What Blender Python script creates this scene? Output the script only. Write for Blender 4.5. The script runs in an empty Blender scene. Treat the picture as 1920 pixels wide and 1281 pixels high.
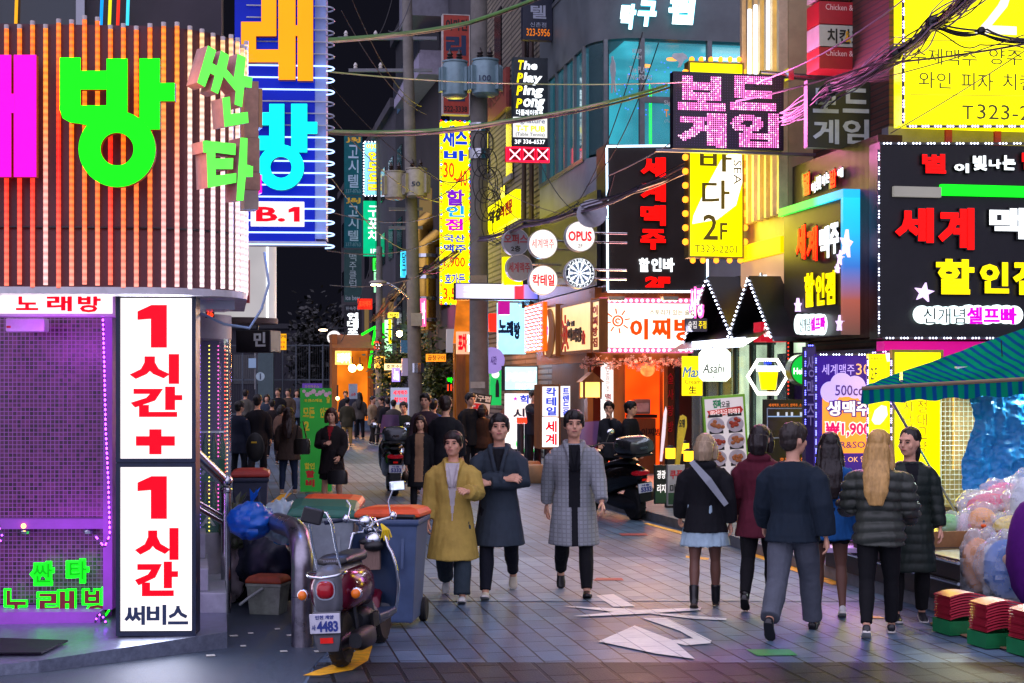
import bpy, bmesh, math, random
from mathutils import Vector, Matrix, noise
random.seed(7)
SC = bpy.context.scene
COL = SC.collection
R = math.radians
# ---------------------------------------------------------------- camera, world, exposure
F, HX, HY, CH = 2900.0, 960.0, 720.0, 2.0      # focal length in photo pixels, horizon, eye height
ST = R(10.5)                                    # the street runs 10.5 degrees to the west of the view axis
cd = bpy.data.cameras.new('camera')
cam = bpy.data.objects.new('camera', cd); COL.objects.link(cam)
cam.location = (0, 0, CH); cam.rotation_euler = (R(90), 0, 0)
cd.sensor_width = 36; cd.lens = 36*F/1920; cd.shift_y = (HY-640.5)/1920
cd.clip_start = .1; cd.clip_end = 1000
SC.camera = cam
SC.view_settings.view_transform = 'Standard'; SC.view_settings.look = 'None'
SC.view_settings.exposure = 0.45; SC.view_settings.gamma = 1
SC.cycles.use_denoising = True
SC.cycles.max_bounces = 6; SC.cycles.diffuse_bounces = 3; SC.cycles.glossy_bounces = 3
SC.cycles.transparent_max_bounces = 8; SC.cycles.sample_clamp_indirect = 4
SC.cycles.use_adaptive_sampling = True; SC.cycles.adaptive_threshold = .015
wd = bpy.data.worlds.new('World'); SC.world = wd; wd.use_nodes = True
def _world():
    nt = wd.node_tree; N = nt.nodes; L = nt.links
    bg = N['Background']
    tc = N.new('ShaderNodeTexCoord'); sx = N.new('ShaderNodeSeparateXYZ'); L.new(tc.outputs['Generated'], sx.inputs[0])
    # fill glow added behind and above the camera; the sky ahead is black
    mr = N.new('ShaderNodeMapRange'); mr.interpolation_type = 'SMOOTHSTEP'
    mr.inputs['From Min'].default_value = -.12; mr.inputs['From Max'].default_value = .95
    dt = N.new('ShaderNodeVectorMath'); dt.operation = 'DOT_PRODUCT'; dt.inputs[1].default_value = (-.3, -.6, .74)
    L.new(tc.outputs['Generated'], dt.inputs[0]); L.new(dt.outputs['Value'], mr.inputs['Value'])
    mx = N.new('ShaderNodeMix'); mx.data_type = 'RGBA'
    mx.inputs['A'].default_value = (.0042, .0042, .0075, 1); mx.inputs['B'].default_value = (1.08, 1.02, 1.42, 1)
    L.new(mr.outputs[0], mx.inputs['Factor']); L.new(mx.outputs['Result'], bg.inputs['Color'])
    bg.inputs['Strength'].default_value = 1.0
_world()
# ---------------------------------------------------------------- colours and materials
def lin(h):
    h = h.lstrip('#'); c = [int(h[i:i+2], 16)/255 for i in (0, 2, 4)]
    return tuple(x/12.92 if x <= .04045 else ((x+.055)/1.055)**2.4 for x in c)
_m = {}
def M(name, col='808080', rough=.55, metal=0, var=.18, scale=6, bump=.0, spec=.5, alpha=1, trans=0, stretch=(1,1,1), bscale=None):
    """a surface with worn, uneven colour and roughness"""
    if name in _m: return _m[name]
    m = bpy.data.materials.new(name); m.use_nodes = True; _m[name] = m
    N = m.node_tree.nodes; L = m.node_tree.links; p = N['Principled BSDF']
    c = lin(col) if isinstance(col, str) else col
    tc = N.new('ShaderNodeTexCoord'); mp = N.new('ShaderNodeMapping'); mp.inputs['Scale'].default_value = stretch
    L.new(tc.outputs['Object'], mp.inputs[0])
    n = N.new('ShaderNodeTexNoise'); n.inputs['Scale'].default_value = scale; n.inputs['Detail'].default_value = 6; n.inputs['Roughness'].default_value = .65
    L.new(mp.outputs[0], n.inputs['Vector'])
    mr = N.new('ShaderNodeMapRange'); mr.inputs['From Min'].default_value = .3; mr.inputs['From Max'].default_value = .7
    mr.inputs['To Min'].default_value = 1-var; mr.inputs['To Max'].default_value = 1+var; L.new(n.outputs['Fac'], mr.inputs['Value'])
    vm = N.new('ShaderNodeVectorMath'); vm.operation = 'SCALE'; vm.inputs[0].default_value = c; L.new(mr.outputs[0], vm.inputs['Scale'])
    L.new(vm.outputs[0], p.inputs['Base Color'])
    rr = N.new('ShaderNodeMapRange'); rr.inputs['To Min'].default_value = max(.02, rough-.12); rr.inputs['To Max'].default_value = min(1, rough+.12)
    L.new(n.outputs['Fac'], rr.inputs['Value']); L.new(rr.outputs[0], p.inputs['Roughness'])
    p.inputs['Metallic'].default_value = metal; p.inputs['Specular IOR Level'].default_value = spec
    p.inputs['Alpha'].default_value = alpha; p.inputs['Transmission Weight'].default_value = trans
    if bump:
        b = N.new('ShaderNodeBump'); b.inputs['Strength'].default_value = bump; b.inputs['Distance'].default_value = .004
        n2 = N.new('ShaderNodeTexNoise'); n2.inputs['Scale'].default_value = bscale or scale*3; n2.inputs['Detail'].default_value = 4
        L.new(mp.outputs[0], n2.inputs['Vector']); L.new(n2.outputs['Fac'], b.inputs['Height']); L.new(b.outputs[0], p.inputs['Normal'])
    return m
def E(name, col='ffffff', s=1.0, sample=False, var=.06, scale=2.5, rough=.35):
    """a surface that gives off light: sign face, tube, lamp; on walls and cloth, light put into the colour"""
    if name in _m: return _m[name]
    m = bpy.data.materials.new(name); m.use_nodes = True; _m[name] = m
    N = m.node_tree.nodes; L = m.node_tree.links; p = N['Principled BSDF']
    c = lin(col) if isinstance(col, str) else col
    p.inputs['Base Color'].default_value = (c[0]*.4, c[1]*.4, c[2]*.4, 1); p.inputs['Roughness'].default_value = rough; p.inputs['Specular IOR Level'].default_value = .15
    p.inputs['Emission Color'].default_value = (*c, 1)
    p.inputs['Emission Strength'].default_value = s
    if var:
        tc = N.new('ShaderNodeTexCoord'); n = N.new('ShaderNodeTexNoise'); n.inputs['Scale'].default_value = scale; n.inputs['Detail'].default_value = 2
        L.new(tc.outputs['Object'], n.inputs['Vector'])
        mr = N.new('ShaderNodeMapRange'); mr.inputs['From Min'].default_value = .3; mr.inputs['From Max'].default_value = .7
        mr.inputs['To Min'].default_value = s*(1-var); mr.inputs['To Max'].default_value = s*(1+var)
        L.new(n.outputs['Fac'], mr.inputs['Value']); L.new(mr.outputs[0], p.inputs['Emission Strength'])
    m.cycles.emission_sampling = 'AUTO' if sample else 'NONE'
    return m
# ---------------------------------------------------------------- mesh helpers
class MB:
    """collects boxes, prisms, tubes and lofts; build() links them as ONE mesh object"""
    def __init__(s): s.v = []; s.f = []; s.m = []
    def add(s, vs, fs, m=0):
        k = len(s.v); s.v += [tuple(p) for p in vs]; s.f += [tuple(i+k for i in f) for f in fs]; s.m += [m]*len(fs); return s
    def box(s, x0, x1, y0, y1, z0, z1, m=0):
        if x0 > x1: x0, x1 = x1, x0
        if y0 > y1: y0, y1 = y1, y0
        if z0 > z1: z0, z1 = z1, z0
        return s.add([(x0,y0,z0),(x1,y0,z0),(x1,y1,z0),(x0,y1,z0),(x0,y0,z1),(x1,y0,z1),(x1,y1,z1),(x0,y1,z1)],
              [(0,3,2,1),(4,5,6,7),(0,1,5,4),(1,2,6,5),(2,3,7,6),(3,0,4,7)], m)
    def obox(s, c, ax, ay, az, m=0):
        c, ax, ay, az = map(Vector, (c, ax, ay, az)); P = []
        for k in (-1, 1):
            for a, b in ((-1,-1),(1,-1),(1,1),(-1,1)): P.append(c+ax*a+ay*b+az*k)
        return s.add(P, [(0,3,2,1),(4,5,6,7),(0,1,5,4),(1,2,6,5),(2,3,7,6),(3,0,4,7)], m)
    def prism(s, pts, y0, y1, m=0):
        """pts: outline in x,z; from y0 (front) to y1"""
        n = len(pts); a = sum(pts[i][0]*pts[(i+1)%n][1]-pts[(i+1)%n][0]*pts[i][1] for i in range(n))
        if a < 0: pts = pts[::-1]
        return s.add([(x,y0,z) for x, z in pts]+[(x,y1,z) for x, z in pts],
              [tuple(range(n)), tuple(range(2*n-1, n-1, -1))]+[(i, i+n, (i+1)%n+n, (i+1)%n) for i in range(n)], m)
    def plate(s, pts, z0, z1, m=0):
        """pts: outline in x,y; from z0 up to z1"""
        n = len(pts); a = sum(pts[i][0]*pts[(i+1)%n][1]-pts[(i+1)%n][0]*pts[i][1] for i in range(n))
        if a < 0: pts = pts[::-1]
        return s.add([(x,y,z0) for x, y in pts]+[(x,y,z1) for x, y in pts],
              [tuple(range(n-1,-1,-1)), tuple(range(n, 2*n))]+[(i, (i+1)%n, (i+1)%n+n, i+n) for i in range(n)], m)
    def tube(s, pts, r, n=8, m=0, closed=False):
        pts = [Vector(p) for p in pts]; k = len(pts); rr = r if isinstance(r, (list, tuple)) else [r]*k
        base = len(s.v); up = None; rings = []
        for i, p in enumerate(pts):
            a = pts[(i-1) % k] if (i or closed) else p; b = pts[(i+1) % k] if (i < k-1 or closed) else p
            t = (b-a)
            if t.length < 1e-9: t = Vector((0,0,1))
            t.normalize()
            if up is None: up = t.orthogonal().normalized()
            up = up-t*up.dot(t)
            up = up.normalized() if up.length > 1e-6 else t.orthogonal().normalized()
            w = t.cross(up)
            rings.append([p+(up*math.cos(q)+w*math.sin(q))*rr[i] for q in (2*math.pi*j/n for j in range(n))])
        vs = [v for rg in rings for v in rg]; fs = []
        for i in range(k if closed else k-1):
            i2 = (i+1) % k
            fs += [(i*n+j, i*n+(j+1)%n, i2*n+(j+1)%n, i2*n+j) for j in range(n)]
        if not closed: fs += [tuple(range(n-1,-1,-1)), tuple(range((k-1)*n, k*n))]
        return s.add(vs, fs, m)
    def ball(s, c, r, n=10, k=6, m=0):
        c = Vector(c); r = (r,r,r) if not isinstance(r, (tuple, list)) else r
        vs = [c+Vector((0,0,-r[2]))]
        for i in range(1, k):
            a = math.pi*i/k
            for j in range(n):
                b = 2*math.pi*j/n; vs.append(c+Vector((r[0]*math.sin(a)*math.cos(b), r[1]*math.sin(a)*math.sin(b), -r[2]*math.cos(a))))
        vs.append(c+Vector((0,0,r[2]))); e = len(vs)-1
        fs = [(0, 1+(j+1)%n, 1+j) for j in range(n)]
        for i in range(k-2): fs += [(1+i*n+j, 1+i*n+(j+1)%n, 1+(i+1)*n+(j+1)%n, 1+(i+1)*n+j) for j in range(n)]
        fs += [(e, 1+(k-2)*n+j, 1+(k-2)*n+(j+1)%n) for j in range(n)]
        return s.add(vs, fs, m)
    def gem(s, c, r, m=0):
        c = Vector(c); d = [Vector(q)*r for q in ((1,0,0),(-1,0,0),(0,1,0),(0,-1,0),(0,0,1),(0,0,-1))]
        return s.add([c+q for q in d], [(0,2,4),(2,1,4),(1,3,4),(3,0,4),(2,0,5),(1,2,5),(3,1,5),(0,3,5)], m)
    def loft(s, rings, m=0, caps=True):
        n = len(rings[0]); vs = [v for r in rings for v in r]; fs = []
        for i in range(len(rings)-1): fs += [(i*n+j, i*n+(j+1)%n, (i+1)*n+(j+1)%n, (i+1)*n+j) for j in range(n)]
        if caps: fs += [tuple(range(n-1,-1,-1)), tuple(range((len(rings)-1)*n, len(rings)*n))]
        return s.add(vs, fs, m)
    def lathe(s, prof, c=(0,0,0), n=20, m=0):
        return s.loft([[(c[0]+r*math.cos(2*math.pi*j/n), c[1]+r*math.sin(2*math.pi*j/n), c[2]+z) for j in range(n)] for r, z in prof], m)
    def disc(s, cx, cz, r, y0, y1, n=28, m=0):
        return s.prism([(cx+r*math.cos(2*math.pi*j/n), cz+r*math.sin(2*math.pi*j/n)) for j in range(n)], y0, y1, m)
    def ringp(s, cx, cz, r0, r1, y0, y1, n=32, m=0, a0=0, a1=360, sx=1):
        full = a1-a0 >= 360; k = n if full else n+1; vs = []
        for j in range(k):
            a = R(a0+(a1-a0)*j/n); c, q = math.cos(a)*sx, math.sin(a)
            vs += [(cx+r0*c,y0,cz+r0*q),(cx+r1*c,y0,cz+r1*q),(cx+r1*c,y1,cz+r1*q),(cx+r0*c,y1,cz+r0*q)]
        fs = []
        for j in range(n):
            a, b = j*4, ((j+1) % k)*4
            fs += [(a,a+1,b+1,b),(a+1,a+2,b+2,b+1),(a+2,a+3,b+3,b+2),(a+3,a,b,b+3)]
        if not full: fs += [(0,3,2,1), tuple((k-1)*4+q for q in (0,1,2,3))]
        return s.add(vs, fs, m)
    def build(s, name, mats, parent=None, smooth=None, bevel=0):
        me = bpy.data.meshes.new(name); me.from_pydata(s.v, [], s.f)
        for q in (mats if isinstance(mats, (list, tuple)) else [mats]): me.materials.append(q)
        if any(s.m): me.polygons.foreach_set('material_index', s.m)
        if smooth:
            me.shade_smooth(); me.set_sharp_from_angle(angle=R(smooth))
        me.update()
        o = bpy.data.objects.new(name, me); COL.objects.link(o)
        if parent: o.parent = parent
        if bevel:
            b = o.modifiers.new('b', 'BEVEL'); b.width = bevel; b.segments = 2; b.limit_method = 'ANGLE'; b.angle_limit = R(40)
        return o
def tag(o, label, cat, group=None, kind=None):
    if label: o['label'] = label
    if cat: o['category'] = cat
    if group: o['group'] = group
    if kind: o['kind'] = kind
    return o
def thing(name, label, cat, loc=(0,0,0), rz=0, group=None):
    o = bpy.data.objects.new(name, None); COL.objects.link(o); o.empty_display_size = .1
    o.location = loc; o.rotation_euler = (0,0,rz)
    return tag(o, label, cat, group)
def struct(o): o['kind'] = 'structure'; return o
def kids(o): return [c for c in COL.objects if c.parent == o]
def dup(o, parent=None):
    c = o.copy(); COL.objects.link(c)
    if parent: c.parent = parent
    for ch in kids(o): dup(ch, c)
    return c
def W(px, py, Y): return Vector(((px-HX)/F*Y, Y, CH-(py-HY)/F*Y))
def G(px, py, z=0): return W(px, py, (CH-z)*F/(py-HY))
# ---------------------------------------------------------------- lettering
_tx = {}
def glyphs(t, bold=0.0, res=2):
    k = (t, bold, res)
    if k not in _tx:
        cu = bpy.data.curves.new('t', 'FONT'); cu.body = t; cu.extrude = .5; cu.resolution_u = res
        if bold: cu.bevel_depth = bold*1.1; cu.bevel_resolution = 0
        o = bpy.data.objects.new('t', cu); me = o.to_mesh()
        vs = [tuple(v.co) for v in me.vertices]; fs = [tuple(p.vertices) for p in me.polygons]
        o.to_mesh_clear(); bpy.data.objects.remove(o); bpy.data.curves.remove(cu)
        xs = [v[0] for v in vs]; ys = [v[1] for v in vs]
        _tx[k] = (vs, fs, min(xs), max(xs), min(ys), max(ys), max(v[2] for v in vs))
    return _tx[k]
def put_text(mb, t, x0, x1, z0, z1, yf, yb, bold=0.0, m=0, shear=0, res=2, mirror=False):
    vs, fs, a, b, c, d, e = glyphs(t, bold, res); w, h = max(b-a, 1e-6), max(d-c, 1e-6)
    P = []
    for x, y, z in vs:
        u, q = (x-a)/w, (y-c)/h
        if mirror: u = 1-u
        P.append((x0+u*(x1-x0)+shear*(q-.5)*(z1-z0), yf+(yb-yf)*(.5-.5*z/e), z0+q*(z1-z0)))
    mb.add(P, [f[::-1] for f in fs] if mirror else fs, m)
class Sign:
    """a thing laid out on an upright plane through (px, py) at depth Y; yaw turns it about the vertical"""
    def __init__(s, name, label, cat, rect, Y, yaw=ST, group=None, root=None, anchor=None):
        x0, y0, x1, y1 = rect; s.rect = rect
        s.o = W(*(anchor or ((x0+x1)/2, y1)), Y); s.yaw = yaw
        s.ex = Vector((math.cos(yaw), math.sin(yaw), 0)); s.n = Vector((math.sin(yaw), -math.cos(yaw), 0))
        s.t = root or thing(name, label, cat, s.o, yaw, group)
    def L(s, px, py, off=0):
        d = Vector(((px-HX)/F, 1, -(py-HY)/F)); c = Vector((0,0,CH))
        t = (s.o+s.n*off-c).dot(s.n)/d.dot(s.n); p = c+d*t-s.o
        return p.dot(s.ex), p.z
    def box4(s, rect, off=0):
        x0, y0, x1, y1 = rect; xm = (x0+x1)/2
        return s.L(x0, (y0+y1)/2, off)[0], s.L(x1, (y0+y1)/2, off)[0], s.L(xm, y1, off)[1], s.L(xm, y0, off)[1]
    def panel(s, rect, mat, name='panel', front=0.0, back=.2, bevel=0, parent=None):
        a, b, c, d = s.box4(rect, front)
        return MB().box(a, b, -front, back, c, d).build(name, mat, parent or s.t, bevel=bevel)
    def frame(s, rect, w, mat, name='frame', front=.02, back=.2, parent=None):
        a, b, c, d = s.box4(rect, front); m = MB()
        m.box(a, b, -front, back, d-w, d); m.box(a, b, -front, back, c, c+w); m.box(a, a+w, -front, back, c+w, d-w); m.box(b-w, b, -front, back, c+w, d-w)
        return m.build(name, mat, parent or s.t)
    def lamp(s, rect, col, L, off=.06, yaw=0, tilt=0):
        """area light added before a sign face to strengthen its glow; radiance L"""
        a, b, c, d = s.box4(rect, off); sx, sz = abs(b-a), abs(d-c)
        ld = bpy.data.lights.new('sign_fill_light', 'AREA'); ld.shape = 'RECTANGLE'; ld.size = sx; ld.size_y = sz
        k = lin(col); ld.color = k; ld.energy = L*1.9*math.pi*sx*sz
        o = bpy.data.objects.new('sign_fill_light', ld); COL.objects.link(o); o.parent = s.t
        o.location = ((a+b)/2, -off, (c+d)/2); o.rotation_euler = (R(-90+tilt), 0, R(yaw)); return o
    def text(s, t, rect, mat, bold=.015, off=.0, ext=.012, vertical=False, name='lettering', shear=0, parent=None, res=2, gap=.1, mirror=False):
        m = MB(); a, b, c, d = s.box4(rect, off); yf, yb = -off-ext, -off-.002
        if vertical:
            n = len(t); h = (d-c)/n
            for i, ch in enumerate(t):
                if ch == ' ': continue
                put_text(m, ch, a, b, d-(i+1)*h+h*gap/2, d-i*h-h*gap/2, yf, yb, bold, 0, shear, res, mirror)
        else: put_text(m, t, a, b, c, d, yf, yb, bold, 0, shear, res, mirror)
        return m.build(name, mat, parent or s.t)
    def shape(s, pts, mat, name='emblem', off=0.0, ext=.02, parent=None):
        return MB().prism([s.L(x, y, off) for x, y in pts], -off-ext, -off-.002).build(name, mat, parent or s.t)
    def leds(s, pts, step, mat, name='led_strip', off=.02, r=.012, trip=1, strip=True, closed=False, parent=None, base=None):
        """LED dots along a polyline of photo points; trip dots sit close together"""
        P = [s.L(x, y, off) for x, y in pts]; m = MB()
        if closed: P.append(P[0])
        for (xa, za), (xb, zb) in zip(P, P[1:]):
            l = math.hypot(xb-xa, zb-za); n = max(1, int(l/step))
            if strip:
                t = Vector((xb-xa, 0, zb-za)).normalized(); w = Vector((t.z, 0, -t.x))*r*1.1
                m.obox(((xa+xb)/2, -off+r*.5+.003, (za+zb)/2), t*l/2, Vector((0, .004, 0)), w, 1)
            for i in range(n):
                for k in range(trip):
                    q = (i+.5+(k-(trip-1)/2)*.22)/n; m.gem((xa+(xb-xa)*q, -off-r*.2, za+(zb-za)*q), r)
        return m.build(name, [mat, base or M('led strip backing', '3a3a44')], parent or s.t)
# ---------------------------------------------------------------- special materials
def brick_mat(name, c1, c2, mo, w, h, mort=.006, offset=.5, axes='xz', rough=.5, bump=.35, rot=0, noise_amt=.25, rvar=.15, spec=.5, nscale=1.2):
    m = bpy.data.materials.new(name); m.use_nodes = True; _m[name] = m
    N = m.node_tree.nodes; L = m.node_tree.links; p = N['Principled BSDF']
    tc = N.new('ShaderNodeTexCoord'); sx = N.new('ShaderNodeSeparateXYZ'); cx = N.new('ShaderNodeCombineXYZ'); mp = N.new('ShaderNodeMapping')
    L.new(tc.outputs['Object'], sx.inputs[0]); L.new(sx.outputs[axes[0].upper()], cx.inputs[0]); L.new(sx.outputs[axes[1].upper()], cx.inputs[1])
    mp.inputs['Rotation'].default_value = (0,0,rot); L.new(cx.outputs[0], mp.inputs[0])
    b = N.new('ShaderNodeTexBrick'); b.offset = offset; b.inputs['Scale'].default_value = 1
    b.inputs['Color1'].default_value = (*lin(c1),1); b.inputs['Color2'].default_value = (*lin(c2),1); b.inputs['Mortar'].default_value = (*lin(mo),1)
    b.inputs['Brick Width'].default_value = w; b.inputs['Row Height'].default_value = h; b.inputs['Mortar Size'].default_value = mort; b.inputs['Mortar Smooth'].default_value = .2
    L.new(mp.outputs[0], b.inputs['Vector'])
    n = N.new('ShaderNodeTexNoise'); n.inputs['Scale'].default_value = nscale; n.inputs['Detail'].default_value = 8; n.inputs['Roughness'].default_value = .7
    L.new(tc.outputs['Object'], n.inputs['Vector'])
    mr = N.new('ShaderNodeMapRange'); mr.inputs['From Min'].default_value = .3; mr.inputs['From Max'].default_value = .7
    mr.inputs['To Min'].default_value = 1-noise_amt; mr.inputs['To Max'].default_value = 1+noise_amt; L.new(n.outputs['Fac'], mr.inputs['Value'])
    vm = N.new('ShaderNodeVectorMath'); vm.operation = 'SCALE'; L.new(b.outputs['Color'], vm.inputs[0]); L.new(mr.outputs[0], vm.inputs['Scale'])
    L.new(vm.outputs[0], p.inputs['Base Color'])
    n2 = N.new('ShaderNodeTexNoise'); n2.inputs['Scale'].default_value = 60; n2.inputs['Detail'].default_value = 3; L.new(tc.outputs['Object'], n2.inputs['Vector'])
    ad = N.new('ShaderNodeMath'); ad.operation = 'MULTIPLY_ADD'; ad.inputs[1].default_value = -1.0; L.new(b.outputs['Fac'], ad.inputs[0])
    sc = N.new('ShaderNodeMath'); sc.operation = 'MULTIPLY'; sc.inputs[1].default_value = .5; L.new(n2.outputs['Fac'], sc.inputs[0]); L.new(sc.outputs[0], ad.inputs[2])
    bu = N.new('ShaderNodeBump'); bu.inputs['Strength'].default_value = bump; bu.inputs['Distance'].default_value = .01
    L.new(ad.outputs[0], bu.inputs['Height']); L.new(bu.outputs[0], p.inputs['Normal'])
    rr = N.new('ShaderNodeMapRange'); rr.inputs['To Min'].default_value = rough-rvar; rr.inputs['To Max'].default_value = rough+rvar; L.new(n.outputs['Fac'], rr.inputs['Value'])
    L.new(rr.outputs[0], p.inputs['Roughness']); p.inputs['Specular IOR Level'].default_value = spec
    return m
def ramp_emit(name, stops, z0, z1, s, axis='Z', sample=False, band=0):
    """tube or strip whose lamps change colour along its length"""
    m = bpy.data.materials.new(name); m.use_nodes = True; _m[name] = m
    N = m.node_tree.nodes; L = m.node_tree.links; p = N['Principled BSDF']; p.inputs['Base Color'].default_value = (.04,.03,.03,1)
    tc = N.new('ShaderNodeTexCoord'); sx = N.new('ShaderNodeSeparateXYZ'); L.new(tc.outputs['Object'], sx.inputs[0])
    mr = N.new('ShaderNodeMapRange'); mr.inputs['From Min'].default_value = z0; mr.inputs['From Max'].default_value = z1; L.new(sx.outputs[axis], mr.inputs['Value'])
    cr = N.new('ShaderNodeValToRGB'); L.new(mr.outputs[0], cr.inputs[0]); e = cr.color_ramp.elements
    for i, (q, c) in enumerate(stops):
        k = e[i] if i < 2 else e.new(q)
        k.position = q; k.color = (*lin(c), 1)
    L.new(cr.outputs[0], p.inputs['Emission Color']); p.inputs['Emission Strength'].default_value = s
    if band:
        w = N.new('ShaderNodeMath'); w.operation = 'MULTIPLY'; w.inputs[1].default_value = 2*math.pi/band; L.new(sx.outputs[axis], w.inputs[0])
        si = N.new('ShaderNodeMath'); si.operation = 'SINE'; L.new(w.outputs[0], si.inputs[0])
        m2 = N.new('ShaderNodeMapRange'); m2.inputs['From Min'].default_value = -1; m2.inputs['To Min'].default_value = s*.6; m2.inputs['To Max'].default_value = s*1.15
        L.new(si.outputs[0], m2.inputs['Value']); L.new(m2.outputs[0], p.inputs['Emission Strength'])
    m.cycles.emission_sampling = 'FRONT_BACK' if sample else 'NONE'
    return m
def wave_mat(name, c1, c2, scale, axis='X', rough=.6, bump=.5, metal=0, profile='SIN', width=.5):
    """corrugated or striped sheet"""
    m = bpy.data.materials.new(name); m.use_nodes = True; _m[name] = m
    N = m.node_tree.nodes; L = m.node_tree.links; p = N['Principled BSDF']
    tc = N.new('ShaderNodeTexCoord'); w = N.new('ShaderNodeTexWave'); w.bands_direction = axis; w.wave_profile = profile; w.inputs['Scale'].default_value = scale
    w.inputs['Distortion'].default_value = .0; L.new(tc.outputs['Object'], w.inputs['Vector'])
    n = N.new('ShaderNodeTexNoise'); n.inputs['Scale'].default_value = 1.5; n.inputs['Detail'].default_value = 6; L.new(tc.outputs['Object'], n.inputs['Vector'])
    cr = N.new('ShaderNodeValToRGB'); cr.color_ramp.elements[0].position = width-.15; cr.color_ramp.elements[1].position = width+.15
    cr.color_ramp.elements[0].color = (*lin(c1),1); cr.color_ramp.elements[1].color = (*lin(c2),1); L.new(w.outputs['Fac'], cr.inputs[0])
    mr = N.new('ShaderNodeMapRange'); mr.inputs['From Min'].default_value = .3; mr.inputs['From Max'].default_value = .7; mr.inputs['To Min'].default_value = .75; mr.inputs['To Max'].default_value = 1.25
    L.new(n.outputs['Fac'], mr.inputs['Value'])
    vm = N.new('ShaderNodeVectorMath'); vm.operation = 'SCALE'; L.new(cr.outputs[0], vm.inputs[0]); L.new(mr.outputs[0], vm.inputs['Scale']); L.new(vm.outputs[0], p.inputs['Base Color'])
    p.inputs['Roughness'].default_value = rough; p.inputs['Metallic'].default_value = metal; p.inputs['Specular IOR Level'].default_value = .12
    b = N.new('ShaderNodeBump'); b.inputs['Strength'].default_value = bump; b.inputs['Distance'].default_value = .02; L.new(w.outputs['Fac'], b.inputs['Height']); L.new(b.outputs[0], p.inputs['Normal'])
    return m
def glass_mat(name, col='a0b8c0', alpha=.25, rough=.04, metal=0):
    m = M(name, col, rough, metal, var=.1, scale=2); p = m.node_tree.nodes['Principled BSDF']
    p.inputs['Alpha'].default_value = alpha
    for l in list(m.node_tree.links):
        if l.to_socket == p.inputs['Roughness']: m.node_tree.links.remove(l)
    p.inputs['Roughness'].default_value = rough
    return m
STEEL = M('brushed steel', 'c8ccd0', .22, 1, .1, 12)
DARKM = M('dark painted metal', '24262c', .45, .3, .25, 8)
NAVYM = M('navy painted metal', '16223c', .4, .2, .2, 8)
BLACKP = M('black plastic', '101114', .4, 0, .2, 10)
WHITE = E('white sign face', 'fff8f4', .86, False, .05, 1.2)
WHITE1 = E('soft white sign face', 'fbf4f0', .84, False, .05, 1.2)
REDT = E('red translucent lettering', 'ff0018', 1.2); REDP = M('red vinyl', 'd0101c', .4)
YELE = E('yellow lit lettering', 'ffe000', 1.3); WHT = E('white lit lettering', 'f4fbff', 1.5, False, 0)
BLUE_T = E('blue translucent lettering', '1038c8', .9); BLACKV = M('black vinyl', '0c0c10', .45)
GREYW = M('grey render wall', '6c6a6c', .8, 0, .3, 1.4, .4)
# ---------------------------------------------------------------- ground
PAV = brick_mat('street paver', '44566a', '566a7e', '08080a', .42, .205, .008, .5, 'xy', .5, .5, math.pi/2, .42, .14, .3, .9)
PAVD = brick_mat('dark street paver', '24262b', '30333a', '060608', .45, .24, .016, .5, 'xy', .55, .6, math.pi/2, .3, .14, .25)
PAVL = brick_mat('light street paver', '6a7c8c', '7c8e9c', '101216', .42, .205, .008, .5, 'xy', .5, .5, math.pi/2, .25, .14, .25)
ASPH = M('asphalt', '36424f', .5, 0, .45, 25, .9, bscale=220)
CONC = M('concrete', '7d7f82', .75, 0, .25, 5, .35)
def ground_piece(name, pts, z, mat, kind='structure', label=None):
    """pts in world x,y; own axes along the street so the joints follow it"""
    o = MB(); c, s = math.cos(ST), math.sin(ST)
    o.add([(x*c+y*s, -x*s+y*c, 0) for x, y in pts], [tuple(range(len(pts)))])
    a = sum(pts[i][0]*pts[(i+1)%len(pts)][1]-pts[(i+1)%len(pts)][0]*pts[i][1] for i in range(len(pts)))
    if a < 0: o.f = [f[::-1] for f in o.f]
    ob = o.build(name, mat); ob.rotation_euler[2] = ST; ob.location[2] = z; ob['kind'] = kind
    return ob
def gp(*px): return [tuple(G(x, y)[:2]) for x, y in px]
ground_piece('ground', [(-300,-60),(300,-60),(300,500),(-300,500)], 0, PAV)
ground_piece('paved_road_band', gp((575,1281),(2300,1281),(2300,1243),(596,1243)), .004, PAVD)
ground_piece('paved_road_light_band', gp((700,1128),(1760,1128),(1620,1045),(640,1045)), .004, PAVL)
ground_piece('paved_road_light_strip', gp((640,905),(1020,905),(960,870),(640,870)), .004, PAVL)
ground_piece('asphalt_road', gp((-700,1500),(420,1500),(590,1248),(640,1190),(560,1010),(430,935),(300,935),(-700,1100)), .003, ASPH)
YPAINT = M('yellow road paint', 'e8a810', .55, 0, .35, 14, .3); WPAINT = brick_mat('white road paint', 'd6d6d2', 'c8c8c4', '90929a', .42, .205, .005, .5, 'xy', .55, .1, math.pi/2, .14, .1, .2, 9)
RPAINT = M('red road paint', '9c3c34', .6, 0, .35, 14); GPAINT = M('green road paint', '0f8a3c', .5, 0, .3, 14)
def mark(pts, mat, z=.006): ground_piece('road_marking', gp(*pts), z, mat)
mark([(568,1268),(600,1256),(645,1240),(672,1218),(690,1190),(698,1214),(690,1240),(660,1258),(600,1268)], YPAINT)
for a, b in (((1112,1122),(1152,1118)),): mark([(1118,1118),(1150,1115),(1191,1138),(1150,1139)], WPAINT)
mark([(1056,1138),(1175,1143),(1210,1148),(1195,1152),(1150,1149)], WPAINT, .008); mark([(1075,1157),(1190,1146),(1315,1141),(1313,1146),(1205,1153),(1100,1158)], WPAINT, .010)
mark([(1200,1150),(1240,1152),(1362,1161),(1362,1165),(1300,1162)], WPAINT, .008)
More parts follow.
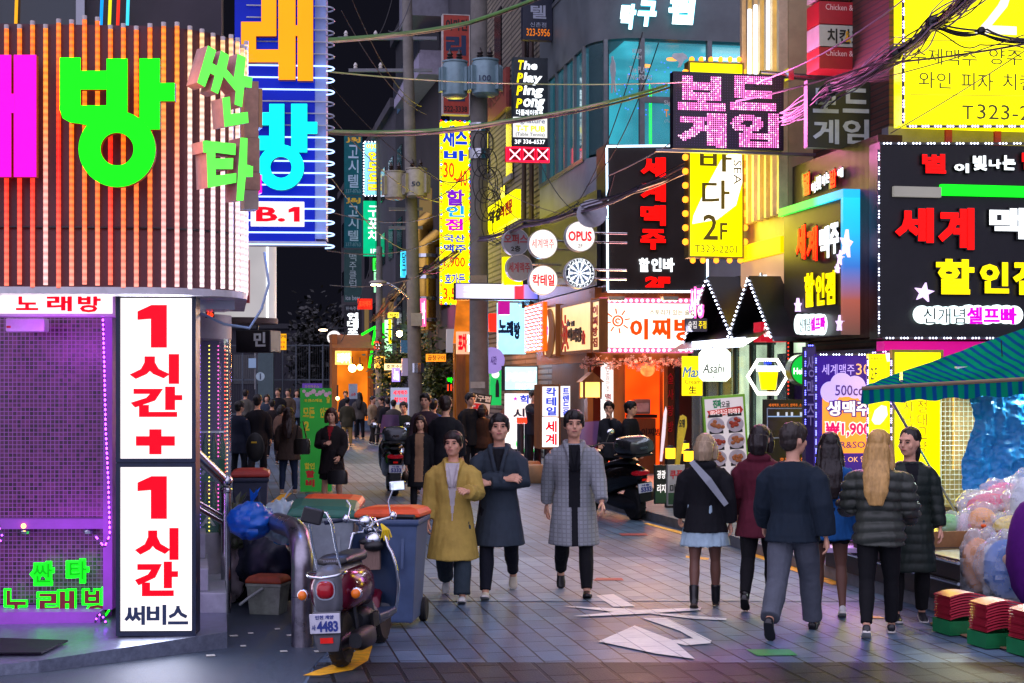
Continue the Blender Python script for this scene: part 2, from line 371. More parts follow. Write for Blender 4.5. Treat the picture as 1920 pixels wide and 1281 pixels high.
mark([(1205,1161),(1250,1160),(1334,1203),(1332,1208),(1285,1212),(1248,1203),(1300,1199),(1275,1185)], WPAINT, .008)
mark([(1122,1205),(1190,1175),(1262,1203),(1303,1238),(1230,1228)], WPAINT, .010)
mark([(1398,1219),(1480,1219),(1496,1230),(1420,1231)], GPAINT)
mark([(1118,1085),(1166,1085),(1170,1090),(1112,1090)], RPAINT, .008); mark([(1160,1001),(1210,1001),(1216,1005),(1166,1005)], RPAINT)
for k in range(1):
    mark([(1206,982),(1216,982),(1300,1003),(1290,1006)], YPAINT); mark([(1395,1038),(1406,1036),(1582,1096),(1560,1098)], YPAINT, .008)
    mark([(1286,1043),(1330,1047),(1328,1051),(1286,1047)], YPAINT); mark([(1620,1155),(1650,1157),(1660,1161),(1625,1160)], YPAINT)
mark([(530,925),(548,925),(500,965),(482,962)], YPAINT)
# kerb and raised pavement along the right-hand shops
kerb = MB().plate(gp((1765,1150),(1560,1088),(1300,1000),(1100,943),(985,893),(915,845),(1100,845),(1500,900),(2000,1000),(2300,1185)), 0, .13).build('pavement', CONC); struct(kerb)
# ---------------------------------------------------------------- left corner building: singing rooms
TILE = brick_mat('mosaic tile', '6c2c5e', '2e1028', '9a58a4', .034, .034, .003, 0, 'xz', .25, .3, 0, .2)
lb = thing('corner_building', 'dark corner building behind the tube-striped singing-room front', 'building', (-2.5, 13.3, 0), ST)
MB().box(-9, 0, 0, 16, 2.75, 14).box(-9, -.75, .1, 16, 0, 2.75).build('wall', M('dark building wall', '3a3438', .8, 0, .3, 2, .3), lb)
w = MB(); w.box(-2.6, -1.2, -.05, .02, 4.2, 7.2).build('window', glass_mat('dark window glass', '1c2a30', 1, .08), lb)
fr = MB()
for x in (-2.66, -1.9, -1.2): fr.box(x, x+.07, -.09, -.03, 4.2, 7.2)
fr.build('window_frame', M('grey aluminium', '8a8c92', .35, .8, .1), lb)
for i, (x, c) in enumerate(((-1.02,'10a0ff'),(-.95,'e8e820'),(-.88,'ff3020'),(-.8,'40e0ff'),(-1.7,'ffb020'))):
    MB().tube([(x,-.12,4.3),(x+.05,-.12,5.6+.1*i)], .014, 5).build('light_strand', E('strand '+c, c, .8), lb)
# the striped curved front
YF = 11.2
X0 = (-90-HX)/F*YF; xa = (255-HX)/F*YF
PATH = []
h0 = R(4)
L0 = xa-X0
for i in range(9): PATH.append((X0+L0*i/8, YF-.05+math.sin(h0)*L0*i/8-.02, h0))
bx, by, _ = PATH[-1]; RR = (448-HX)/F*(YF+.6)-bx
RR = RR/(1-math.sin(h0))
for i in range(1, 17):
    a = h0+(R(96)-h0)*i/16
    PATH.append((bx+RR*(math.sin(a)-math.sin(h0)), by+RR*.95*(math.cos(h0)-math.cos(a)), a))
lx, ly, la = PATH[-1]
for i in range(1, 5): PATH.append((lx-.18*.5*i, ly+.98*.5*i, R(100)))
def along(s):
    for (xa_, ya_, a), (xb, yb, b) in zip(PATH, PATH[1:]):
        l = math.hypot(xb-xa_, yb-ya_)
        if s <= l: q = s/l; return xa_+(xb-xa_)*q, ya_+(yb-ya_)*q, a+(b-a)*q
        s -= l
    return PATH[-1]
ZB, ZT = 2.70, 4.60
front = thing('striped_sign_front', 'maroon curved sign front ribbed with upright orange and white light tubes', 'sign front', (0,0,0))
m = MB()
for (xa_, ya_, a), (xb, yb, b) in zip(PATH, PATH[1:]):
    k = len(m.v)
    ia, ib = (-math.sin(a)*.12, math.cos(a)*.12), (-math.sin(b)*.12, math.cos(b)*.12)
    m.add([(xa_,ya_,ZB),(xb,yb,ZB),(xb,yb,ZT),(xa_,ya_,ZT),(xa_+ia[0],ya_+ia[1],ZB),(xb+ib[0],yb+ib[1],ZB),(xb+ib[0],yb+ib[1],ZT),(xa_+ia[0],ya_+ia[1],ZT)],
          [(0,1,2,3),(5,4,7,6),(3,2,6,7),(1,0,4,5)])
m.build('backing_sheet', M('maroon sheet metal', '4a2a32', .5, .3, .25, 3), front, smooth=40)
TUBES = [ramp_emit('tube orange', [(0,'ff9080'),(.25,'ff7038'),(.55,'ff6a10'),(.8,'ff7c08'),(1,'ff6a08')], ZB, ZT, 1.3, band=.05, sample=True),
         ramp_emit('tube red', [(0,'ff7058'),(.3,'ff4028'),(.5,'ff1808'),(.75,'ff4a08'),(1,'ff7a10')], ZB, ZT, 1.3, band=.05, sample=True),
         ramp_emit('tube pink', [(0,'ffb8b8'),(.4,'ff9a8c'),(.6,'ff8a4c'),(.85,'ff8a18'),(1,'ff7a10')], ZB, ZT, 1.3, band=.05, sample=True),
         ramp_emit('tube white', [(0,'ffe0e8'),(.4,'ffd0d4'),(.7,'ffc8b0'),(1,'ffb878')], ZB, ZT, 1.3, band=.05, sample=True)]
s = .05; k = 0; tot = 3.9
CAPM = M('tube end cap', 'c0b8b4', .4)
while s < 3.3:
    x, y, a = along(s); px = HX+x/y*F
    nx, ny = math.sin(a)*.035, -math.cos(a)*.035
    zt = ZT+.01+random.uniform(-.03,.05); zb = ZB+.02-random.uniform(0,.03)
    mt = TUBES[1] if (px < 70) or (px < 110 and k % 2) or (px < 240 and k % 4 == 0) else TUBES[0] if px < 190 else random.choice((TUBES[0],TUBES[2],TUBES[2])) if px < 330 else TUBES[3]
    if 70 < px < 100: mt = TUBES[2]
    tb = MB().tube([(x+nx,y+ny,zb),(x+nx,y+ny,zt-.03)], .0165, 8).build('light_tube', mt, front, smooth=60)
    MB().tube([(x+nx,y+ny,zt-.03),(x+nx,y+ny,zt)], .018, 8).build('end_cap', CAPM, tb)
    s += .092; k += 1
m = MB()
for i in range(22):
    s_ = i*.16; x, y, a = along(s_); x2, y2, a2 = along(s_+.16)
    m.tube([(x+math.sin(a)*.02,y-math.cos(a)*.02,3.13),(x2+math.sin(a2)*.02,y2-math.cos(a2)*.02,3.13)], .009, 5)
m.build('clip_rail', DARKM, front)
m = MB()
for (xa_, ya_, a), (xb, yb, b) in zip(PATH, PATH[1:]):
    q = .04
    m.add([(xa_+math.sin(a)*q,ya_-math.cos(a)*q,ZB-.05),(xb+math.sin(b)*q,yb-math.cos(b)*q,ZB-.05),(xb+math.sin(b)*q,yb-math.cos(b)*q,ZB),(xa_+math.sin(a)*q,ya_-math.cos(a)*q,ZB),
           (xa_-math.sin(a)*.3,ya_+math.cos(a)*.3,ZB-.05),(xb-math.sin(b)*.3,yb+math.cos(b)*.3,ZB-.05),(xb-math.sin(b)*.3,yb+math.cos(b)*.3,ZB),(xa_-math.sin(a)*.3,ya_+math.cos(a)*.3,ZB)],
          [(0,1,2,3),(5,4,7,6),(3,2,6,7),(1,0,4,5)])
m.build('bottom_rail', M('white rail', 'c8c4c8', .4), front, smooth=40)
GRE = E('green channel face', '08ff08', 1.25, True, .03); PINKE = E('magenta channel face', 'ff00b4', 1.25, True, .03)
ORGE = E('orange channel face', 'ff8a00', 1.2, True, .05); CYANE = E('cyan channel face', '00f4ee', 1.2, True, .03)
LGRE = E('pale green channel face', '5cff4c', 1.15, True, .1, 8)
RIM = M('orange-brown channel side', 'b05828', .5); PINKSIDE = M('weathered pink channel side', 'c0908a', .6, 0, .25, 10, .1)
def channel(sg, name, label, polys, rings, face, side, off, ext):
    """box letters: outlines (and rings) in photo points"""
    m = MB(); j = 0
    for pts in polys:
        k = len(m.m); e = off+.0015*j; j += 1
        m.prism([sg.L(x, y, off+ext) for x, y in pts], -e-ext, -e, 1); m.m[k] = 0
    for cx, cy, r1, r0 in rings:
        k = len(m.m); e = off+.0015*j; j += 1
        c = sg.L(cx, cy, off+ext); q = sg.L(cx+100, cy, off+ext)[0]-c[0]; q /= 100
        m.ringp(c[0], c[1], r0*q, r1*q, -e-ext, -e, 40, 1)
        for i in range(40): m.m[k+i*4] = 0
    return m
def rc(x0, y0, x1, y1): return [(x0,y0),(x1,y0),(x1,y1),(x0,y1)]
sg = Sign('channel_letter', 'large green box letter on the tube-striped front', 'sign letter', (112,108,328,348), 11.0, R(3))
channel(sg, '', '', [rc(112,108,151,200), rc(200,110,239,200), rc(151,133,200,168), [(112,198),(239,198),(239,222),(264,230),(250,246),(180,240),(150,232),(132,230),(118,222),(112,206)], rc(262,110,300,243), rc(299,156,328,190)],
    [(220,280,72,31)], GRE, RIM, 0, .06).build('letter_shell', [GRE, RIM], sg.t)
sg.lamp((0,100,330,520), 'ff8058', 3, .15)
sg = Sign('channel_letter', 'large magenta box letter on the tube-striped front', 'sign letter', (-100,103,68,332), 11.0, R(3))
channel(sg, '', '', [rc(-20,103,21,332), rc(26,103,68,332), rc(20,176,27,212), rc(-110,108,-40,150), rc(-110,150,-80,332), rc(-110,290,-40,332)], [], PINKE, RIM, 0, .06).build('letter_shell', [PINKE, RIM], sg.t)
def z2(*p): return [(330+x/3.052, 60+y/3.052) for x, y in p]
sg = Sign('channel_letter', 'topmost tilted pale green box letter at the curved corner', 'sign letter', (368,85,475,200), 11.05, R(40))
channel(sg, '', '', [z2((183,78),(230,105),(207,178),(235,195),(258,105),(305,135),(288,212),(332,262),(352,125),(400,145),(390,250),(438,260),(432,320),(390,315),(378,430),(335,415),(342,340),(272,255),(240,355),(200,335),(222,250),(195,235),(165,315),(122,290))], [], LGRE, PINKSIDE, 0, .16).build('letter_shell', [LGRE, PINKSIDE], sg.t)
sg.lamp((370,100,440,520), 'ffd8d0', 5, .3)
sg = Sign('channel_letter', 'small L-shaped pale green box letter between two larger ones', 'sign letter', (415,180,467,240), 11.0, R(40))
channel(sg, '', '', [z2((265,378),(308,370),(314,470),(410,458),(415,520),(278,543))], [], LGRE, PINKSIDE, 0, .16).build('letter_shell', [LGRE, PINKSIDE], sg.t)
sg = Sign('channel_letter', 'lowest pale green box letter at the curved corner', 'sign letter', (380,262,475,378), 11.05, R(40))
channel(sg, '', '', [z2((153,625),(170,622),(342,640),(340,705),(225,690),(225,725),(328,722),(325,785),(226,785),(228,822),(345,808),(345,862),(182,892),(175,690),(156,690)), z2((368,605),(408,608),(405,760),(440,770),(438,830),(398,830),(385,965),(345,965))], [], LGRE, PINKSIDE, 0, .16).build('letter_shell', [LGRE, PINKSIDE], sg.t)
BROWNB = M('weathered tan letter back', 'a8826a', .7, 0, .3, 9, .2)
sg = Sign('letter_box', 'tall tan letter box seen from its back at the curved corner', 'sign letter', (458,152,486,345), 11.35, R(20))
a_ = sg.panel((458,152,485,258), BROWNB, 'back_box', .05, .12); sg.panel((460,258.6,487,322), BROWNB, 'back_box', .05, .12); sg.panel((485.5,166,492,240), M('tan box side', 'b88a5c', .6), 'side_box', .03, .1)
sg = Sign('letter_box', 'short lower letter box with magenta edge below the tan box', 'sign letter', (458,322,490,392), 11.35, R(20))
sg.panel((459,323,488,356), BROWNB, 'back_box', .05, .12); sg.panel((458,357,485,392), M('pale box', 'a09080', .6), 'base_box', .05, .12); sg.panel((488.5,328,491,362), PINKE, 'lit_edge', .04, .1)
# the blue blade sign with neon coils
sg = Sign('blade_sign', 'tall blue blade sign wrapped in glowing neon coils', 'sign', (452,-60,612,452), 12.4, R(4))
BLUES = E('blue sign sheet', '0426c8', .42, False, .35, 1.5); PALEB = M('pale blue sign edge', '8fa4d8', .4)
sg.panel((440,-80,590,452), BLUES, 'face_panel', 0, .35); sg.panel((590.5,-80,611,448), PALEB, 'edge_panel', -.01, .34); sg.panel((452,452.5,611,456), M('pale sill', 'b0b4c0', .5), 'bottom_sill', 0, .35)
channel(sg, '', '', [rc(490,-30,518,67), rc(452,41,518,68), rc(452,68,480,117), rc(452,93,524,117), rc(522,-30,554,150), rc(558,-30,587,152), rc(553,48,559,68), rc(440,-60,518,-30)], [], ORGE, M('orange side', 'a05a18', .5), .03, .07).build('box_letter', [ORGE, M('orange side')], sg.t)
channel(sg, '', '', [rc(450,197,470,260), rc(505,195,533,258), rc(470,211,505,235), rc(450,255,533,282), rc(546,195,576,286), rc(575,229,595,251)], [(527,314,43,20)], CYANE, M('teal side', '109090', .5), .03, .07).build('box_letter', [CYANE, M('teal side')], sg.t)
NEON = E('blue-white neon', 'a8c8ff', 1.7, True, 0); NEOFF = M('unlit neon glass', 'a8acb8', .2)
for i in range(21):
    py = 10+i*22.4; lit = py > 100 and i not in (8,9,10)
    l = sg.L(462, py, .02); r_ = sg.L(613, py, .02); zz = l[1]
    pts = [(l[0],-.02,zz),(r_[0]-.02,-.02,zz)]+[(r_[0]-.02+.075*math.sin(q), .03-.05*math.cos(q), zz-.01*(1-math.cos(q))) for q in (.3,.7,1.1,1.57,2,2.5,3)]+[(r_[0]-.02,.08,zz-.02)]
    MB().tube(pts, .0065, 6).build('neon_coil', NEON if lit else NEOFF, sg.t, smooth=60)
sg.lamp((460,80,600,450), '5090ff', 9, .15)
q = Sign('', '', '', (470,378,570,424), 12.4, root=sg.t, yaw=R(4), anchor=(532,452))
sg.panel((470,378,570,424), WHITE1, 'floor_plate', .075, -.03); sg.text('B.', (480,388,535,416), REDT, .03, .077, .008); sg.shape([(541,393),(551,388),(562,388),(562,416),(551,416),(551,397),(541,399)], REDT, 'numeral', .077, .008)
# lightbox strip above the tiled wall
sg = Sign('lightbox_sign', 'white strip light box with red words above the tiled recess', 'sign', (-40,545,214,592), 11.95, R(2))
sg.panel((-60,547,214,590), WHITE, 'face_panel', 0, .25); sg.frame((-63,544,216,593), .02, M('white frame', 'c0bcc0', .4), 'frame', .012, .25)
for t, r_ in (('노',(30,556,72,582)),('래',(88,553,135,584)),('방',(146,552,189,586))): sg.text(t, r_, REDT, .03, .003, .004)
sg.panel((-40,560,0,572), E('green bar', '10c050', 1), 'green_bar', .004, 0)
sg.lamp((0,547,214,590), 'ffe8f0', 4)
# tiled recess
tw = thing('tiled_wall', 'purple mosaic-tiled wall under the white strip light box', 'wall', W(0,1155,12.6), R(2))
ax = lambda px: (px-0)/F*12.6
MB().box(ax(-200), ax(225), 0, .3, .1, 2.6).build('tile_face', TILE, tw)
PURP = M('purple painted ledge', '9a50b8', .5, 0, .15, 4); PURE = E('violet led', 'a030ff', 16, True, 0)
MB().box(ax(-200), ax(208), -.42, -.002, -.01, .09).build('floor_ledge', PURP, tw)
MB().box(ax(-200), ax(202), -.14, -.003, .72, .8).build('shelf_ledge', PURP, tw)
MB().box(ax(207), ax(224), -.3, -.004, .09, 2.55).build('corner_post', PURP, tw)
m = MB()
for x in (53, 170): m.lathe([(.001,-.02),(.04,-.02),(.045,0),(.02,.03),(.001,.035)], (ax(x),-.1,.70), 12)
m.build('downlight_rim', STEEL, tw)
MB().ball((ax(53),-.145,.745), .02, 8, 5).build('lamp', E('warm downlight', 'ffb050', 5), tw)
sg = Sign('led_rope', 'violet light rope hanging down the edge of the tiled wall', 'light rope', (195,595,208,1030), 12.1, R(2))
sg.lamp((0,640,200,660), 'd040ff', 9, .35, 180, -25); sg.lamp((0,990,205,1005), 'd040ff', 11, .3, 180, 40); sg.leds([(193,596),(196,700),(198,800),(203,900),(206,1003),(196,1026),(186,1014),(177,1003)], .036, PURE, 'led_strip', .0, .008, 2)  # unseen violet lights added off the rope to wash the tiles
sg = Sign('led_rope', 'violet light rope looping over the purple floor ledge', 'light rope', (178,1150,200,1172), 12.0, R(2))
sg.leds([(178,1168),(183,1153),(191,1153),(200,1170)], .036, PURE, 'led_strip', .0, .008, 1)
sg = Sign('led_rope', 'violet light rope running along the tiled wall beside the frame edge', 'light rope', (0,990,8,1030), 12.2, R(2))
sg.leds([(-12,620),(-8,800),(-3,985),(6,1010),(-14,1026)], .04, PURE, 'led_strip', .0, .008, 1)
NG = E('green neon', '10ff18', 1.8, True, 0); MAR = M('maroon neon letter', '7a2018', .5)
for t, l, rect, mt2 in (('싼','small solid green neon word on the mosaic tiles',(57,1052,103,1098),None),('타','small tilted green neon word right of its twin on the tiles',(125,1047,168,1093),None)):
    sg = Sign('neon_letter', l, 'neon letter', rect, 12.45, R(2))
    sg.text(t, rect, NG, .075, .02, .03, name='letter_shell'); x0,y0,x1,y1 = rect; sg.text(t, (x0+5,y0+5,x1-5,y1-6), E('dark green neon', '08b010', .8), .02, .052, .006, name='inner_stroke')
for t, l, rect in (('노','green-rimmed maroon letter at the wall end, half sunk behind the ledge',(3,1103,58,1158)),('래','green-rimmed maroon letter in the middle of the low word',(70,1104,144,1160)),('방','green-rimmed maroon letter beside the tall white light box',(155,1100,214,1158))):
    sg = Sign('neon_letter', l, 'neon letter', rect, 12.45, R(2))
    sg.text(t, rect, NG, .06, .02, .03, name='letter_shell'); x0,y0,x1,y1 = rect; sg.text(t, (x0+4,y0+4,x1-4,y1-4), MAR, .02, .052, .008, name='inner_face')
sg = Sign('wall_unit', 'small white appliance panel fixed at the top of the tiled wall', 'wall unit', (10,597,84,622), 12.2, R(2))
sg.panel((10,597,83,622), M('white appliance', 'd8d4dc', .4), 'cover', 0, .15, .01); sg.panel((12,611,20,615), REDP, 'badge', .003, 0)
# ramp and step in front
PLATE = M('diamond plate steel', '8d95a8', .35, .7, .25, 20, .5, bscale=90)
pl = gp((72,1262),(426,1216),(424,1150),(-200,1175),(-200,1285))
rp = MB(); zt = [.085,.125,.13,.1,.07]
k = [(x,y,0) for x,y in pl]+[(x,y,z) for (x,y),z in zip(pl,zt)]; n = 5
rp.add(k, [tuple(range(n,2*n))]+[(i,(i+1)%n,(i+1)%n+n,i+n) for i in range(n)])
rpo = rp.build('entrance_ramp', PLATE); tag(rpo, 'diamond plate entrance ramp at the foot of the white light box', 'ramp')
mt = thing('door_mat', 'dark ribbed rubber mat on the entrance ramp', 'mat', tuple(G(60,1218,.11))); m = MB(); mv = mt.location
a0 = G(-60,1226,.11); a1 = G(78,1226,.11); b1 = G(128,1203,.115); b0 = G(-60,1197,.115)
for i in range(14):
    q0, q1 = i/14, (i+.7)/14
    P = [a0.lerp(b0,q0)-mv, a1.lerp(b1,q0)-mv, a1.lerp(b1,q1)-mv, a0.lerp(b0,q1)-mv]
    m.add(P+[p+Vector((0,0,.014)) for p in P], [(0,3,2,1),(4,5,6,7),(0,1,5,4),(1,2,6,5),(2,3,7,6),(3,0,4,7)])
P = [a0-mv, a1-mv, b1-mv, b0-mv]; m.add([p+Vector((0,0,.002)) for p in P]+[p+Vector((0,0,.007)) for p in P], [(0,3,2,1),(4,5,6,7),(0,1,5,4),(1,2,6,5),(2,3,7,6),(3,0,4,7)])
m.build('rubber_ribs', M('purple-black rubber', '1c1626', .6), mt)
# tall white light box
sg = Sign('lightbox_sign', 'tall white light box with big red words standing on the ramp', 'sign', (218,548,366,1192), 11.55, R(1.5))
sg.panel((218,548,366,1192), NAVYM, 'case', 0, .22, .008)
for r_, n_ in (((226,559,359,864),'upper'),((226,876,359,1183),'lower')):
    sg.panel(r_, WHITE, 'light_panel', .012, 0)
sg.frame((217,547,367,867), .028, NAVYM, 'frame', .02, 0); sg.frame((217,869,367,1193), .028, NAVYM, 'frame', .02, 0)
for t, r_ in (('시',(243,664,336,720)),('간',(245,725,342,782)),('시',(253,990,335,1050)),('간',(253,1053,334,1118))): sg.text(t, r_, REDT, .045, .014, .004)
for dy in (0, 321): sg.shape([(258,584+dy),(284,572+dy),(313,572+dy),(313,652+dy),(283,652+dy),(283,598+dy),(258,600+dy)], REDT, 'numeral', .014, .004)
m = sg.shape([(280,805),(303,805),(303,818),(328,818),(328,836),(303,836),(303,852),(280,852),(280,836),(255,836),(255,818),(280,818)], REDT, 'plus_mark', .014, .004)
for t, r_ in (('써',(233,1136,272,1172)),('비',(275,1134,312,1172)),('스',(315,1136,353,1171))): sg.text(t, r_, M('navy vinyl', '182c50', .5), .03, .014, .004)
sg.lamp((226,559,359,1183), 'dce4ff', 3.2)
# concrete steps, handrail and glass corner
st = thing('entrance_steps', 'pale stone steps between the white light box and the steel handrail', 'steps', (0,0,0))
def step(pts, z0, z1, name='step'): MB().plate([tuple(G(x,y,z1)[:2]) for x, y in pts], z0, z1).build(name, M('pale stone', '9aa2a8', .5, 0, .2, 8, .2), st, bevel=.01)
step([(330,1112),(425,1112),(419,1066),(330,1066)], .12, .29); step([(330,1066),(391,1066),(388,1010),(330,1010)], .29, .48); step([(330,1000),(386,1000),(384,935),(330,935)], .48, .7)
hr = thing('handrail', 'polished steel handrail with a ball-topped post beside the steps', 'handrail', G(424,1150)); o = hr.location
def hp(px, py, Y): return W(px,py,Y)-o
MB().tube([hp(424,1150,13.5),hp(424,914,13.5)], .045, 14).build('post', STEEL, hr, smooth=50); MB().ball(hp(424,902,13.5), .058, 16, 10).build('ball_cap', STEEL, hr, smooth=60)
MB().lathe([(.05,0),(.055,.01),(.055,.03),(.05,.04)], hp(424,924,13.5), 14).build('collar', STEEL, hr)
MB().tube([hp(330,815,12.9),hp(414,897,13.45)], .05, 14).build('top_rail', STEEL, hr, smooth=50)
for dy in (0, 12): MB().tube([hp(330,918+dy*.9,12.9),hp(414,966+dy,13.45)], .022 if dy else .018, 10).build('lower_rail', STEEL, hr, smooth=50)
# glass vitrine
vt = thing('glass_corner', 'rounded glass shop corner stacked with green bottle crates', 'shop window', W(441,1000,13.9), ST)
m = MB(); VG = glass_mat('shop glass', '90a0b8', .22, .03)
arc = [(-.55+.52*math.sin(q), .52-.52*math.cos(q)-.1) for q in (R(x) for x in range(0,96,8))]; arc = [(-1.1,-.1)]+arc+[(arc[-1][0],1.6)]
m.add([(x,y,z) for z in (.0,1.75) for x, y in arc], [(i,i+1,i+1+len(arc),i+len(arc)) for i in range(len(arc)-1)]).build('glass_pane', VG, vt, smooth=50)
for z in (-.75,1.75):
    m = MB()
    m.add([(x,y,zz) for zz in (z,z+(.75 if z<0 else .22)) for x, y in arc], [(i,i+1,i+1+len(arc),i+len(arc)) for i in range(len(arc)-1)])
    m.add([(x,y,z+(.75 if z<0 else 0)) for x, y in arc]+[(-1.1,1.6,z+(.75 if z<0 else 0))], [tuple(range(len(arc)+1))])
    m.build('frame_band', M('pale stone band', 'a0a0a8', .5), vt, smooth=50)
for j, (x, y, c) in enumerate(((-.2,.04,'f4e860'),(-.12,.12,'ff60c0'),(-.06,.22,'ff5040'),(-.04,.34,'ffc080'),(-.28,-.0,'9060ff'))):
    m = MB()
    for i in range(46): m.gem((x-.03, y+.03, .02+i*.037), .008)
    m.build('string_reflection', E('string '+c, c, 2.2, False, 0), vt)  # glowing dots stand in for light strings mirrored in the glass
GB = M('green bottle glass', '0e6030', .12, 0, .2); CR = M('green crate', '0c5a38', .5)
for zi, z in enumerate((.0,.46)):
    for xi in range(3):
        c = MB().box(-1.05+.33*xi, -.75+.33*xi, .1, .45, z, z+.2).build('crate', CR, vt)
        m = MB()
        for b in range(4): m.lathe([(.03,0),(.033,.12),(.012,.2),(.012,.25),(.001,.25)], (-1.0+.33*xi+.075*b,.2,z+.2), 8)
        m.build('bottle_neck', GB, vt, smooth=50)
        mm = MB(); put_text(mm, 'RRA'[xi], -.97+.33*xi, -.83+.33*xi, z+.06, z+.15, .095, .099, .02); mm.build('crate_letter', M('grey crate print', '9aa8a8', .6), vt)
for q in range(4):
    MB().lathe([(.04,0),(.045,.22),(.016,.3),(.016,.36),(.001,.36)], (-.95+.18*q,.25,.92), 10).build('display_bottle', M('dark bottle', '1a1c24', .1), vt, smooth=50)
MB().box(-1.05,-.1,.1,.5,.9,.918).build('shelf', STEEL, vt)
MB().box(-1.1,-.1,.8,.84,0,1.75).build('back_panel', M('violet shop panel', '6a6088', .6), vt)
sg = Sign('awning_box', 'clear plastic light canopy under the striped sign front', 'canopy', (360,545,452,582), 12.2, R(20))
sg.panel((362,548,452,562), M('white canopy', 'c8ccd8', .35), 'canopy_top', .25, .35); sg.panel((366,563,440,580), glass_mat('canopy plastic', 'c8d8dc', .6, .2), 'canopy_tray', .2, .3)
MB().tube([(-.2,-.3,-.02),(.0,-.33,-.12),(.2,-.33,-.15),(.3,-.3,.0),(.36,-.28,.2),(.34,-.2,.45)], .011, 6).build('cable', M('pale cable', '9ab0c8', .4), sg.t, smooth=60)
sg = Sign('led_ticker', 'tiny red led number panel under the canopy', 'led panel', (385,580,402,596), 12.6, R(10)); sg.panel((385,580,402,596), BLACKP, 'case', 0, .06); sg.text('36', (387,582,400,595), E('red led', 'ff3818', 2), .02, .003, .004)
# drum-shaped sign and the small black box sign behind it
dr = thing('drum_sign', 'white barrel-shaped pub sign hanging past the blue blade sign', 'sign', W(440,600,14.6), 0)
z1 = 145/F*14.6; rr = .36
m = MB().lathe([(rr,0),(rr,z1)], (0,.2,0), 32); m.build('drum_face', E('pale drum face', 'c8c4c4', .55, False, .15), dr, smooth=60)
MB().lathe([(rr+.015,-.03),(rr+.015,.02)], (0,.2,0), 32).build('bottom_ring', M('rusty ring', '4a3a32', .6), dr, smooth=60); MB().lathe([(rr+.015,z1-.02),(rr+.015,z1+.03)], (0,.2,0), 32).build('top_ring', M('rusty ring'), dr, smooth=60)
MB().tube([(.31,0,.02),(.31,0,z1-.02)], .012, 6).build('white_tube', WHT, dr)
mm = MB()
for t, z in (('주',.38),('점',.22)): put_text(mm, t, .02, .13, z, z+.13, -.175, -.16, .02)
mm.build('red_seal_lettering', M('seal red', 'c84848', .5), dr)
MB().box(-.02,.0,-.2,-.15,.15,.55).box(.15,.17,-.2,-.15,.15,.55).box(0,.15,-.2,-.15,.15,.17).box(0,.15,-.2,-.15,.53,.55).build('seal_border', M('seal red'), dr)
sg = Sign('box_sign', 'small black box sign with one white word hung under the white drum', 'sign', (442,617,510,660), 15.5, R(-12))
sg.panel((442,619,507,661), BLACKP, 'case', 0, .3, .01); sg.text('민', (476,623,498,650), M('chalk white', 'c0c8c8', .6), .03, .004, .006)
MB().tube([(0,.1,.2),(0,.1,.34)], .012, 6).build('hanger', DARKM, sg.t)
# ---------------------------------------------------------------- right-hand row of buildings (u across, v along the street)
UF = 7.473; SIDE = ST-R(90)
def FY(px, du=0): return ((UF-du)/math.cos(ST))/((px-HX)/F+math.tan(ST))     # depth of the street-side facade at a photo column
def FV(px, v): return v/(math.cos(ST)-math.sin(ST)*(px-HX)/F)                # depth of a cross plane
def VY(px): Y = FY(px); X = (px-HX)/F*Y; return -X*math.sin(ST)+Y*math.cos(ST)
def ZZ(py, Y): return CH-(py-HY)/F*Y
YEL = E('yellow sign face', 'fff000', 1.15, True, .05, 1.0); YELD = M('yellow sheet', 'e8d010', .4); YEL2 = E('bright yellow sign face', 'fff400', 1.3, True, .05, 1.)
BSH = M('black corrugated sheet', '17161a', .38, .3, .3, 3, .25); BRSH = wave_mat('brown ribbed sheet', '3a2826', '54403c', 9, 'X', .45, .5, .4)
LEDW = E('white led', 'dce4ff', 6, True, 0); LEDV = E('violet-white led', 'b8a0ff', 6, True, 0); LEDB = E('blue led', '5a5cff', 7, True, 0)
REDL = E('red lit lettering', 'ff0a08', 1.3, True, 0); MAG = E('magenta lettering', 'd000c8', .9); PINKL = E('pink neon', 'ff60b8', 1.6)
TEALGLOW = E('teal lit room', '30a8bc', .8, True, .4, .8); STARE = E('lilac star face', 'e8c8ff', 1.1)
def bld(name, label, u0, u1, v0, v1, z0, z1, mat, cat='building'):
    t = thing(name, label, cat, (0,0,0), ST)
    MB().box(u0, u1, v0, v1, z0, z1).build('wall', mat, t); return t
BRICKR = brick_mat('dark red brick', '4a2420', '5c302a', '2a2224', .21, .07, .01, .5, 'xz', .7)
A_ = bld('shop_building', 'dark brick shop building behind the black corner sign and yellow billboard', UF+.35, UF+9, 17.4, 20.2, 2.4, 11, BRICKR)
MB().box(UF+1.0, UF+9, 18.2, 20.0, .13, 2.4).build('ground_floor_wall', GREYW, A_)
MB().box(UF+.25, UF+5, 17.2, 17.39, 4.7, 5.05).build('fascia_band', M('lilac grey cladding', '8a8490', .5, .2), A_)
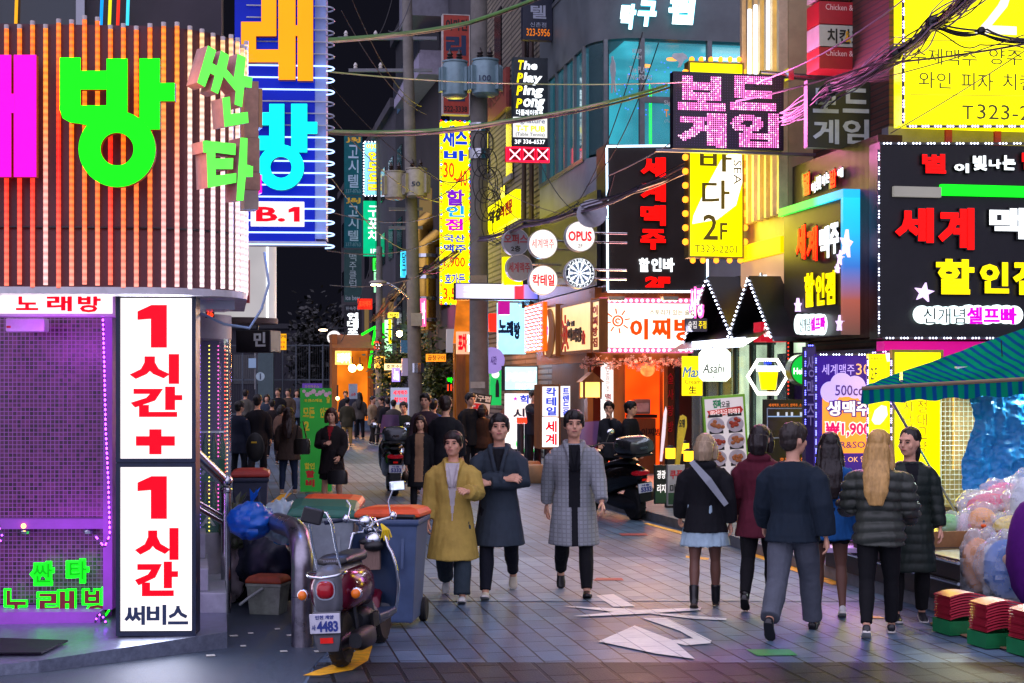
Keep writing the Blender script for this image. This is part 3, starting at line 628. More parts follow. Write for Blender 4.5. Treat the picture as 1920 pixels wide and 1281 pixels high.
# black corner sign, front
def star(sg, cx, cy, r, off, mat, rot=0, sx=1.0): return sg.shape([(cx+sx*(r if i%2==0 else r*.42)*math.sin(R(rot+36*i)), cy-(r if i%2==0 else r*.42)*math.cos(R(rot+36*i))) for i in range(10)], mat, 'star_emblem', off, .04)
sg = Sign('fascia_sign', 'wide black beer-hall sign facing the camera with red, yellow and white words', 'sign', (1648,272,2000,637), 18.1)
sg.panel((1650,272,2050,636), BSH, 'backing_sheet', 0, .3)
for t, r_, m_ in (('별',(1727,287,1775,327),REDL),('이',(1787,305,1818,326),WHT),('빛',(1822,290,1852,322),WHT),('나',(1852,297,1878,318),WHT),('는',(1878,290,1905,321),WHT),('밤',(1914,284,1955,320),REDL),
    ('세',(1676,388,1752,457),REDL),('계',(1757,388,1828,470),REDL),('맥',(1853,388,1925,450),WHT),('주',(1932,388,2005,450),WHT),('할',(1753,484,1828,554),YELE),('인',(1835,490,1893,552),YELE),('점',(1897,487,1960,555),YELE)):
    sg.text(t, r_, M('black rim', '050506', .4), .085, .02, .03, name='letter_rim'); x0,y0,x1,y1 = r_; sg.text(t, (x0+2,y0+2,x1-2,y1-2), m_, .035, .052, .012)
sg.panel((1677,350,1765,369), E('grey light bar', 'a8a49c', .45), 'light_bar', .06, 0); sg.panel((1765.5,349,2050,369), E('green light bar', '10ff20', 1.1), 'light_bar', .06, 0)
star(sg, 1731, 549, 19, .03, STARE, 10)
c = MB()
for i, x in enumerate((1728,1742,1757,1772,1787,1800)): P = sg.L(x,590+(i%2)*2,.04); c.ringp(P[0],P[1],.001,.105,-.06-.0007*i,-.03,20)
for i, x in enumerate((1815,1832,1850,1868,1886,1900)): P = sg.L(x,589+(i%3),.04); c.ringp(P[0],P[1],.001,.11,-.065-.0007*i,-.03,20)
c.build('cloud_face', E('white cloud face', 'e8ffff', 1.4, True, 0), sg.t)
sg.text('신개념', (1731,578,1809,607), BLACKV, .0, .072, .006); sg.text('셀프빠', (1812,576,1906,608), MAG, .035, .072, .006)
sg.leds([(1655,634),(2000,634)], .17, LEDW, 'led_strip', .02, .012, 3); sg.leds([(1650,269),(2000,269)], .17, LEDW, 'led_strip', .02, .013, 3)
sg.leds([(1648,280),(1648,632)], .16, LEDW, 'led_strip', .02, .011, 3)
sg.lamp((1660,290,2000,630), 'ffc0c8', 1.6, .15)
# black corner sign, side
sg = Sign('fascia_sign', 'narrow-looking brown-black beer-hall sign on the street side with a colour-changing light frame', 'sign', (1482,272,1647,638), FY(1647), SIDE, anchor=(1647,638))
v0 = FY(1647)
def zz(py, px=1647): return py
sg.panel((1486,283,1646.5,637), BRSH, 'backing_sheet', 0, .3)
a, b, c0, d0 = sg.box4((1494,380,1609,640), 0); zt_ = sg.L(1609,372)[1]; zb_ = sg.L(1609,636)[1]+.05
MB().box(a, b, -.18, -.003, zb_, zt_).build('raised_box', M('dark brown panel', '33272a', .4, .2, .3, 3), sg.t)
LFR = ramp_emit('light frame top', [(0,'20ff40'),(.55,'20ff60'),(.75,'10d0ff'),(1,'10a8ff')], a, b, 1.2, 'X'); LFS = ramp_emit('light frame side', [(0,'604038'),(.25,'a05040'),(.5,'3070c8'),(.75,'10b8ff'),(1,'10d0ff')], zb_, zt_, .95, 'Z')
MB().box(a-.1, b+.07, -.22, -.005, zt_, zt_+.1).build('light_bar', LFR, sg.t); MB().box(b, b+.07, -.22, -.005, zb_, zt_-.002).build('light_bar', LFS, sg.t)
for t, r_, m_, o_ in (('별',(1507,322,1520,368),REDL,.02),('이',(1522,340,1530,364),WHT,.02),('빛',(1531,328,1541,358),WHT,.02),('나',(1542,326,1549,350),WHT,.02),('는',(1549,321,1556,345),WHT,.02),('밤',(1557,316,1570,354),REDL,.02),('에',(1571,314,1582,335),WHT,.02),
    ('세',(1493,421,1512,490),REDL,.2),('계',(1513,424,1534,493),REDL,.2),('맥',(1537,423,1556,487),WHT,.2),('주',(1557,416,1574,478),WHT,.2),('할',(1509,510,1528,578),YELE,.2),('인',(1530,511,1547,575),YELE,.2),('점',(1548,506,1567,573),YELE,.2)):
    sg.text(t, r_, M('black rim'), .085, o_, .03, name='letter_rim'); x0,y0,x1,y1 = r_; sg.text(t, (x0+.7,y0+2,x1-.7,y1-2), m_, .035, o_+.032, .012)
star(sg,1590,458,28,.2,STARE,8,.38); star(sg,1579,484,15,.2,STARE,8,.38); star(sg,1573,504,9,.2,STARE,8,.38); star(sg,1499,573,14,.2,STARE,0,.38); star(sg,1578,607,16,.2,STARE,0,.4)
c = MB()
for i, x in enumerate((1501,1507,1513,1519,1526,1533,1539,1544)): P = sg.L(x,608+(i%2),.2); c.ringp(P[0],P[1],.001,.13,-.24-.0007*i,-.2,18)
c.build('cloud_face', E('white cloud face'), sg.t); sg.text('신개념', (1500,597,1519,622), BLACKV, .0, .246, .006); sg.text('셀프빠', (1520,594,1548,620), MAG, .04, .246, .006)
sg.lamp((1490,300,1640,630), 'c8b8ff', 1.2, .3)
# yellow billboard
sg = Sign('billboard', 'huge yellow bar billboard edged with violet-white leds above the black corner sign', 'sign', (1697,-40,1990,238), 17.9)
sg.panel((1697,-60,2050,238), YEL2, 'face_panel', .0, .3); GRT = M('olive print', '5a5410', .5)
for t, r_ in (('수제맥주',(1708,92,1832,122)),('양주',(1854,92,1917,122)),('카페',(1935,92,1990,122)),('와인',(1722,135,1783,166)),('피자',(1802,137,1862,170)),('치킨',(1880,139,1938,170)),('323-2201',(1832,198,1990,226))): sg.text(t, r_, GRT, .0, .003, .004)
sg.text('T', (1804,198,1825,224), GRT, .0, .003, .004); sg.text('2F', (1828,-50,1990,66), WHITE1, -.0, .003, .006)
for y in (75, 177): sg.shape([(1706,y),(2040,y+4),(2040,y+5.2),(1706,y+1.2)], GRT, 'rule_line', .003, .003)
sg.leds([(1694,-40),(1694,232)], .145, LEDV, 'led_strip', .03, .014, 3); sg.leds([(1700,237),(2000,237)], .145, LEDV, 'led_strip', .03, .014, 3)
sg.lamp((1700,-40,2000,235), 'ffe820', 3.5)
for x in (1778, 1870):
    P = sg.L(x,258,-.3); MB().box(P[0]-.04,P[0]+.04,.28,.32,P[1]-.12,P[1]+.12).build('red_bracket', M('red paint', 'a02030', .5), sg.t)
# street level below the black sign
purp = thing('storefront', 'purple shop front wall with magenta lintel under the black corner sign', 'shop front', (0,0,0), ST)
MB().box(UF+.12, UF+.3, 17.3, 20.6, .13, 2.42).build('purple_wall', M('purple painted wall', '3c2468', .5, 0, .2, 2), purp)
MB().box(UF+.1, UF+7, 16.98, 17.2, 2.3, 2.5).build('magenta_lintel', E('magenta lintel', 'e8109c', .5), purp)
MB().box(UF+.1, UF+7, 17.25, 17.3, .13, 2.3).build('back_wall', M('pale yellow wall', 'b0a060', .6), purp)
sg = Sign('poster_sign', 'lit purple and orange draught beer price board ringed with leds', 'sign', (1530,662,1628,905), 17.6)
sg.panel((1531,664,1640,905), E('deep purple poster', '3a1c90', .55, True, .1), 'poster_face', 0, .08)
c = MB()
for i, (x, y, r_) in enumerate(((1557,735,.12),(1578,722,.14),(1603,726,.13),(1622,738,.1))): P = sg.L(x,y,.003); c.ringp(P[0],P[1],.001,r_,-.006-.0006*i,-.003,24)
c.build('cloud_print', E('lilac print', 'c8b0ff', .75), sg.t)
sg.panel((1542,742,1638,850), E('orange print', 'ff9838', .85), 'price_panel', .005, 0); sg.panel((1542,732,1638,744), E('lilac print'), 'band', .0055, 0)
LIL = E('lilac lettering', 'c4aaff', .8)
sg.text('세계맥주', (1541,683,1602,703), LIL, .0, .004, .003); sg.text('30', (1605,682,1632,703), E('peach lettering', 'ffb878', .8), .0, .004, .003)
sg.text('500cc', (1566,722,1618,742), M('purple print', '4a1c9c', .5), .01, .0095, .003)
sg.text('생맥주', (1548,750,1634,782), E('purple outline', '4a10a0', .4), .1, .0075, .003, name='lettering_outline'); sg.text('생맥주', (1550,752,1632,780), WHITE1, .03, .012, .003)
sg.text('₩1,900', (1546,790,1634,822), WHITE1, .09, .0075, .003, name='lettering_outline'); sg.text('₩1,900', (1548,792,1632,820), E('hot pink print', 'ff1060', .9), .03, .012, .003)
sg.text('BEER&SOJU', (1545,828,1640,844), M('purple print'), .01, .0085, .003)
sg.text('도 OK 안주', (1574,855,1636,867), E('peach lettering'), .0, .004, .003)
sg.leds([(1530,668),(1530,905)], .1, LEDB, 'led_strip', .03, .01, 3); sg.leds([(1532,665),(1628,665)], .14, LEDW, 'led_strip', .03, .01, 3)
sg.lamp((1535,670,1625,860), 'c070ff', 5)
sg = Sign('blade_sign', 'slim purple upright sign beside the draught beer price board', 'sign', (1510,648,1529,870), 18.0)
sg.panel((1511,650,1529,900), M('dark purple sheet', '3a2a5a', .5), 'face_panel', 0, .12); sg.text('생맥주', (1513,665,1527,800), E('dim lilac lettering', '9080c0', .35), .0, .003, .004, vertical=True)
sg.leds([(1510,655),(1510,800)], .1, LEDB, 'led_strip', .02, .009, 3); sg.leds([(1512,648),(1528,648)], .1, LEDB, 'led_strip', .02, .009, 3)
sg = Sign('banner_sign', 'narrow yellow lit banner with a cocktail glass beside the purple price board', 'sign', (1628,662,1668,950), 17.3)
sg.panel((1629,664,1668,955), YEL, 'face_panel', 0, .06); sg.text('2F', (1632,690,1645,712), GRT, 0, .003, .004); sg.text('맥주바나', (1632,812,1666,836), GRT, 0, .003, .004); sg.text('THE BEER SEA', (1630,669,1654,676), GRT, 0, .003, .003)
GLOV = E('white glass print', 'f8f4e8', 1.1, False, 0)
sg.shape([(1634,788),(1640,770),(1652,760),(1662,762),(1664,778),(1656,790),(1650,796),(1640,796)], GLOV, 'goblet_print', .003, .003); sg.shape([(1660,662),(1668,662),(1668,678),(1663,678)], GLOV, 'goblet_print', .003, .003)
sg.leds([(1629,662),(1668,659)], .11, LEDV, 'led_strip', .03, .01, 2); sg.leds([(1627,672),(1627,905)], .1, LEDV, 'led_strip', .03, .01, 3); sg.leds([(1671,672),(1671,905)], .1, LEDV, 'led_strip', .03, .01, 3)
sg.lamp((1630,670,1668,950), 'ffe820', 5)
sg = Sign('banner_sign', 'wide yellow lit wall panel with upright brown words behind the toy stall', 'sign', (1673,658,1764,955), 17.5)
sg.panel((1674,657,1768,955), YEL, 'face_panel', 0, .06); OLB = M('brown print', 'a88a18', .5)
sg.text('지나쳐', (1694,752,1710,815), OLB, -.005, .003, .004, vertical=True); sg.text('절대그냥', (1720,750,1738,850), OLB, -.005, .003, .004, vertical=True)
sg.frame((1673,656,1769,957), .03, M('olive frame', '8a8218', .5), 'frame', .012, .06)
sg.lamp((1680,660,1764,950), 'ffe830', 5)
# ---------------------------------------------------------------- chicken pub building
YCL = M('cream cladding', 'b8a078', .5, 0, .2, 2)
B_ = bld('pub_building', 'pub building with yellow lit upper windows behind the long blade sign', UF, UF+9, VY(1481)+.05, VY(1395), 3.0, 10.5, YCL)
vA, vB = VY(1481)+.1, VY(1395)
MB().box(UF+.3, UF+9, vA, VY(1300), .13, 3.0).build('ground_floor_wall', M('dark shop wall', '2c2826', .6), B_)
MB().box(UF, UF+9, VY(1395)+.01, VY(1300), 2.9, 3.6).build('rear_block', BSH, B_)
yw = E('yellow lit window', 'ffd820', 1.0, True, .25, 1.5); cw = E('cream lit window', 'ffdca8', .8, True, .3, 1.5); MUL = M('cream mullion', 'd8c098', .45)
n = 7
for i in range(n):
    v_ = vA+(vB-vA)*i/n; d = (vB-vA)/n
    p_ = MB().box(UF-.06, UF-.003, v_+.06, v_+d-.03, 4.35, 5.9).build('window', yw if i%3 else cw, B_); MB().box(UF-.13, UF-.004, v_-.03, v_+.05, 4.3, 6.0).build('mullion', MUL, p_)
    p_ = MB().box(UF-.06, UF-.003, v_+.06, v_+d-.03, 6.2, 7.6).build('window', cw if i%2 else yw, B_); MB().box(UF-.13, UF-.004, v_-.03, v_+.05, 6.1, 7.7).build('mullion', MUL, p_)
    if i in (1,3,4): MB().tube([(UF-.18,v_,6.3),(UF-.18,v_,7.3)], .025, 6).build('white_light_tube', E('white tube','e8f0ff',2.5,True,0), B_)
MB().box(UF-.1, UF-.002, vA, vB, 3.78, 4.0).build('yellow_band', E('yellow band', 'ffd000', .9, True), B_)
MB().box(UF-.05, UF-.003, vA, vB, 3.0, 3.76).build('cream_band', E('warm cream panel', 'ffc8a0', .35), B_)
SLAT = brick_mat('brown slat brick', '5a3428', '70463a', '241614', .9, .1, .02, .5, 'yz', .6, .9)
MB().box(UF-.25, UF-.01, VY(1500), VY(1388), 7.75, 10.5).build('slat_wall', SLAT, B_)
def dotgrid(t, nx, ny, bold):
    vs, fs, a, b, c, d, e = glyphs(t, bold); tr = []
    for f in fs:
        if all(vs[i][2] > .3 for i in f):
            for k in range(1, len(f)-1): tr.append((vs[f[0]], vs[f[k]], vs[f[k+1]]))
    out = []
    for j in range(ny):
        for i in range(nx):
            x = a+(b-a)*(i+.5)/nx; y = c+(d-c)*(j+.5)/ny
            for p, q, r_ in tr:
                s1 = (q[0]-p[0])*(y-p[1])-(q[1]-p[1])*(x-p[0]); s2 = (r_[0]-q[0])*(y-q[1])-(r_[1]-q[1])*(x-q[0]); s3 = (p[0]-r_[0])*(y-r_[1])-(p[1]-r_[1])*(x-r_[0])
                if (s1 >= 0 and s2 >= 0 and s3 >= 0) or (s1 <= 0 and s2 <= 0 and s3 <= 0): out.append(((i+.5)/nx, (j+.5)/ny)); break
    return out
sg = Sign('led_matrix_sign', 'dot-matrix sign glowing pink with four block letters on a steel bracket', 'led sign', (1262,137,1470,280), 20.2)
sg.panel((1262,137,1470,280), M('violet-black case', '1c1026', .4), 'case', 0, .16, .01); sg.panel((1230,283,1530,288), M('grey beam', '70707a', .4, .6), 'support_beam', -.05, .12)
LP1 = E('pink led dots', 'ff78cc', 1.7, True, 0); LP2 = E('pale led dots', 'ffb4e4', 2.2, True, 0); mm = MB(); bgd = MB()
for t, r_ in (('보',(1270,143,1360,208)),('드',(1368,143,1455,208)),('게',(1270,212,1362,277)),('임',(1368,212,1460,277))):
    a, b, c0, d0 = sg.box4(r_)
    for q, w_ in dotgrid(t, 22, 17, .05): mm.gem((a+(b-a)*q, -.014, c0+(d0-c0)*w_), .0125, random.choice((0,0,1)))
sg.lamp((1266,141,1466,276), 'ff80d0', 13)
a, b, c0, d0 = sg.box4((1266,141,1466,276))
for i in range(42):
    for j in range(28): bgd.box(a+(b-a)*(i+.5)/42-.004, a+(b-a)*(i+.5)/42+.004, -.004, -.001, c0+(d0-c0)*(j+.5)/28-.004, c0+(d0-c0)*(j+.5)/28+.004)
mm.build('led_lettering', [LP1, LP2], sg.t); bgd.build('unlit_dot_grid', M('unlit led', '5a3a70', .4), sg.t)['kind'] = 'stuff'
z_ = .143*0+sg.L(1470,140)[1]; x1_ = sg.L(1650,140)[0]; x0_ = sg.L(1430,140)[0]
MB().tube([(x0_,.1,z_+.02),(x1_,.1,z_-.04)], .045, 10).build('bracket_pipe', STEEL, sg.t, smooth=50); MB().box(sg.L(1480,140)[0], sg.L(1490,140)[0], .03, .17, z_-.06, z_+.1).build('clamp', STEEL, sg.t)
MB().tube([(x1_-.1,.05,z_-.1),(x1_-.02,-.02,z_-.25),(x1_+.03,-.05,z_-.33)], .03, 8).build('flood_lamp', STEEL, sg.t)
sg = Sign('box_sign', 'black box sign with four grey words beside the pink dot-matrix sign', 'sign', (1513,150,1640,278), 19.0)
sg.panel((1514,152,1640,278), M('charcoal sheet', '1e2026', .5, .2), 'case', 0, .12); GRL = M('grey vinyl', 'a8b0c0', .5)
for t, r_ in (('보',(1524,166,1572,212)),('드',(1580,166,1629,212)),('게',(1524,224,1573,270)),('임',(1580,224,1629,270))): sg.text(t, r_, GRL, .025, .003, .006)
for y0, y1, c, t1, col, lab in ((-30,-2,'c8c0bc','','','topmost white pub box sign, cut by the roofline'),(4,46,'a81828','Chicken & Hof','f0b0b0','upper red pub box sign above the white one'),(48,88,'b0b0a8','','', 'white pub box sign with brush words between two red ones'),(90,130,'a81828','Chicken & Hof','f8e0e0','lower red pub box sign above the black box sign')):
    sg = Sign('box_sign', lab, 'sign', (1538,y0,1628,y1), 19.6)
    sg.panel((1536,y0,1628,y1), M('box '+c, c, .45, 0, .12), 'case', 0, .42)
    if t1: sg.text(t1, (1548,y0+5,1622,y0+16), M('pink vinyl', 'e8c0c0', .5), .0, .003, .004)
    elif y0 > 0:
        for t, r_, m_ in (('치킨',(1524+27,54,1566+27,82),BLACKV),('&',(1568+4+12,58,1586+10,80),M('gold vinyl','d8a010',.5)),('호프',(1597,55,1624,82),BLACKV)): sg.text(t, r_, m_, .02, .003, .004)
# long yellow blade sign with bulbs
sg = Sign('blade_sign', 'long yellow and white blade sign with a row of orange bulbs down each edge', 'sign', (1293,122,1393,482), 22.2)
sg.panel((1293,118,1393,482), YEL2, 'face_panel', 0, .2); sg.frame((1291,116,1395,484), .025, M('dull gold frame', '8a7838', .4, .5), 'frame', .012, .2)
sg.shape([(1390,285),(1392,340),(1380,385),(1345,412),(1298,420),(1300,405),(1325,350),(1352,300),(1372,284)], E('white swirl print', 'fffaf0', 1.2), 'swirl_print', .002, .002)
sg.lamp((1295,290,1390,480), 'ffe840', 4); OLV = M('olive print'); sg.text('바', (1312,278,1372,322), OLV, .012, .006, .004); sg.text('다', (1316,338,1368,392), OLV, .012, .006, .004); sg.text('2', (1318,402,1346,450), OLV, .01, .006, .004); sg.text('F', (1350,418,1364,450), OLV, .01, .006, .004)
sg.text('T323-2201', (1302,460,1382,474), OLV, .0, .006, .004)
mm = MB(); P = sg.L(1375,320); mm2 = MB()
put_text(mm2, 'SEA', 0, .35, 0, .12, 0, .004); mm2.v = [(P[0]+z, -.006+y*0, P[1]-x+.15) for x, y, z in mm2.v]; mm2.build('lettering', OLV, sg.t)
BULB = E('orange bulb', 'ff9020', 2.2, True, 0); BASE = M('bulb socket', '6a4a20', .5)
for i in range(13):
    for px in (1287, 1399):
        y = 135+i*26.5
        if px < 1290 and 136 < y < 285: continue
        P = sg.L(px, y, .02); bb = MB().ball((P[0],.03,P[1]), .048, 10, 6).build('bulb', BULB, sg.t, smooth=60); 
for x in (1299,1317,1335,1353,1371,1388):
    P = sg.L(x,113); MB().ball((P[0],.05,P[1]+.02), .04, 10, 6).build('bulb', BULB, sg.t, smooth=60)
for x in (1301,1320,1345,1370,1390):
    P = sg.L(x,488); MB().ball((P[0],.05,P[1]-.0), .042, 10, 6).build('bulb', BULB, sg.t, smooth=60)
# canopies of the pub, facing the street
YC = FY(1385)
def gable(pxl, pxr, label):
    t = Sign('gabled_canopy', label, 'canopy', (pxl,520,pxr,655), FY(pxr,.15), SIDE, anchor=(pxr,655))
    a = t.L(pxl,600)[0]; z1 = t.L((pxl+pxr)/2,530)[1]; z0 = t.L(pxr,655)[1]; b = t.L(pxr,600)[0]; mid = (a+b)/2
    MB().prism([(a,z0+.15),(b,z0+.15),(b,z0+.3),(mid,z1),(a,z0+.3)], 0, .5).build('gable_board', M('black canopy board', '141417', .45, .1), t.t)
    MB().add([(a-.1,-.35,z0+.1),(mid,-.35,z1+.02),(mid,.5,z1+.02),(a-.1,.5,z0+.1),(a-.1,-.35,z0+.16),(mid,-.35,z1+.09),(mid,.5,z1+.09),(a-.1,.5,z0+.16)], [(0,1,2,3),(7,6,5,4),(0,4,5,1),(2,6,7,3),(1,5,6,2),(3,7,4,0)]).add([(b+.1,-.35,z0+.1),(mid+.002,-.35,z1+.02),(mid+.002,.5,z1+.02),(b+.1,.5,z0+.1),(b+.1,-.35,z0+.16),(mid+.002,-.35,z1+.09),(mid+.002,.5,z1+.09),(b+.1,.5,z0+.16)], [(3,2,1,0),(4,5,6,7),(1,5,4,0),(3,7,6,2),(2,6,5,1),(0,4,7,3)]).build('roof', BSH, t.t)
    m = MB()
    for p, q in (((a-.1,z0+.13),(mid,z1+.05)),((mid,z1+.05),(b+.1,z0+.13))):
        for i in range(15): m.gem((p[0]+(q[0]-p[0])*(i+.5)/15, -.37, p[1]+(q[1]-p[1])*(i+.5)/15), .018)
    m.build('led_strip', LEDW, t.t)
    return t, a, b, z0, z1
g1 = gable(1326, 1416, 'black gabled canopy edged with white leds beside the orange pub sign'); g2 = gable(1412, 1492, 'black gabled canopy edged with white leds beside the brown beer-hall sign')
skirt = MB(); t_, a, b, z0, z1 = g1
MB().add([(a-.1,-.6,z0),(b+1.2,-.6,z0),(b+1.2,-.02,z0+.35),(a-.1,-.02,z0+.35)], [(0,1,2,3)]).build('sloped_skirt', BSH, t_.t)
t_.leds([(1272,657),(1335,652)], .1, LEDW, 'led_strip', .6, .012, 1)
g1[0].lamp((1290,600,1390,655), 'e0e8ff', 6, .4, tilt=40); g2[0].lamp((1390,600,1480,655), 'e8f4e0', 6, .4, tilt=40)
# small pub signs
def plate_sign(label, rect, Y, face, back=.1, name='plate_sign', yaw=ST, frame=None):
    s_ = Sign(name, label, 'sign', rect, Y, yaw); s_.panel(rect, face, 'face_panel', 0, back)
    if frame: s_.frame((rect[0]-1,rect[1]-1,rect[2]+1,rect[3]+1), .025, frame, 'frame', .012, back)
    return s_
s_ = plate_sign('small red pub box sign hung below the gabled canopy', (1427,604,1480,641), 20.8, E('red box face', 'd81830', .6, False), .3); s_.text('Chicken & Hof', (1432,612,1462,632), WHT, .0, .003, .004)
s_ = Sign('channel_sign', 'white brush-letter pub sign standing on the canopy ridge', 'sign', (1397,512,1440,558), 21.6)
for t, r_, m_ in (('치킨',(1397,520,1414,556),WHT),('&',(1413,522,1422,552),YELE),('호프',(1421,512,1439,552),WHT)): s_.text(t, r_, BLACKP, .1, .0, .05, name='letter_rim'); s_.text(t, r_, m_, .04, .052, .012)
s_ = plate_sign('lilac plate reading natural food under the brush-letter pub sign', (1397,558,1438,582), 21.5, M('lilac plate', '5a4a68', .5), .08); s_.text('Natural food & House', (1399,564,1436,576), WHITE1, .0, .003, .004)
s_ = Sign('channel_sign', 'pink-rimmed upright neon pub word at the canopy corner', 'sign', (1291,537,1322,598), 23.2); s_.text('사랑', (1291,538,1321,597), PINKL, .07, .0, .03, name='letter_rim'); s_.text('사랑', (1294,542,1318,593), WHT, .02, .032, .01)
s_ = plate_sign('dim grey plate with a yellow mark below the pink neon word', (1286,597,1326,622), 23.1, M('grey plate', '6a6470', .5), .06); s_.text('주점', (1310,602,1324,616), YELE, .0, .003, .004); s_.text('술집', (1290,602,1306,616), WHITE1, 0, .003, .004)
s_ = Sign('channel_sign', 'white cursive neon pub word inside the dark gable', 'sign', (1372,588,1404,632), 22.6, SIDE+R(40)); s_.text('사랑', (1374,590,1402,630), WHT, .05, .0, .02)
def octo(cx, cy, rx, ry, c=.3): return [(cx-rx+c*rx,cy-ry),(cx+rx-c*rx,cy-ry),(cx+rx,cy-ry+c*rx),(cx+rx,cy+ry-c*rx),(cx+rx-c*rx,cy+ry),(cx-rx+c*rx,cy+ry),(cx-rx,cy+ry-c*rx),(cx-rx,cy-ry+c*rx)]
s_ = Sign('lantern_sign', 'eight-sided white beer light box hanging under the canopy', 'sign', (1310,655,1363,715), 20.6)
s_.shape(octo(1336.5,685,26.5,30), E('white beer lightbox', 'f4fff0', 1.7, True, .03), 'light_box', 0, .16); s_.text('Asahi', (1318,682,1358,700), M('silver-black print', '3a3c38', .4), .02, .163, .004, shear=.15); s_.text('生', (1331,703,1345,712), BLACKV, .0, .163, .004); s_.text('SUPER DRY', (1324,668,1350,672), M('gold vinyl'), 0, .163, .003)
s_ = Sign('neon_sign', 'hexagonal white neon sign with a full yellow beer glass', 'sign', (1402,672,1476,740), 19.6)
P = [s_.L(x,y) for x, y in ((1402,706),(1421,675),(1457,675),(1476,706),(1457,738),(1421,738))]
MB().tube([(x,0,z) for x, z in P], .024, 8, closed=True).build('neon_tube', E('white neon', 'fff8f0', 2.2, True, 0), s_.t); MB().tube([(x*.92,.05,(z-.23)*.92+.23) for x, z in P], .012, 6, closed=True).build('back_frame', DARKM, s_.t)
s_.shape([(1421,692),(1457,692),(1452,731),(1427,731)], E('beer yellow', 'ffd400', 1.4), 'beer_glass', 0, .05); s_.shape([(1416,686),(1462,686),(1460,697),(1418,697)], E('beer foam', 'f0f4ff', 1.4), 'beer_foam', .02, .05); s_.text('1664', (1432,676,1446,684), BLUE_T, .02, .0, .02)
s_ = Sign('round_sign', 'glowing green round beer sign sticking out below the brown sign', 'sign', (1484,668,1530,722), 19.3)
P = s_.L(1506,694); MB().disc(P[0],P[1],.18,-.05,.1).build('light_disc', E('green beer face', '00b438', .9, True), s_.t); MB().ringp(P[0],P[1],.18,.2,-.07,.1).build('rim', M('dark green rim', '0a4020', .4), s_.t); s_.text('Heineken', (1488,690,1535,702), WHT, .02, .052, .004)
s_ = plate_sign('yellow tapered draught beer sign in the dark glass shop front', (1280,668,1317,742), 24.2, E('yellow beer face', 'ffe010', 1.2, True), .05)
s_.text('Max', (1281,688,1316,708), E('blue-grey print', '5088c0', .6), .02, .003, .004, shear=.2); s_.text('Cream', (1284,712,1313,720), BLACKV, .0, .003, .004); s_.text('生', (1291,724,1306,738), BLACKV, .02, .003, .004)
# pub glass front
pg = thing('storefront', 'pale green-white glass pub front under the gabled canopies', 'shop front', (0,0,0), ST)
GG = glass_mat('pub glass', 'b0c8c0', .3, .05); vv0, vv1 = VY(1481)+.15, VY(1290)
for i in range(6):
    v_ = vv0+(vv1-vv0)*i/6; d = (vv1-vv0)/6
    MB().box(UF+.05, UF+.07, v_+.05, v_+d-.05, .4, 2.6).build('glass_pane', GG, pg); MB().box(UF+.02, UF+.1, v_-.03, v_+.05, .13, 2.7).build('door_frame', DARKM, pg)
MB().box(UF+.22, UF+.28, vv0, vv1-1.6, .6, 2.6).build('lit_interior', E('pale green interior', 'c8e0c0', 1.1, True, .7, 1.5), pg)
MB().box(UF+.03, UF+.12, vv0, vv1, .13, .4).build('kick_plate', M('grey plinth', '4a4a4c', .6), pg); MB().box(UF+.2, UF+.24, vv1-1.6, vv1, .13, 2.6).build('dark_screen', M('dark teal panel', '1c2a2c', .3), pg)
sg = Sign('led_sign', 'thin red led tube standing beside the pub door', 'light tube', (1475,618,1481,745), 20.2); sg.leds([(1478,618),(1478,742)], .05, E('red led'), 'led_strip', 0, .012, 1)
# ---------------------------------------------------------------- orange pub and table-tennis bar building
CLAD = M('grey panel cladding', '5c6468', .5, .1, .2, 1.5); CLADL = M('pale panel cladding', '8a8c94', .5, .1, .2, 1.5)
VC = 30.96; V1C = VY(1012)
C_ = thing('corner_building', 'grey panelled corner building with a glazed third-floor bar', 'building', (0,0,0), ST)
u1, v1 = UF, VC
ZS = [3.9, 6.75, 9.15, 10.7, 14]
def lshape(z0, z1, mat, name, r=1.0, off=0):
    """wall with a rounded street corner"""
    arc = [(u1+off+r-r*math.cos(R(a)), v1+off+r-r*math.sin(R(a))) for a in range(0, 91, 10)]
    MB().plate([(u1+off, V1C)]+arc+[(u1+10, v1+off), (u1+10, V1C)], z0, z1).build(name, mat, C_, smooth=40)
MB().box(u1+.3, u1+10, v1+2.2, V1C, .13, 3.9).box(u1+.3,u1+10,v1+.05,v1+2.19,2.72,3.9).build('ground_floor_wall', M('dark timber wall', '3a2418', .6), C_); lshape(3.9, 6.75, CLADL, 'first_floor_cladding'); lshape(9.15, 10.75, CLAD, 'spandrel'); lshape(12.6, 15, CLAD, 'top_cladding')
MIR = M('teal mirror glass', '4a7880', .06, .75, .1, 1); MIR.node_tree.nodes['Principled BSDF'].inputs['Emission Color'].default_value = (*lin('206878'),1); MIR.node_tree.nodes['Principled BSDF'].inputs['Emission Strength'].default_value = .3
WF = M('grey window frame', '70767a', .4, .5)
n = 5; r = 1.0
for row, (z0, z1) in enumerate(((6.75,9.15),(10.75,12.6))):
    for i in range(n):
        a = v1+r+(V1C-v1-r)*i/n; b = v1+r+(V1C-v1-r)*(i+1)/n
        MB().box(u1+.05, u1+.12, a+.04, b-.04, z0+.03, z1-.03).build('window_pane', MIR if row == 0 else M('dark upper glass', '30484c', .1, .6), C_)
        MB().box(u1-.02, u1+.16, b-.04, b+.04, z0, z1).build('window_frame', WF, C_)
    MB().box(u1-.03, u1+.04, v1+r, V1C, z0-.04, z0+.05).build('window_sill', WF, C_)
    MB().box(u1+.5, u1+.6, v1+r+.2, V1C, z0, z1).build('inner_wall', M('dark inner wall', '10181a', .8), C_)
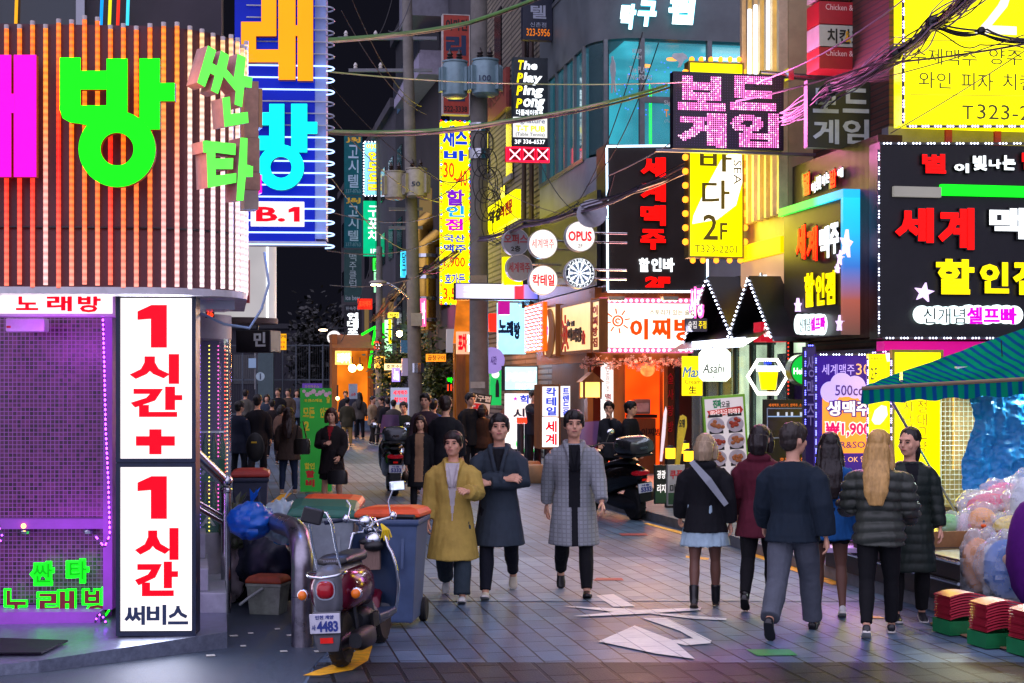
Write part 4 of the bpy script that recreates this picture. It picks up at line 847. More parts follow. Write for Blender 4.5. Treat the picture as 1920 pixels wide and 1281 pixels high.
# corner panes and lit room
TGL = glass_mat('teal bar glass', '78b0b8', .2, .03)
for a0, a1 in ((0,45),(45,90)):
    P = [(u1+r-r*math.cos(R(a0+(a1-a0)*k/5)), v1+r-r*math.sin(R(a0+(a1-a0)*k/5))) for k in range(6)]
    MB().add([(x,y,z) for z in (6.8,9.1) for x, y in P], [(k,k+1,k+7,k+6) for k in range(5)]).build('curved_pane', TGL, C_, smooth=50)
    MB().box(P[0][0]-.04, P[0][0]+.04, P[0][1]-.05, P[0][1]+.03, 6.75, 9.15).build('window_frame', WF, C_)
for i in range(5):
    x0 = u1+r+i*1.45
    MB().box(x0+.05, x0+1.4, v1+.05, v1+.07, 6.8, 9.1).build('window_pane', TGL, C_); MB().box(x0-.05, x0+.05, v1-.03, v1+.1, 6.75, 9.15).build('window_frame', WF, C_)
MB().box(u1+r, u1+9, v1-.02, v1+.04, 7.82, 7.95).build('window_transom', WF, C_)
rm = MB().box(u1+.7, u1+9, v1+4.6, v1+4.7, 6.75, 9.15).box(u1+.7, u1+9, v1+.3, v1+4.6, 9.1, 9.14); rm.build('room_wall', TEALGLOW, C_)
MB().box(u1+.7, u1+9, v1+.3, v1+4.6, 6.76, 6.8).build('room_floor', M('room floor', '304850', .5), C_)
TUB = E('cool white tube', 'e0ffff', 3.5, True, 0)
for i in range(8): MB().box(u1+2.6+i*.25, u1+6.2+i*.1, v1+1.0+.42*i, v1+1.06+.42*i, 8.98-.0*i, 9.03).build('ceiling_tube', TUB, C_)
for x, y in ((1.9,.8),(1.5,1.6)): MB().lathe([(.001,.0),(.14,.0),(.14,.03),(.001,.06)], (u1+x,v1+y,8.9), 14).build('pendant_lamp', E('amber pendant', 'ff9a30', 2.2, False, 0), C_)
m = MB()
for i in range(120): m.gem((u1+random.uniform(1.0,4.0), v1+random.uniform(.6,4), random.uniform(8.2,9.0)), .014)
m.build('fairy_lights', E('blue fairy led', '3050ff', 4, False, 0), C_)['kind'] = 'stuff'
for i in range(2): MB().tube([(u1+1.3+.15*i,v1+.5+i*.4,7.0),(u1+1.3+.15*i,v1+.5+i*.4,8.3)], .012, 5).build('green_tube', E('green laser tube', '20ff30', 2), C_)
sg = Sign('window_lettering', 'white and orange lettering stuck on the curved teal window', 'window lettering', (1176,90,1236,155), FV(1200,VC-.05))
GV = M('pale window vinyl', 'c8d0d0', .4); OV = E('orange vinyl', 'f08020', .6)
for t, r_ in (('KEEP',(1186,92,1203,100)),('CALM',(1186,104,1203,111)),('The PLAY',(1180,125,1215,137)),('PING-PONG',(1176,140,1222,150))): sg.text(t, r_, GV, .01, .0, .006)
sg = Sign('window_lettering', 'pale pub lettering on the lower teal window, half covered by the pink sign', 'window lettering', (1244,185,1290,235), FV(1260,VC-.05))
sg.text('Signature', (1245,189,1290,200), GV, .01, 0, .006); sg.text('T-T PUB', (1246,206,1290,220), OV, .01, 0, .006); sg.text('(Table Tennis)', (1246,225,1290,232), GV, 0, 0, .006)
sil = [(1260,103),(1264,100),(1275,100),(1280,99),(1286,103),(1290,110),(1284,112),(1280,118),(1276,126),(1270,127),(1273,118),(1268,113),(1260,108)]
Sign('window_sticker', 'grey crouching player silhouette on the upper teal window', 'sticker', (1258,99,1292,127), FV(1275,VC-.05)).shape(sil, GV, 'figure_print', 0, .008)
s_ = Sign('window_sticker', 'tall grey player silhouette beside the mirrored sign', 'sticker', (1143,105,1158,175), FY(1150,.02), SIDE); s_.shape([(1147,106),(1150,105),(1151,111),(1154,118),(1155,135),(1153,150),(1156,172),(1153,174),(1150,155),(1149,174),(1146,175),(1147,150),(1145,135),(1144,125),(1147,115)], GV, 'figure_print', .0, .008)
sg = Sign('channel_sign', 'white glowing three-syllable sign high on the grey wall', 'sign', (1163,-5,1303,52), FV(1230,VC-.1))
for t, r_ in (('탁',(1163,8,1191,55)),('구',(1196,2,1230,50)),('펍',(1253,-4,1301,46))): sg.text(t, r_, E('cyan halo edge', '40c8e0', 1.0), .07, .0, .06, name='letter_rim', shear=.12); sg.text(t, r_, E('cool white letter', 'e8ffff', 2.4, True, 0), .045, .062, .02, shear=.12)
# blade sign of the table-tennis bar and its cross lamps
sg = Sign('blade_sign', 'black and white table-tennis pub blade sign with yellow initials', 'sign', (963,108,1028,275), 35.2)
sg.panel((963,108,1027,275), M('dark teal sign case', '14242c', .35), 'case', 0, .25)
for i, t in enumerate(('The','Play','Ping','Pong')):
    y = 113+i*24; sg.text(t[0], (971-i*.8,y,981-i*.8,y+18), YELE, .03, .003, .006, shear=.15); sg.text(t[1:], (983-i*.8,y+(2 if t[1]=='h' else 0),(1008 if i==0 else 1014)+i*2,y+18+(5 if i in (1,2,3) else 0)), WHT, .03, .003, .006, shear=.15)
sg.text('더플레이핑퐁', (968,206,1018,217), WHT, .01, .003, .004)
sg.panel((962,220,1026,258), E('pub panel white','f4f4f0',.75,False), 'white_panel', .012, 0); sg.text('Signature', (966,222,1022,234), GRL, .015, .014, .004); sg.text('T-T PUB', (967,236,1022,247), E('yellow lit lettering'), .03, .014, .004); sg.text('(Table Tennis)', (967,249,1021,257), BLACKV, .0, .014, .004)
sg.text('3F', (965,262,977,270), WHT, .01, .003, .004); sg.text('336-6537', (981,262,1022,270), WHT, .01, .003, .004)
sg = Sign('cross_lamp', 'red framed lamp row of three glowing crosses under the table-tennis blade sign', 'light', (949,276,1030,304), 35.15)
sg.panel((949,276,1030,304), E('dim red box', '700818', .6), 'case', 0, .2); RN = E('hot red neon', 'ff1030', 2.6, True, 0); PK = E('pink-white neon', 'ffb0c0', 2.2, True, 0)
sg.frame((949,276,1030,304), .035, RN, 'neon_frame', .03, 0)
for i in range(3):
    x = 955+i*26; P = [sg.L(x+a, b) for a, b in ((0,280),(20,300),(0,300),(20,280),(-1,278),(21,278),(21,302),(-1,302))]
    m = MB(); m.tube([(P[0][0],-.03,P[0][1]),(P[1][0],-.03,P[1][1])], .016, 6); m.tube([(P[2][0],-.035,P[2][1]),(P[3][0],-.035,P[3][1])], .016, 6); m.build('cross_tube', PK, sg.t)
    MB().tube([(q[0],-.03,q[1]) for q in P[4:]], .015, 6, closed=True).build('square_tube', RN, sg.t)
s_ = Sign('box_sign', 'navy lodging box sign with a grey word and an orange number', 'sign', (980,-70,1036,75), 35.8); s_.panel((980,-70,1036,75), M('navy sign sheet', '0c1830', .4), 'case', 0, .2)
s_.text('텔', (995,10,1024,35), GRL, .02, .003, .004); s_.text('신촌점', (994,42,1024,51), GRL, 0, .003, .004); s_.text('323-5956', (987,54,1031,68), M('orange vinyl', 'a85028', .5), .01, .003, .004)
# big black second-floor sign
sg = Sign('fascia_sign', 'big black upright beer-bar sign outlined with white neon', 'sign', (1136,273,1326,548), FV(1200,VC-.9))
sg.panel((1136,273,1326,548), M('brown-black sheet', '2a2628', .4, .2, .2, 2), 'case', 0, .8)
for i, t in enumerate('세계맥주'):
    y = 293+i*45; r_ = (1199,y,1250,y+42); sg.text(t, r_, M('black rim'), .085, .0, .05, name='letter_rim'); sg.text(t, (1201,y+2,1248,y+40), REDL, .045, .052, .012)
for t, r_ in (('할',(1198,484,1217,510)),('인',(1221,484,1240,509)),('바',(1243,484,1264,510))): sg.text(t, r_, WHT, .035, .03, .02)
sg.text('2F', (1210,519,1256,539), REDL, .06, .03, .02)
sg.lamp((1140,280,1320,545), 'ffa0a8', 1.5, .2); NW = E('ice white neon', 'c8e8ff', 2.6, True, 0)
for p, q in (((1137,277),(1139,546)),((1137,275),(1326,273)),((1139,547),(1326,547)),((1325,275),(1326,546))): a, b = sg.L(*p), sg.L(*q); MB().tube([(a[0],-.03,a[1]),(b[0],-.03,b[1])], .022, 8).build('neon_tube', NW, sg.t)
# dish shape in place of pale irregular panels on the side wall
MB_ = thing('dish_stand_in', 'grey stand-in dish on a bracket beside the black upright sign', 'stand-in dish', W(1110,400,FY(1110,.6)), R(-20))
MB_2 = MB(); MB_2.lathe([(.3,.0),(.2,-.06),(.001,-.1)], (0,0,0), 20); dd = MB_2.build('dish', M('grey dish', 'a8a8b8', .5), MB_, smooth=60); dd.rotation_euler = (R(70),R(25),0)
MB().tube([(.2,.15,.1),(.35,.25,.75)], .03, 6).build('bracket', DARKM, MB_)

for lab, cx, cy, r_, Y, face, txt in (('lit round sign reading OPUS, above the dartboard sign',1087.5,443.5,28,30.0,WHITE,'o'),('round dartboard sign below the OPUS disc',1086.5,512.5,28,30.0,E('dart white','f0f6ff',1.3,True),'d'),
    ('lit round sign with thin red beer words, above the cocktail disc',1018,458,27,32.6,WHITE,'세계맥주'),('lit round sign with bold red cocktail word',1018.5,525.5,27,32.6,WHITE,'칵테일'),
    ('unlit grey round sign with two lines of words',967,454,25,34.0,M('unlit disc','7a8494',.5),'오퍼스'),('unlit grey round sign with one line of red words',973.5,502,25,34.0,M('unlit disc'),'세계맥주')):
    s_ = Sign('round_sign', lab, 'sign', (cx-r_,cy-r_,cx+r_,cy+r_), Y); P = s_.L(cx,cy); q = s_.L(cx+r_,cy)[0]-P[0]
    MB().disc(P[0],P[1],q*.96,-.02,.14,36).build('sign_disc', face, s_.t); MB().ringp(P[0],P[1],q*.96,q,-.035,.15,36).build('rim', M('white rim','b8bcc4',.4), s_.t)
    MB().tube([(P[0]+q*.9,.08,P[1]+.08),(P[0]+q*.9+.7,.1,P[1]+.08)], .02, 6).tube([(P[0]+q*.9,.08,P[1]-.1),(P[0]+q*.9+.7,.1,P[1]-.1)], .02, 6).build('arm', STEEL, s_.t)
    if txt == 'o': s_.text('OPUS', (cx-22,cy-10,cx+22,cy+9), REDT, .03, .022, .004); s_.text('2F', (cx-4,cy+14,cx+5,cy+21), BLACKV, .0, .022, .004)
    elif txt == 'd':
        m = MB()
        for i in range(20):
            a = 2*math.pi*(i-.5)/20; b = 2*math.pi*(i+.5)/20
            if i % 2: m.prism([(P[0]+q*.12*math.cos(a),P[1]+q*.12*math.sin(a)),(P[0]+q*.66*math.cos(a),P[1]+q*.66*math.sin(a)),(P[0]+q*.66*math.cos(b),P[1]+q*.66*math.sin(b)),(P[0]+q*.12*math.cos(b),P[1]+q*.12*math.sin(b))], -.024, -.021, 0)
            m.ringp(P[0],P[1],q*.66,q*.7,-.025,-.021,2,1+(i%2),math.degrees(a),math.degrees(b)); m.ringp(P[0],P[1],q*.4,q*.43,-.0252,-.021,2,1+(i%2),math.degrees(a),math.degrees(b))
        m.ringp(P[0],P[1],q*.76,q*.94,-.024,-.021,40,3); m.ringp(P[0],P[1],.001,q*.05,-.026,-.021,12,1)
        m.build('dart_print', [M('sky print','8fb4d8',.5),M('red vinyl'),M('green vinyl','1c8a50',.5),M('navy vinyl')], s_.t)
        for i, nn in enumerate((20,1,18,4,13,6,10,15,2,17,3,19,7,16,8,11,14,9,12,5)):
            mm = MB(); a = R(90-18*i); x = P[0]+q*.85*math.cos(a); z = P[1]+q*.85*math.sin(a); put_text(mm, str(nn), x-.02*len(str(nn)), x+.02*len(str(nn)), z-.022, z+.022, -.028, -.0245); mm.build('numeral', WHT, s_.t)
    elif txt == '오퍼스': s_.text(txt, (cx-22,cy-15,cx+22,cy+3), M('dim red vinyl','8a2838',.5), .03, .022, .004); s_.text('2층', (cx-9,cy+7,cx+9,cy+18), BLACKV, .03, .022, .004)
    elif face is WHITE: s_.text(txt, (cx-21,cy-10,cx+21,cy+8) if len(txt)==4 else (cx-20,cy-11,cx+21,cy+11), REDT, .0 if len(txt)==4 else .03, .022, .004)
    else: s_.text(txt, (cx-20,cy-10,cx+20,cy+9), M('dim red vinyl'), .02, .022, .004)
# the orange pub
WOODO = M('orange-brown timber', '9a5a24', .5, 0, .3, 6, .1, stretch=(1,1,.2))
og = thing('storefront', 'orange lit timber pub front with a counter seen through its door', 'storefront', (0,0,0), ST)
MB().box(u1-.15, u1+6, VC-.6, VC-.02, 3.75, 3.95).build('eaves_board', WOODO, og)
MB().box(u1-.15, u1-.02, VC-.6, VY(1018), 2.45, 3.95).build('side_board', WOODO, og)
def ulx(px, v): Y = FV(px, v); X = (px-HX)/F*Y; return X*math.cos(ST)+Y*math.sin(ST)
vF = VC-.35
for a, b in ((1102,1112),(1150,1172),(1244,1252)): MB().box(ulx(a,vF), ulx(b,vF), vF, vF+.3, .13, 2.6).build('timber_post', WOODO, og)
MB().box(ulx(1100,vF), ulx(1290,vF), vF-.0, vF+.3, 2.45, 2.7).build('lintel', WOODO, og)
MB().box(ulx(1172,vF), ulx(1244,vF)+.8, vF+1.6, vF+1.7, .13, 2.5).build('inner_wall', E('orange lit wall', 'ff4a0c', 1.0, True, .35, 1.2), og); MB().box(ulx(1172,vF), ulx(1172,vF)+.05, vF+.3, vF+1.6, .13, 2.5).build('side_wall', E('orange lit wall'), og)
MB().box(ulx(1176,vF), ulx(1242,vF), vF+.5, vF+.9, .13, 1.28).build('counter', M('counter timber','7a4a24',.45,0,.2,5,stretch=(1,1,.2)), og)
s_ = Sign('', '', '', (1176,745,1242,845), FV(1210,vF+.48), root=None, name='counter_lettering', label='dark brush lettering on the pub counter front', cat='lettering') if False else None
mm = MB(); put_text(mm, '이찌방', ulx(1202,vF+.5), ulx(1240,vF+.5), .92, 1.08, vF+.485, vF+.498, .03); mm.build('counter_lettering', M('dark brush paint','2a1810',.5), og)
pr = thing('receipt_printer', 'grey till machine standing on the pub counter', 'till', (0,0,0), ST); uu = ulx(1205,vF+.6)
MB().box(uu-.3,uu+.3,vF+.55,vF+.85,1.29,1.36).build('base', BLACKP, pr); MB().box(uu-.17,uu+.17,vF+.6,vF+.8,1.37,1.68).build('body', M('beige plastic','9a948c',.5), pr, bevel=.02); MB().box(uu-.13,uu+.13,vF+.585,vF+.599,1.42,1.6).build('screen', M('pale screen','c8c8c8',.3), pr)
pl_ = thing('paper_lantern', 'round orange paper lantern hanging inside the pub door', 'lantern', (0,0,0), ST); uu = ulx(1214,vF+.6); MB().ball((uu,vF+.6,2.3), (.16,.16,.15), 14, 9).build('lantern_shade', E('glowing paper','ff7038',1.8,True,.4,9), pl_, smooth=60); MB().tube([(uu,vF+.6,2.44),(uu,vF+.6,2.6)], .01, 5).build('cord', DARKM, pl_)
gp_ = thing('glass_door', 'dark framed glass door panel with red scribbles beside the pub counter', 'door', (0,0,0), ST); MB().box(ulx(1252,vF), ulx(1268,vF), vF+.1, vF+.13, .13, 2.45).build('glass_pane', M('smoky orange glass','6a3a28',.15), gp_); MB().box(ulx(1267.5,vF), ulx(1275,vF), vF+.05, vF+.18, .13, 2.5).build('door_frame', DARKM, gp_)
mm = MB()
for i, t in enumerate('술사랑방'): put_text(mm, t, ulx(1254,vF), ulx(1265,vF), 2.0-.33*i, 2.22-.33*i, vF+.085, vF+.098, .01)
mm.build('red_lettering', REDP, gp_)
sg = Sign('fascia_sign', 'cream pub sign with a red sun and orange words ringed by pink bulbs', 'sign', (1126,560,1300,662), FV(1210,VC-.62))
sg.panel((1128,562,1300,660), E('cream sign face', 'fff2dc', 1.25, True, .06), 'face_panel', 0, .15); ORL = E('orange-red lettering', 'f04a08', .8)
for t, r_ in (('이',(1181,598,1214,637)),('찌',(1222,597,1256,636)),('방',(1264,597,1300,640))): sg.text(t, r_, M('tan letter side','a86838',.5), .03, .0, .05, name='letter_rim'); sg.text(t, r_, ORL, .03, .052, .008)
sg.text('스토리가 있는 술집', (1218,581,1302,591), M('dark brown print','3a2412',.5), .01, .003, .004)
P = sg.L(1158,602); m = MB().ringp(P[0],P[1],.085,.115,-.03,-.002,24); m.ringp(P[0],P[1],.03,.055,-.03,-.002,20,0,20,300)
for i in range(8): a = R(45*i+10); m.obox((P[0]+.2*math.cos(a),-.015,P[1]+.2*math.sin(a)), (.055*math.cos(a),0,.055*math.sin(a)), (0,.013,0), (-.012*math.sin(a),0,.012*math.cos(a)))
m.build('sun_emblem', ORL, sg.t)
PB = E('pink-white bulb', 'ffb8e8', 2.6, False, 0); PBS = E('magenta bulb board', 'e86890', .8)
for rct in ((1125,559,1300,569),(1125,652,1300,662),(1125,569.3,1134,651.7)): sg.panel(rct, PBS, 'bulb_board', .03, .1)
for i in range(17):
    for y in (564, 657):
        P = sg.L(1131+i*10.3, y); MB().ball((P[0],-.035,P[1]), .037, 8, 5).build('bulb', PB, sg.t, smooth=60)
for i in range(8): P = sg.L(1129.5, 575+i*10.3); MB().ball((P[0],-.035,P[1]), .037, 8, 5).build('bulb', PB, sg.t, smooth=60)
for x in (1150, 1250): P = sg.L(x,563); MB().box(P[0]-.16,P[0]+.16,-.3,-.12,P[1]-.02,P[1]+.06).build('spot_lamp', M('grey lamp','a09a94',.4,.4), sg.t)
sg.lamp((1130,562,1300,660), 'ffc890', 10); sg.lamp((1172,690,1244,850), 'ff7020', 6, -.3); CRM = E('cream sign face'); 
sg = Sign('fascia_sign', 'cream side sign with a red sun and dark brush words in a timber frame', 'sign', (1052,565,1108,668), FY(1108,.35), SIDE, anchor=(1108,662))
sg.panel((1052,567,1107,661), E('warm cream face','ffd898',.9,True,.1), 'face_panel', 0, .2); sg.frame((1051,566,1108,663), .06, WOODO, 'frame', .03, .2)
for t, r_, c in (('이',(1066,616,1073,640),BLACKV),('찌',(1074,616,1082,642),BLACKV),('방',(1083,614,1092,642),BLACKV),('술',(1064,602,1070,612),BLACKV),('집',(1072,602,1078,612),BLACKV)): sg.text(t, r_, c, .04, .01, .03)
sg.lamp((1055,570,1105,660), 'ffb860', 6); P = sg.L(1061,628); m = MB().ringp(P[0],P[1],.05,.2,-.03,-.002,16)
for i in range(8): a = R(45*i); m.obox((P[0]+.33*math.cos(a),-.015,P[1]+.33*math.sin(a)), (.09*math.cos(a),0,.09*math.sin(a)), (0,.013,0), (-.03*math.sin(a),0,.03*math.cos(a)))
m.build('sun_emblem', REDP, sg.t); sg.text('술', (1092.5,620,1098,646), REDP, .05, .01, .03)
sg = Sign('fascia_sign', 'slim red-lettered cream corner sign of the orange pub', 'sign', (1110,560,1124,665), FY(1124,.4), SIDE, anchor=(1124,662)); sg.panel((1110,562,1123,660), E('warm cream face'), 'face_panel', 0, .15); sg.text('이찌방집', (1112,572,1121,652), REDP, .04, .003, .01, vertical=True); sg.frame((1109,561,1124,661), .05, WOODO, 'frame', .02, .15)
sg = Sign('fascia_sign', 'cream side sign with a brown bowl picture beside the led dot panel', 'sign', (1019,570,1042,672), FY(1042,.3), SIDE, anchor=(1042,668)); sg.panel((1019,574,1041,668), E('warm cream face'), 'face_panel', 0, .2); sg.frame((1018,573,1042,669), .05, WOODO, 'frame', .03, .2)
P = sg.L(1032,625); MB().disc(P[0],P[1],.55,-.04,-.002,24).build('bowl_print', M('tan print','a87840',.5), sg.t); P = sg.L(1025,618); MB().disc(P[0],P[1],.42,-.05,-.041,20).build('round_badge', CRM, sg.t); sg.text('술', (1022,608,1028,628), MAG, .03, .052, .006)
sg = Sign('led_board', 'orange board studded with blue-white led dots', 'led board', (983,568,1018,662), FY(1018,.45), SIDE, anchor=(1018,660)); sg.panel((984,570,1018,660), E('orange board','f86a10',.8,True), 'board', 0, .1)
a, b, c0, d0 = sg.box4((985,572,1017,658)); m = MB()
for i in range(8):
    for j in range(13): m.gem((a+(b-a)*(i+.5)/8,-.015,c0+(d0-c0)*(j+.5)/13), .03, (i+j)%2)
m.build('dot_pattern', [LEDW, E('pink dot','ff80c0',3,False,0)], sg.t)['kind'] = 'stuff'
s_ = plate_sign('narrow white lit menu column beside the pub door', (1129,680,1150,792), FV(1140,VC-.5), WHITE, .12); s_.text('모듬안주소주', (1136,690,1143,760), M('pale grey print','a8a8b0',.5), 0, .003, .004, vertical=True); s_.text('맥주', (1134,738,1145,762), REDP, .02, .003, .004, vertical=True)
# blossom garland, wall lantern, potted plant
gar = thing('blossom_garland', 'pale pink blossom garland strung under the orange pub sign', 'garland', tuple(W(1185,680,FV(1185,VC-.8))), ST); o_ = W(1185,680,FV(1185,VC-.8))
pts = []; m = MB(); rr = random.Random(3)
for i in range(25):
    px = 1092+i*7.6; p = W(px, 681+4*math.sin(i*1.1), FV(px,VC-.75))-o_; p = Matrix.Rotation(-ST,3,'Z')@p; pts.append(p)
m.tube(pts, .012, 5).build('twine', M('brown twine','5a3a24',.7), gar)
m = MB()
for p in pts:
    for k in range(9):
        c = p+Vector((rr.gauss(0,.07),rr.gauss(0,.05),rr.gauss(0,.055))); s0 = rr.uniform(.02,.04)
        d = Vector((rr.gauss(0,1),rr.gauss(0,1)-1,rr.gauss(0,1))).normalized(); e1 = d.orthogonal().normalized(); e2 = d.cross(e1)
        for a in range(4): q = e1*math.cos(a*1.57)+e2*math.sin(a*1.57); w_ = d.cross(q); m.add([c, c+q*s0+w_*s0*.5+d*.01, c+q*s0*1.3, c+q*s0-w_*s0*.5+d*.01], [(0,1,2,3)])
m.build('blossom', M('pink-white petal','e8b8a8',.6), gar)
wl = thing('wall_lantern', 'small house-shaped wall lantern glowing beside the garland', 'lantern', tuple(W(1107,745,FV(1107,VC-1.0))), ST)
MB().box(-.17,.17,-.17,.17,0,.3).build('lantern_glass', E('lantern glass','ffc060',1.8,True,.2), wl); MB().prism([(-.24,.3),(.24,.3),(0,.5)],-.22,.22).build('roof', WOODO, wl)
for x in (-.17,.17):
    for y in (-.17,.17): MB().box(x-.02,x+.02,y-.02,y+.02,-.03,.3).build('corner_post', WOODO, wl)
MB().tube([(0,0,.5),(0,0,.62),(.3,.1,.66)], .02, 6).build('bracket', DARKM, wl)
def leafy(name, label, cat, loc, h, w, n, cols, leaf=.07, seed=1, pot=None, trunk=True, zc=None, group=None):
    t = thing(name, label, cat, loc, 0, group); r = random.Random(seed)
    if pot: MB().lathe([(.14,0),(.2,.32),(.22,.34),(.19,.34),(.18,.3)], (0,0,0), 16).build('pot', M('clay pot','7a4430',.7), t, smooth=50)
    z0 = .3 if pot else 0; m = MB(); tips = []
    if trunk:
        m.tube([(0,0,z0),(.03,0,z0+h*.3),(-.02,.02,z0+h*.6),(0,0,z0+h*.85)], [w*.06,w*.05,w*.035,w*.015], 7)
        for i in range(12):
            a = r.uniform(0,6.28); zb = z0+h*r.uniform(.25,.75); e = Vector((math.cos(a)*w*r.uniform(.4,.9), math.sin(a)*w*r.uniform(.4,.9), zb+h*r.uniform(.1,.3)))
            m.tube([(0,0,zb),(e.x*.5,e.y*.5,(zb+e.z)/2+.03*h),e], [w*.03,w*.02,w*.008], 5); tips.append(e)
        m.build('trunk', M('bark','3a2c22',.8), t)
    m = MB()
    for i in range(n):
        b = r.choice(tips) if tips and r.random() < .75 else Vector((0,0,z0+h*.6)); p = b+Vector((r.gauss(0,w*.2),r.gauss(0,w*.2),r.gauss(0,h*.1)))
        d = Vector((r.gauss(0,1),r.gauss(0,1),r.gauss(0,.6))).normalized(); e = d.orthogonal().normalized(); s0 = leaf*r.uniform(.6,1.3)
        m.add([p,p+d*s0*.5+e*s0*.25,p+d*s0,p+d*s0*.5-e*s0*.25], [(0,1,2,3)], r.choice((0,0,1,1,2)) if len(cols) > 2 else 0)
    m.build('crown' if not pot else 'foliage', [M('leaf '+c, c, .5) for c in cols], t)
    return t
leafy('potted_plant', 'potted shrub with yellow-green leaves beside the grey-coated man', 'plant', tuple(G(1102,868,.13)), 1.0, .35, 900, ['4a6a18','8a8a20','a06a20'], .09, 5, pot=True)
# cocktail cube sign, neighbours
sg = Sign('box_sign', 'white cocktail box sign with blue words over red ones on two faces', 'sign', (1016,722,1050,840), FY(1050,1.1))
sg.panel((1015,723,1049,781), WHITE, 'upper_panel', 0, .6); sg.panel((1015,784,1049,840), E('pinkish sign face','fff0f0',1.8,True), 'lower_panel', 0, .6); sg.frame((1013,721,1051,842), .04, WOODO, 'frame', .01, .6)
sg.text('칵테일', (1024,726,1043,780), BLUE_T, .03, .003, .006, vertical=True); sg.text('세계', (1022,788,1044,836), REDT, .03, .003, .006, vertical=True)
s_ = Sign('', '', '', (1052,722,1070,840), FY(1050,1.1)+.05, R(35), root=None) if False else plate_sign('angled half of the white cocktail box sign with mirrored-looking blue words', (1053,724,1069,782), FY(1050,1.0)+.1, WHITE, .1, 'box_sign', R(30)); s_.text('트렌드음', (1055,727,1067,780), BLUE_T, .03, .003, .006, vertical=True)
s_ = plate_sign('lit panel with star and blue academy words behind the capped man', (949,738,1012,842), FY(1008,.6), WHITE, .2); s_.text('학생', (975,741,1012,757), BLUE_T, .03, .003, .006); star(s_, 966, 748, 4, .003, MAG); s_.text('시간', (962,766,1010,786), M('navy vinyl'), .03, .003, .006); s_.text('고품격', (990,800,1012,812), BLUE_T, .02, .003, .006)
P = s_.L(992,832); MB().ringp(P[0],P[1],.14,.2,-.03,-.002,28,0,0,360,1.5).build('green_ring', E('green ring','10d040',1.4), s_.t)
s_.lamp((950,740,1010,842), 'e0e0ff', 6)
s_ = plate_sign('pale blue arcade light box with slanted words and flower', (946,687,1008,732), FY(1006,.7), E('pale blue face','b0e4f4',1.2,True,.1), .3, frame=DARKM); s_.text('MG싱', (950,696,1004,716), E('pink-white print','f8d0f0',1.3), .05, .003, .006, shear=.25); s_.text('최신기계', (966,719,1006,730), WHT, .02, .003, .006)
# D building: ribbed cream brick wall along the street
DBR = brick_mat('ribbed cream brick', '6e665a', '82796a', '2c2824', 3.0, .14, .028, .5, 'yz', .7, .9)
D_ = thing('tall_building', 'tall cream building of ribbed brick with narrow windows beside the transformer pole', 'building', (0,0,0), ST)
vd0, vd1 = V1C+.05, VY(884)
MB().box(UF+.02, UF+10, vd0, vd1, 3.9, 24).box(UF+.4, UF+10, vd0, vd1, .13, 3.9).build('wall', DBR, D_)
for (a, b), (y0, y1) in (((985,998),(30,120)),((950,962),(170,330)),((928,940),(20,130)),((906,916),(150,330)),((940,948),(350,420))):
    va, vb = VY(b), VY(a); Y = FY((a+b)/2); MB().box(UF-.02, UF+.1, va, vb, ZZ(y1,Y), ZZ(y0,Y)).build('window', M('dark window recess','0c0c12',.2), D_); MB().box(UF-.08, UF-.021, va-.1, vb+.1, ZZ(y1,Y)-.15, ZZ(y1,Y)).build('window_sill', CONC, D_)
for x in (1004, 990): v_ = VY(x); MB().tube([(UF-.1,v_,3.9),(UF-.1,v_,16)], .06, 8).build('drain_pipe', M('brown pipe','4a3c38',.5,.3), D_)
CORR = wave_mat('dark corrugated wall', '20222c', '3a3c48', 5, 'Y', .45, .8, .3)
D_w = thing('corrugated_screen', 'dark corrugated wall panel behind the round signs', 'wall panel', (0,0,0), ST); MB().box(UF-.12, UF-.03, VY(1130), VY(948), ZZ(560,36), ZZ(405,36)).build('sheet', CORR, D_w)
# signs on the D wall
sg = Sign('fascia_sign', 'tilted-looking yellow food sign jutting from the cream ribbed wall', 'sign', (915,362,968,440), FY(968,.9), SIDE, anchor=(968,440))
sg.panel((915,372,967,424), YEL, 'face_panel', 0, .12)
for t, r_, c in (('막',(919,395,928,420),BLACKV),('걸',(930,392,938,414),BLACKV),('리',(939,388,946,408),REDP),('전',(948,378,954,404),REDP),('문',(955,374,961,400),REDP)): sg.text(t, r_, c, .03, .003, .02)
s_ = plate_sign('upright yellow lit panel below the unlit round signs', (944,482,980,535), 36, YEL, .2)
s_ = plate_sign('orange-yellow corner panel at the base of the yellow food sign', (914,420,945,445), 38.5, YEL, .2)

sg = Sign('led_ticker', 'long white and red led ticker board fixed across the utility pole', 'led sign', (855,532,1010,562), 36.8)
sg.panel((853,531,1010,563), DARKM, 'case', -.002, .25)
TICK = ramp_emit('ticker face', [(0,'b8a8e8'),(.3,'e8e8ff'),(.7,'e0dcff'),(.72,'ff2040'),(.82,'ff3050'),(.84,'b090e0'),(1,'5060d0')], sg.L(856,550)[0], sg.L(1008,550)[0], 1.1, 'X', True)
sg.panel((855,533,1008,560), TICK, 'led_face', .012, -.001)
m = MB()
for i, (y, x1) in enumerate(((539,930),(544,960),(551,925),(555,945))): a, b = sg.L(870,y), sg.L(x1,y); m.box(a[0],b[0],-.016,-.013,a[1]-.02,a[1]+.012)
m.build('streak_lettering', WHT, sg.t)
sg.lamp((856,533,1008,560), 'd8c8ff', 5)
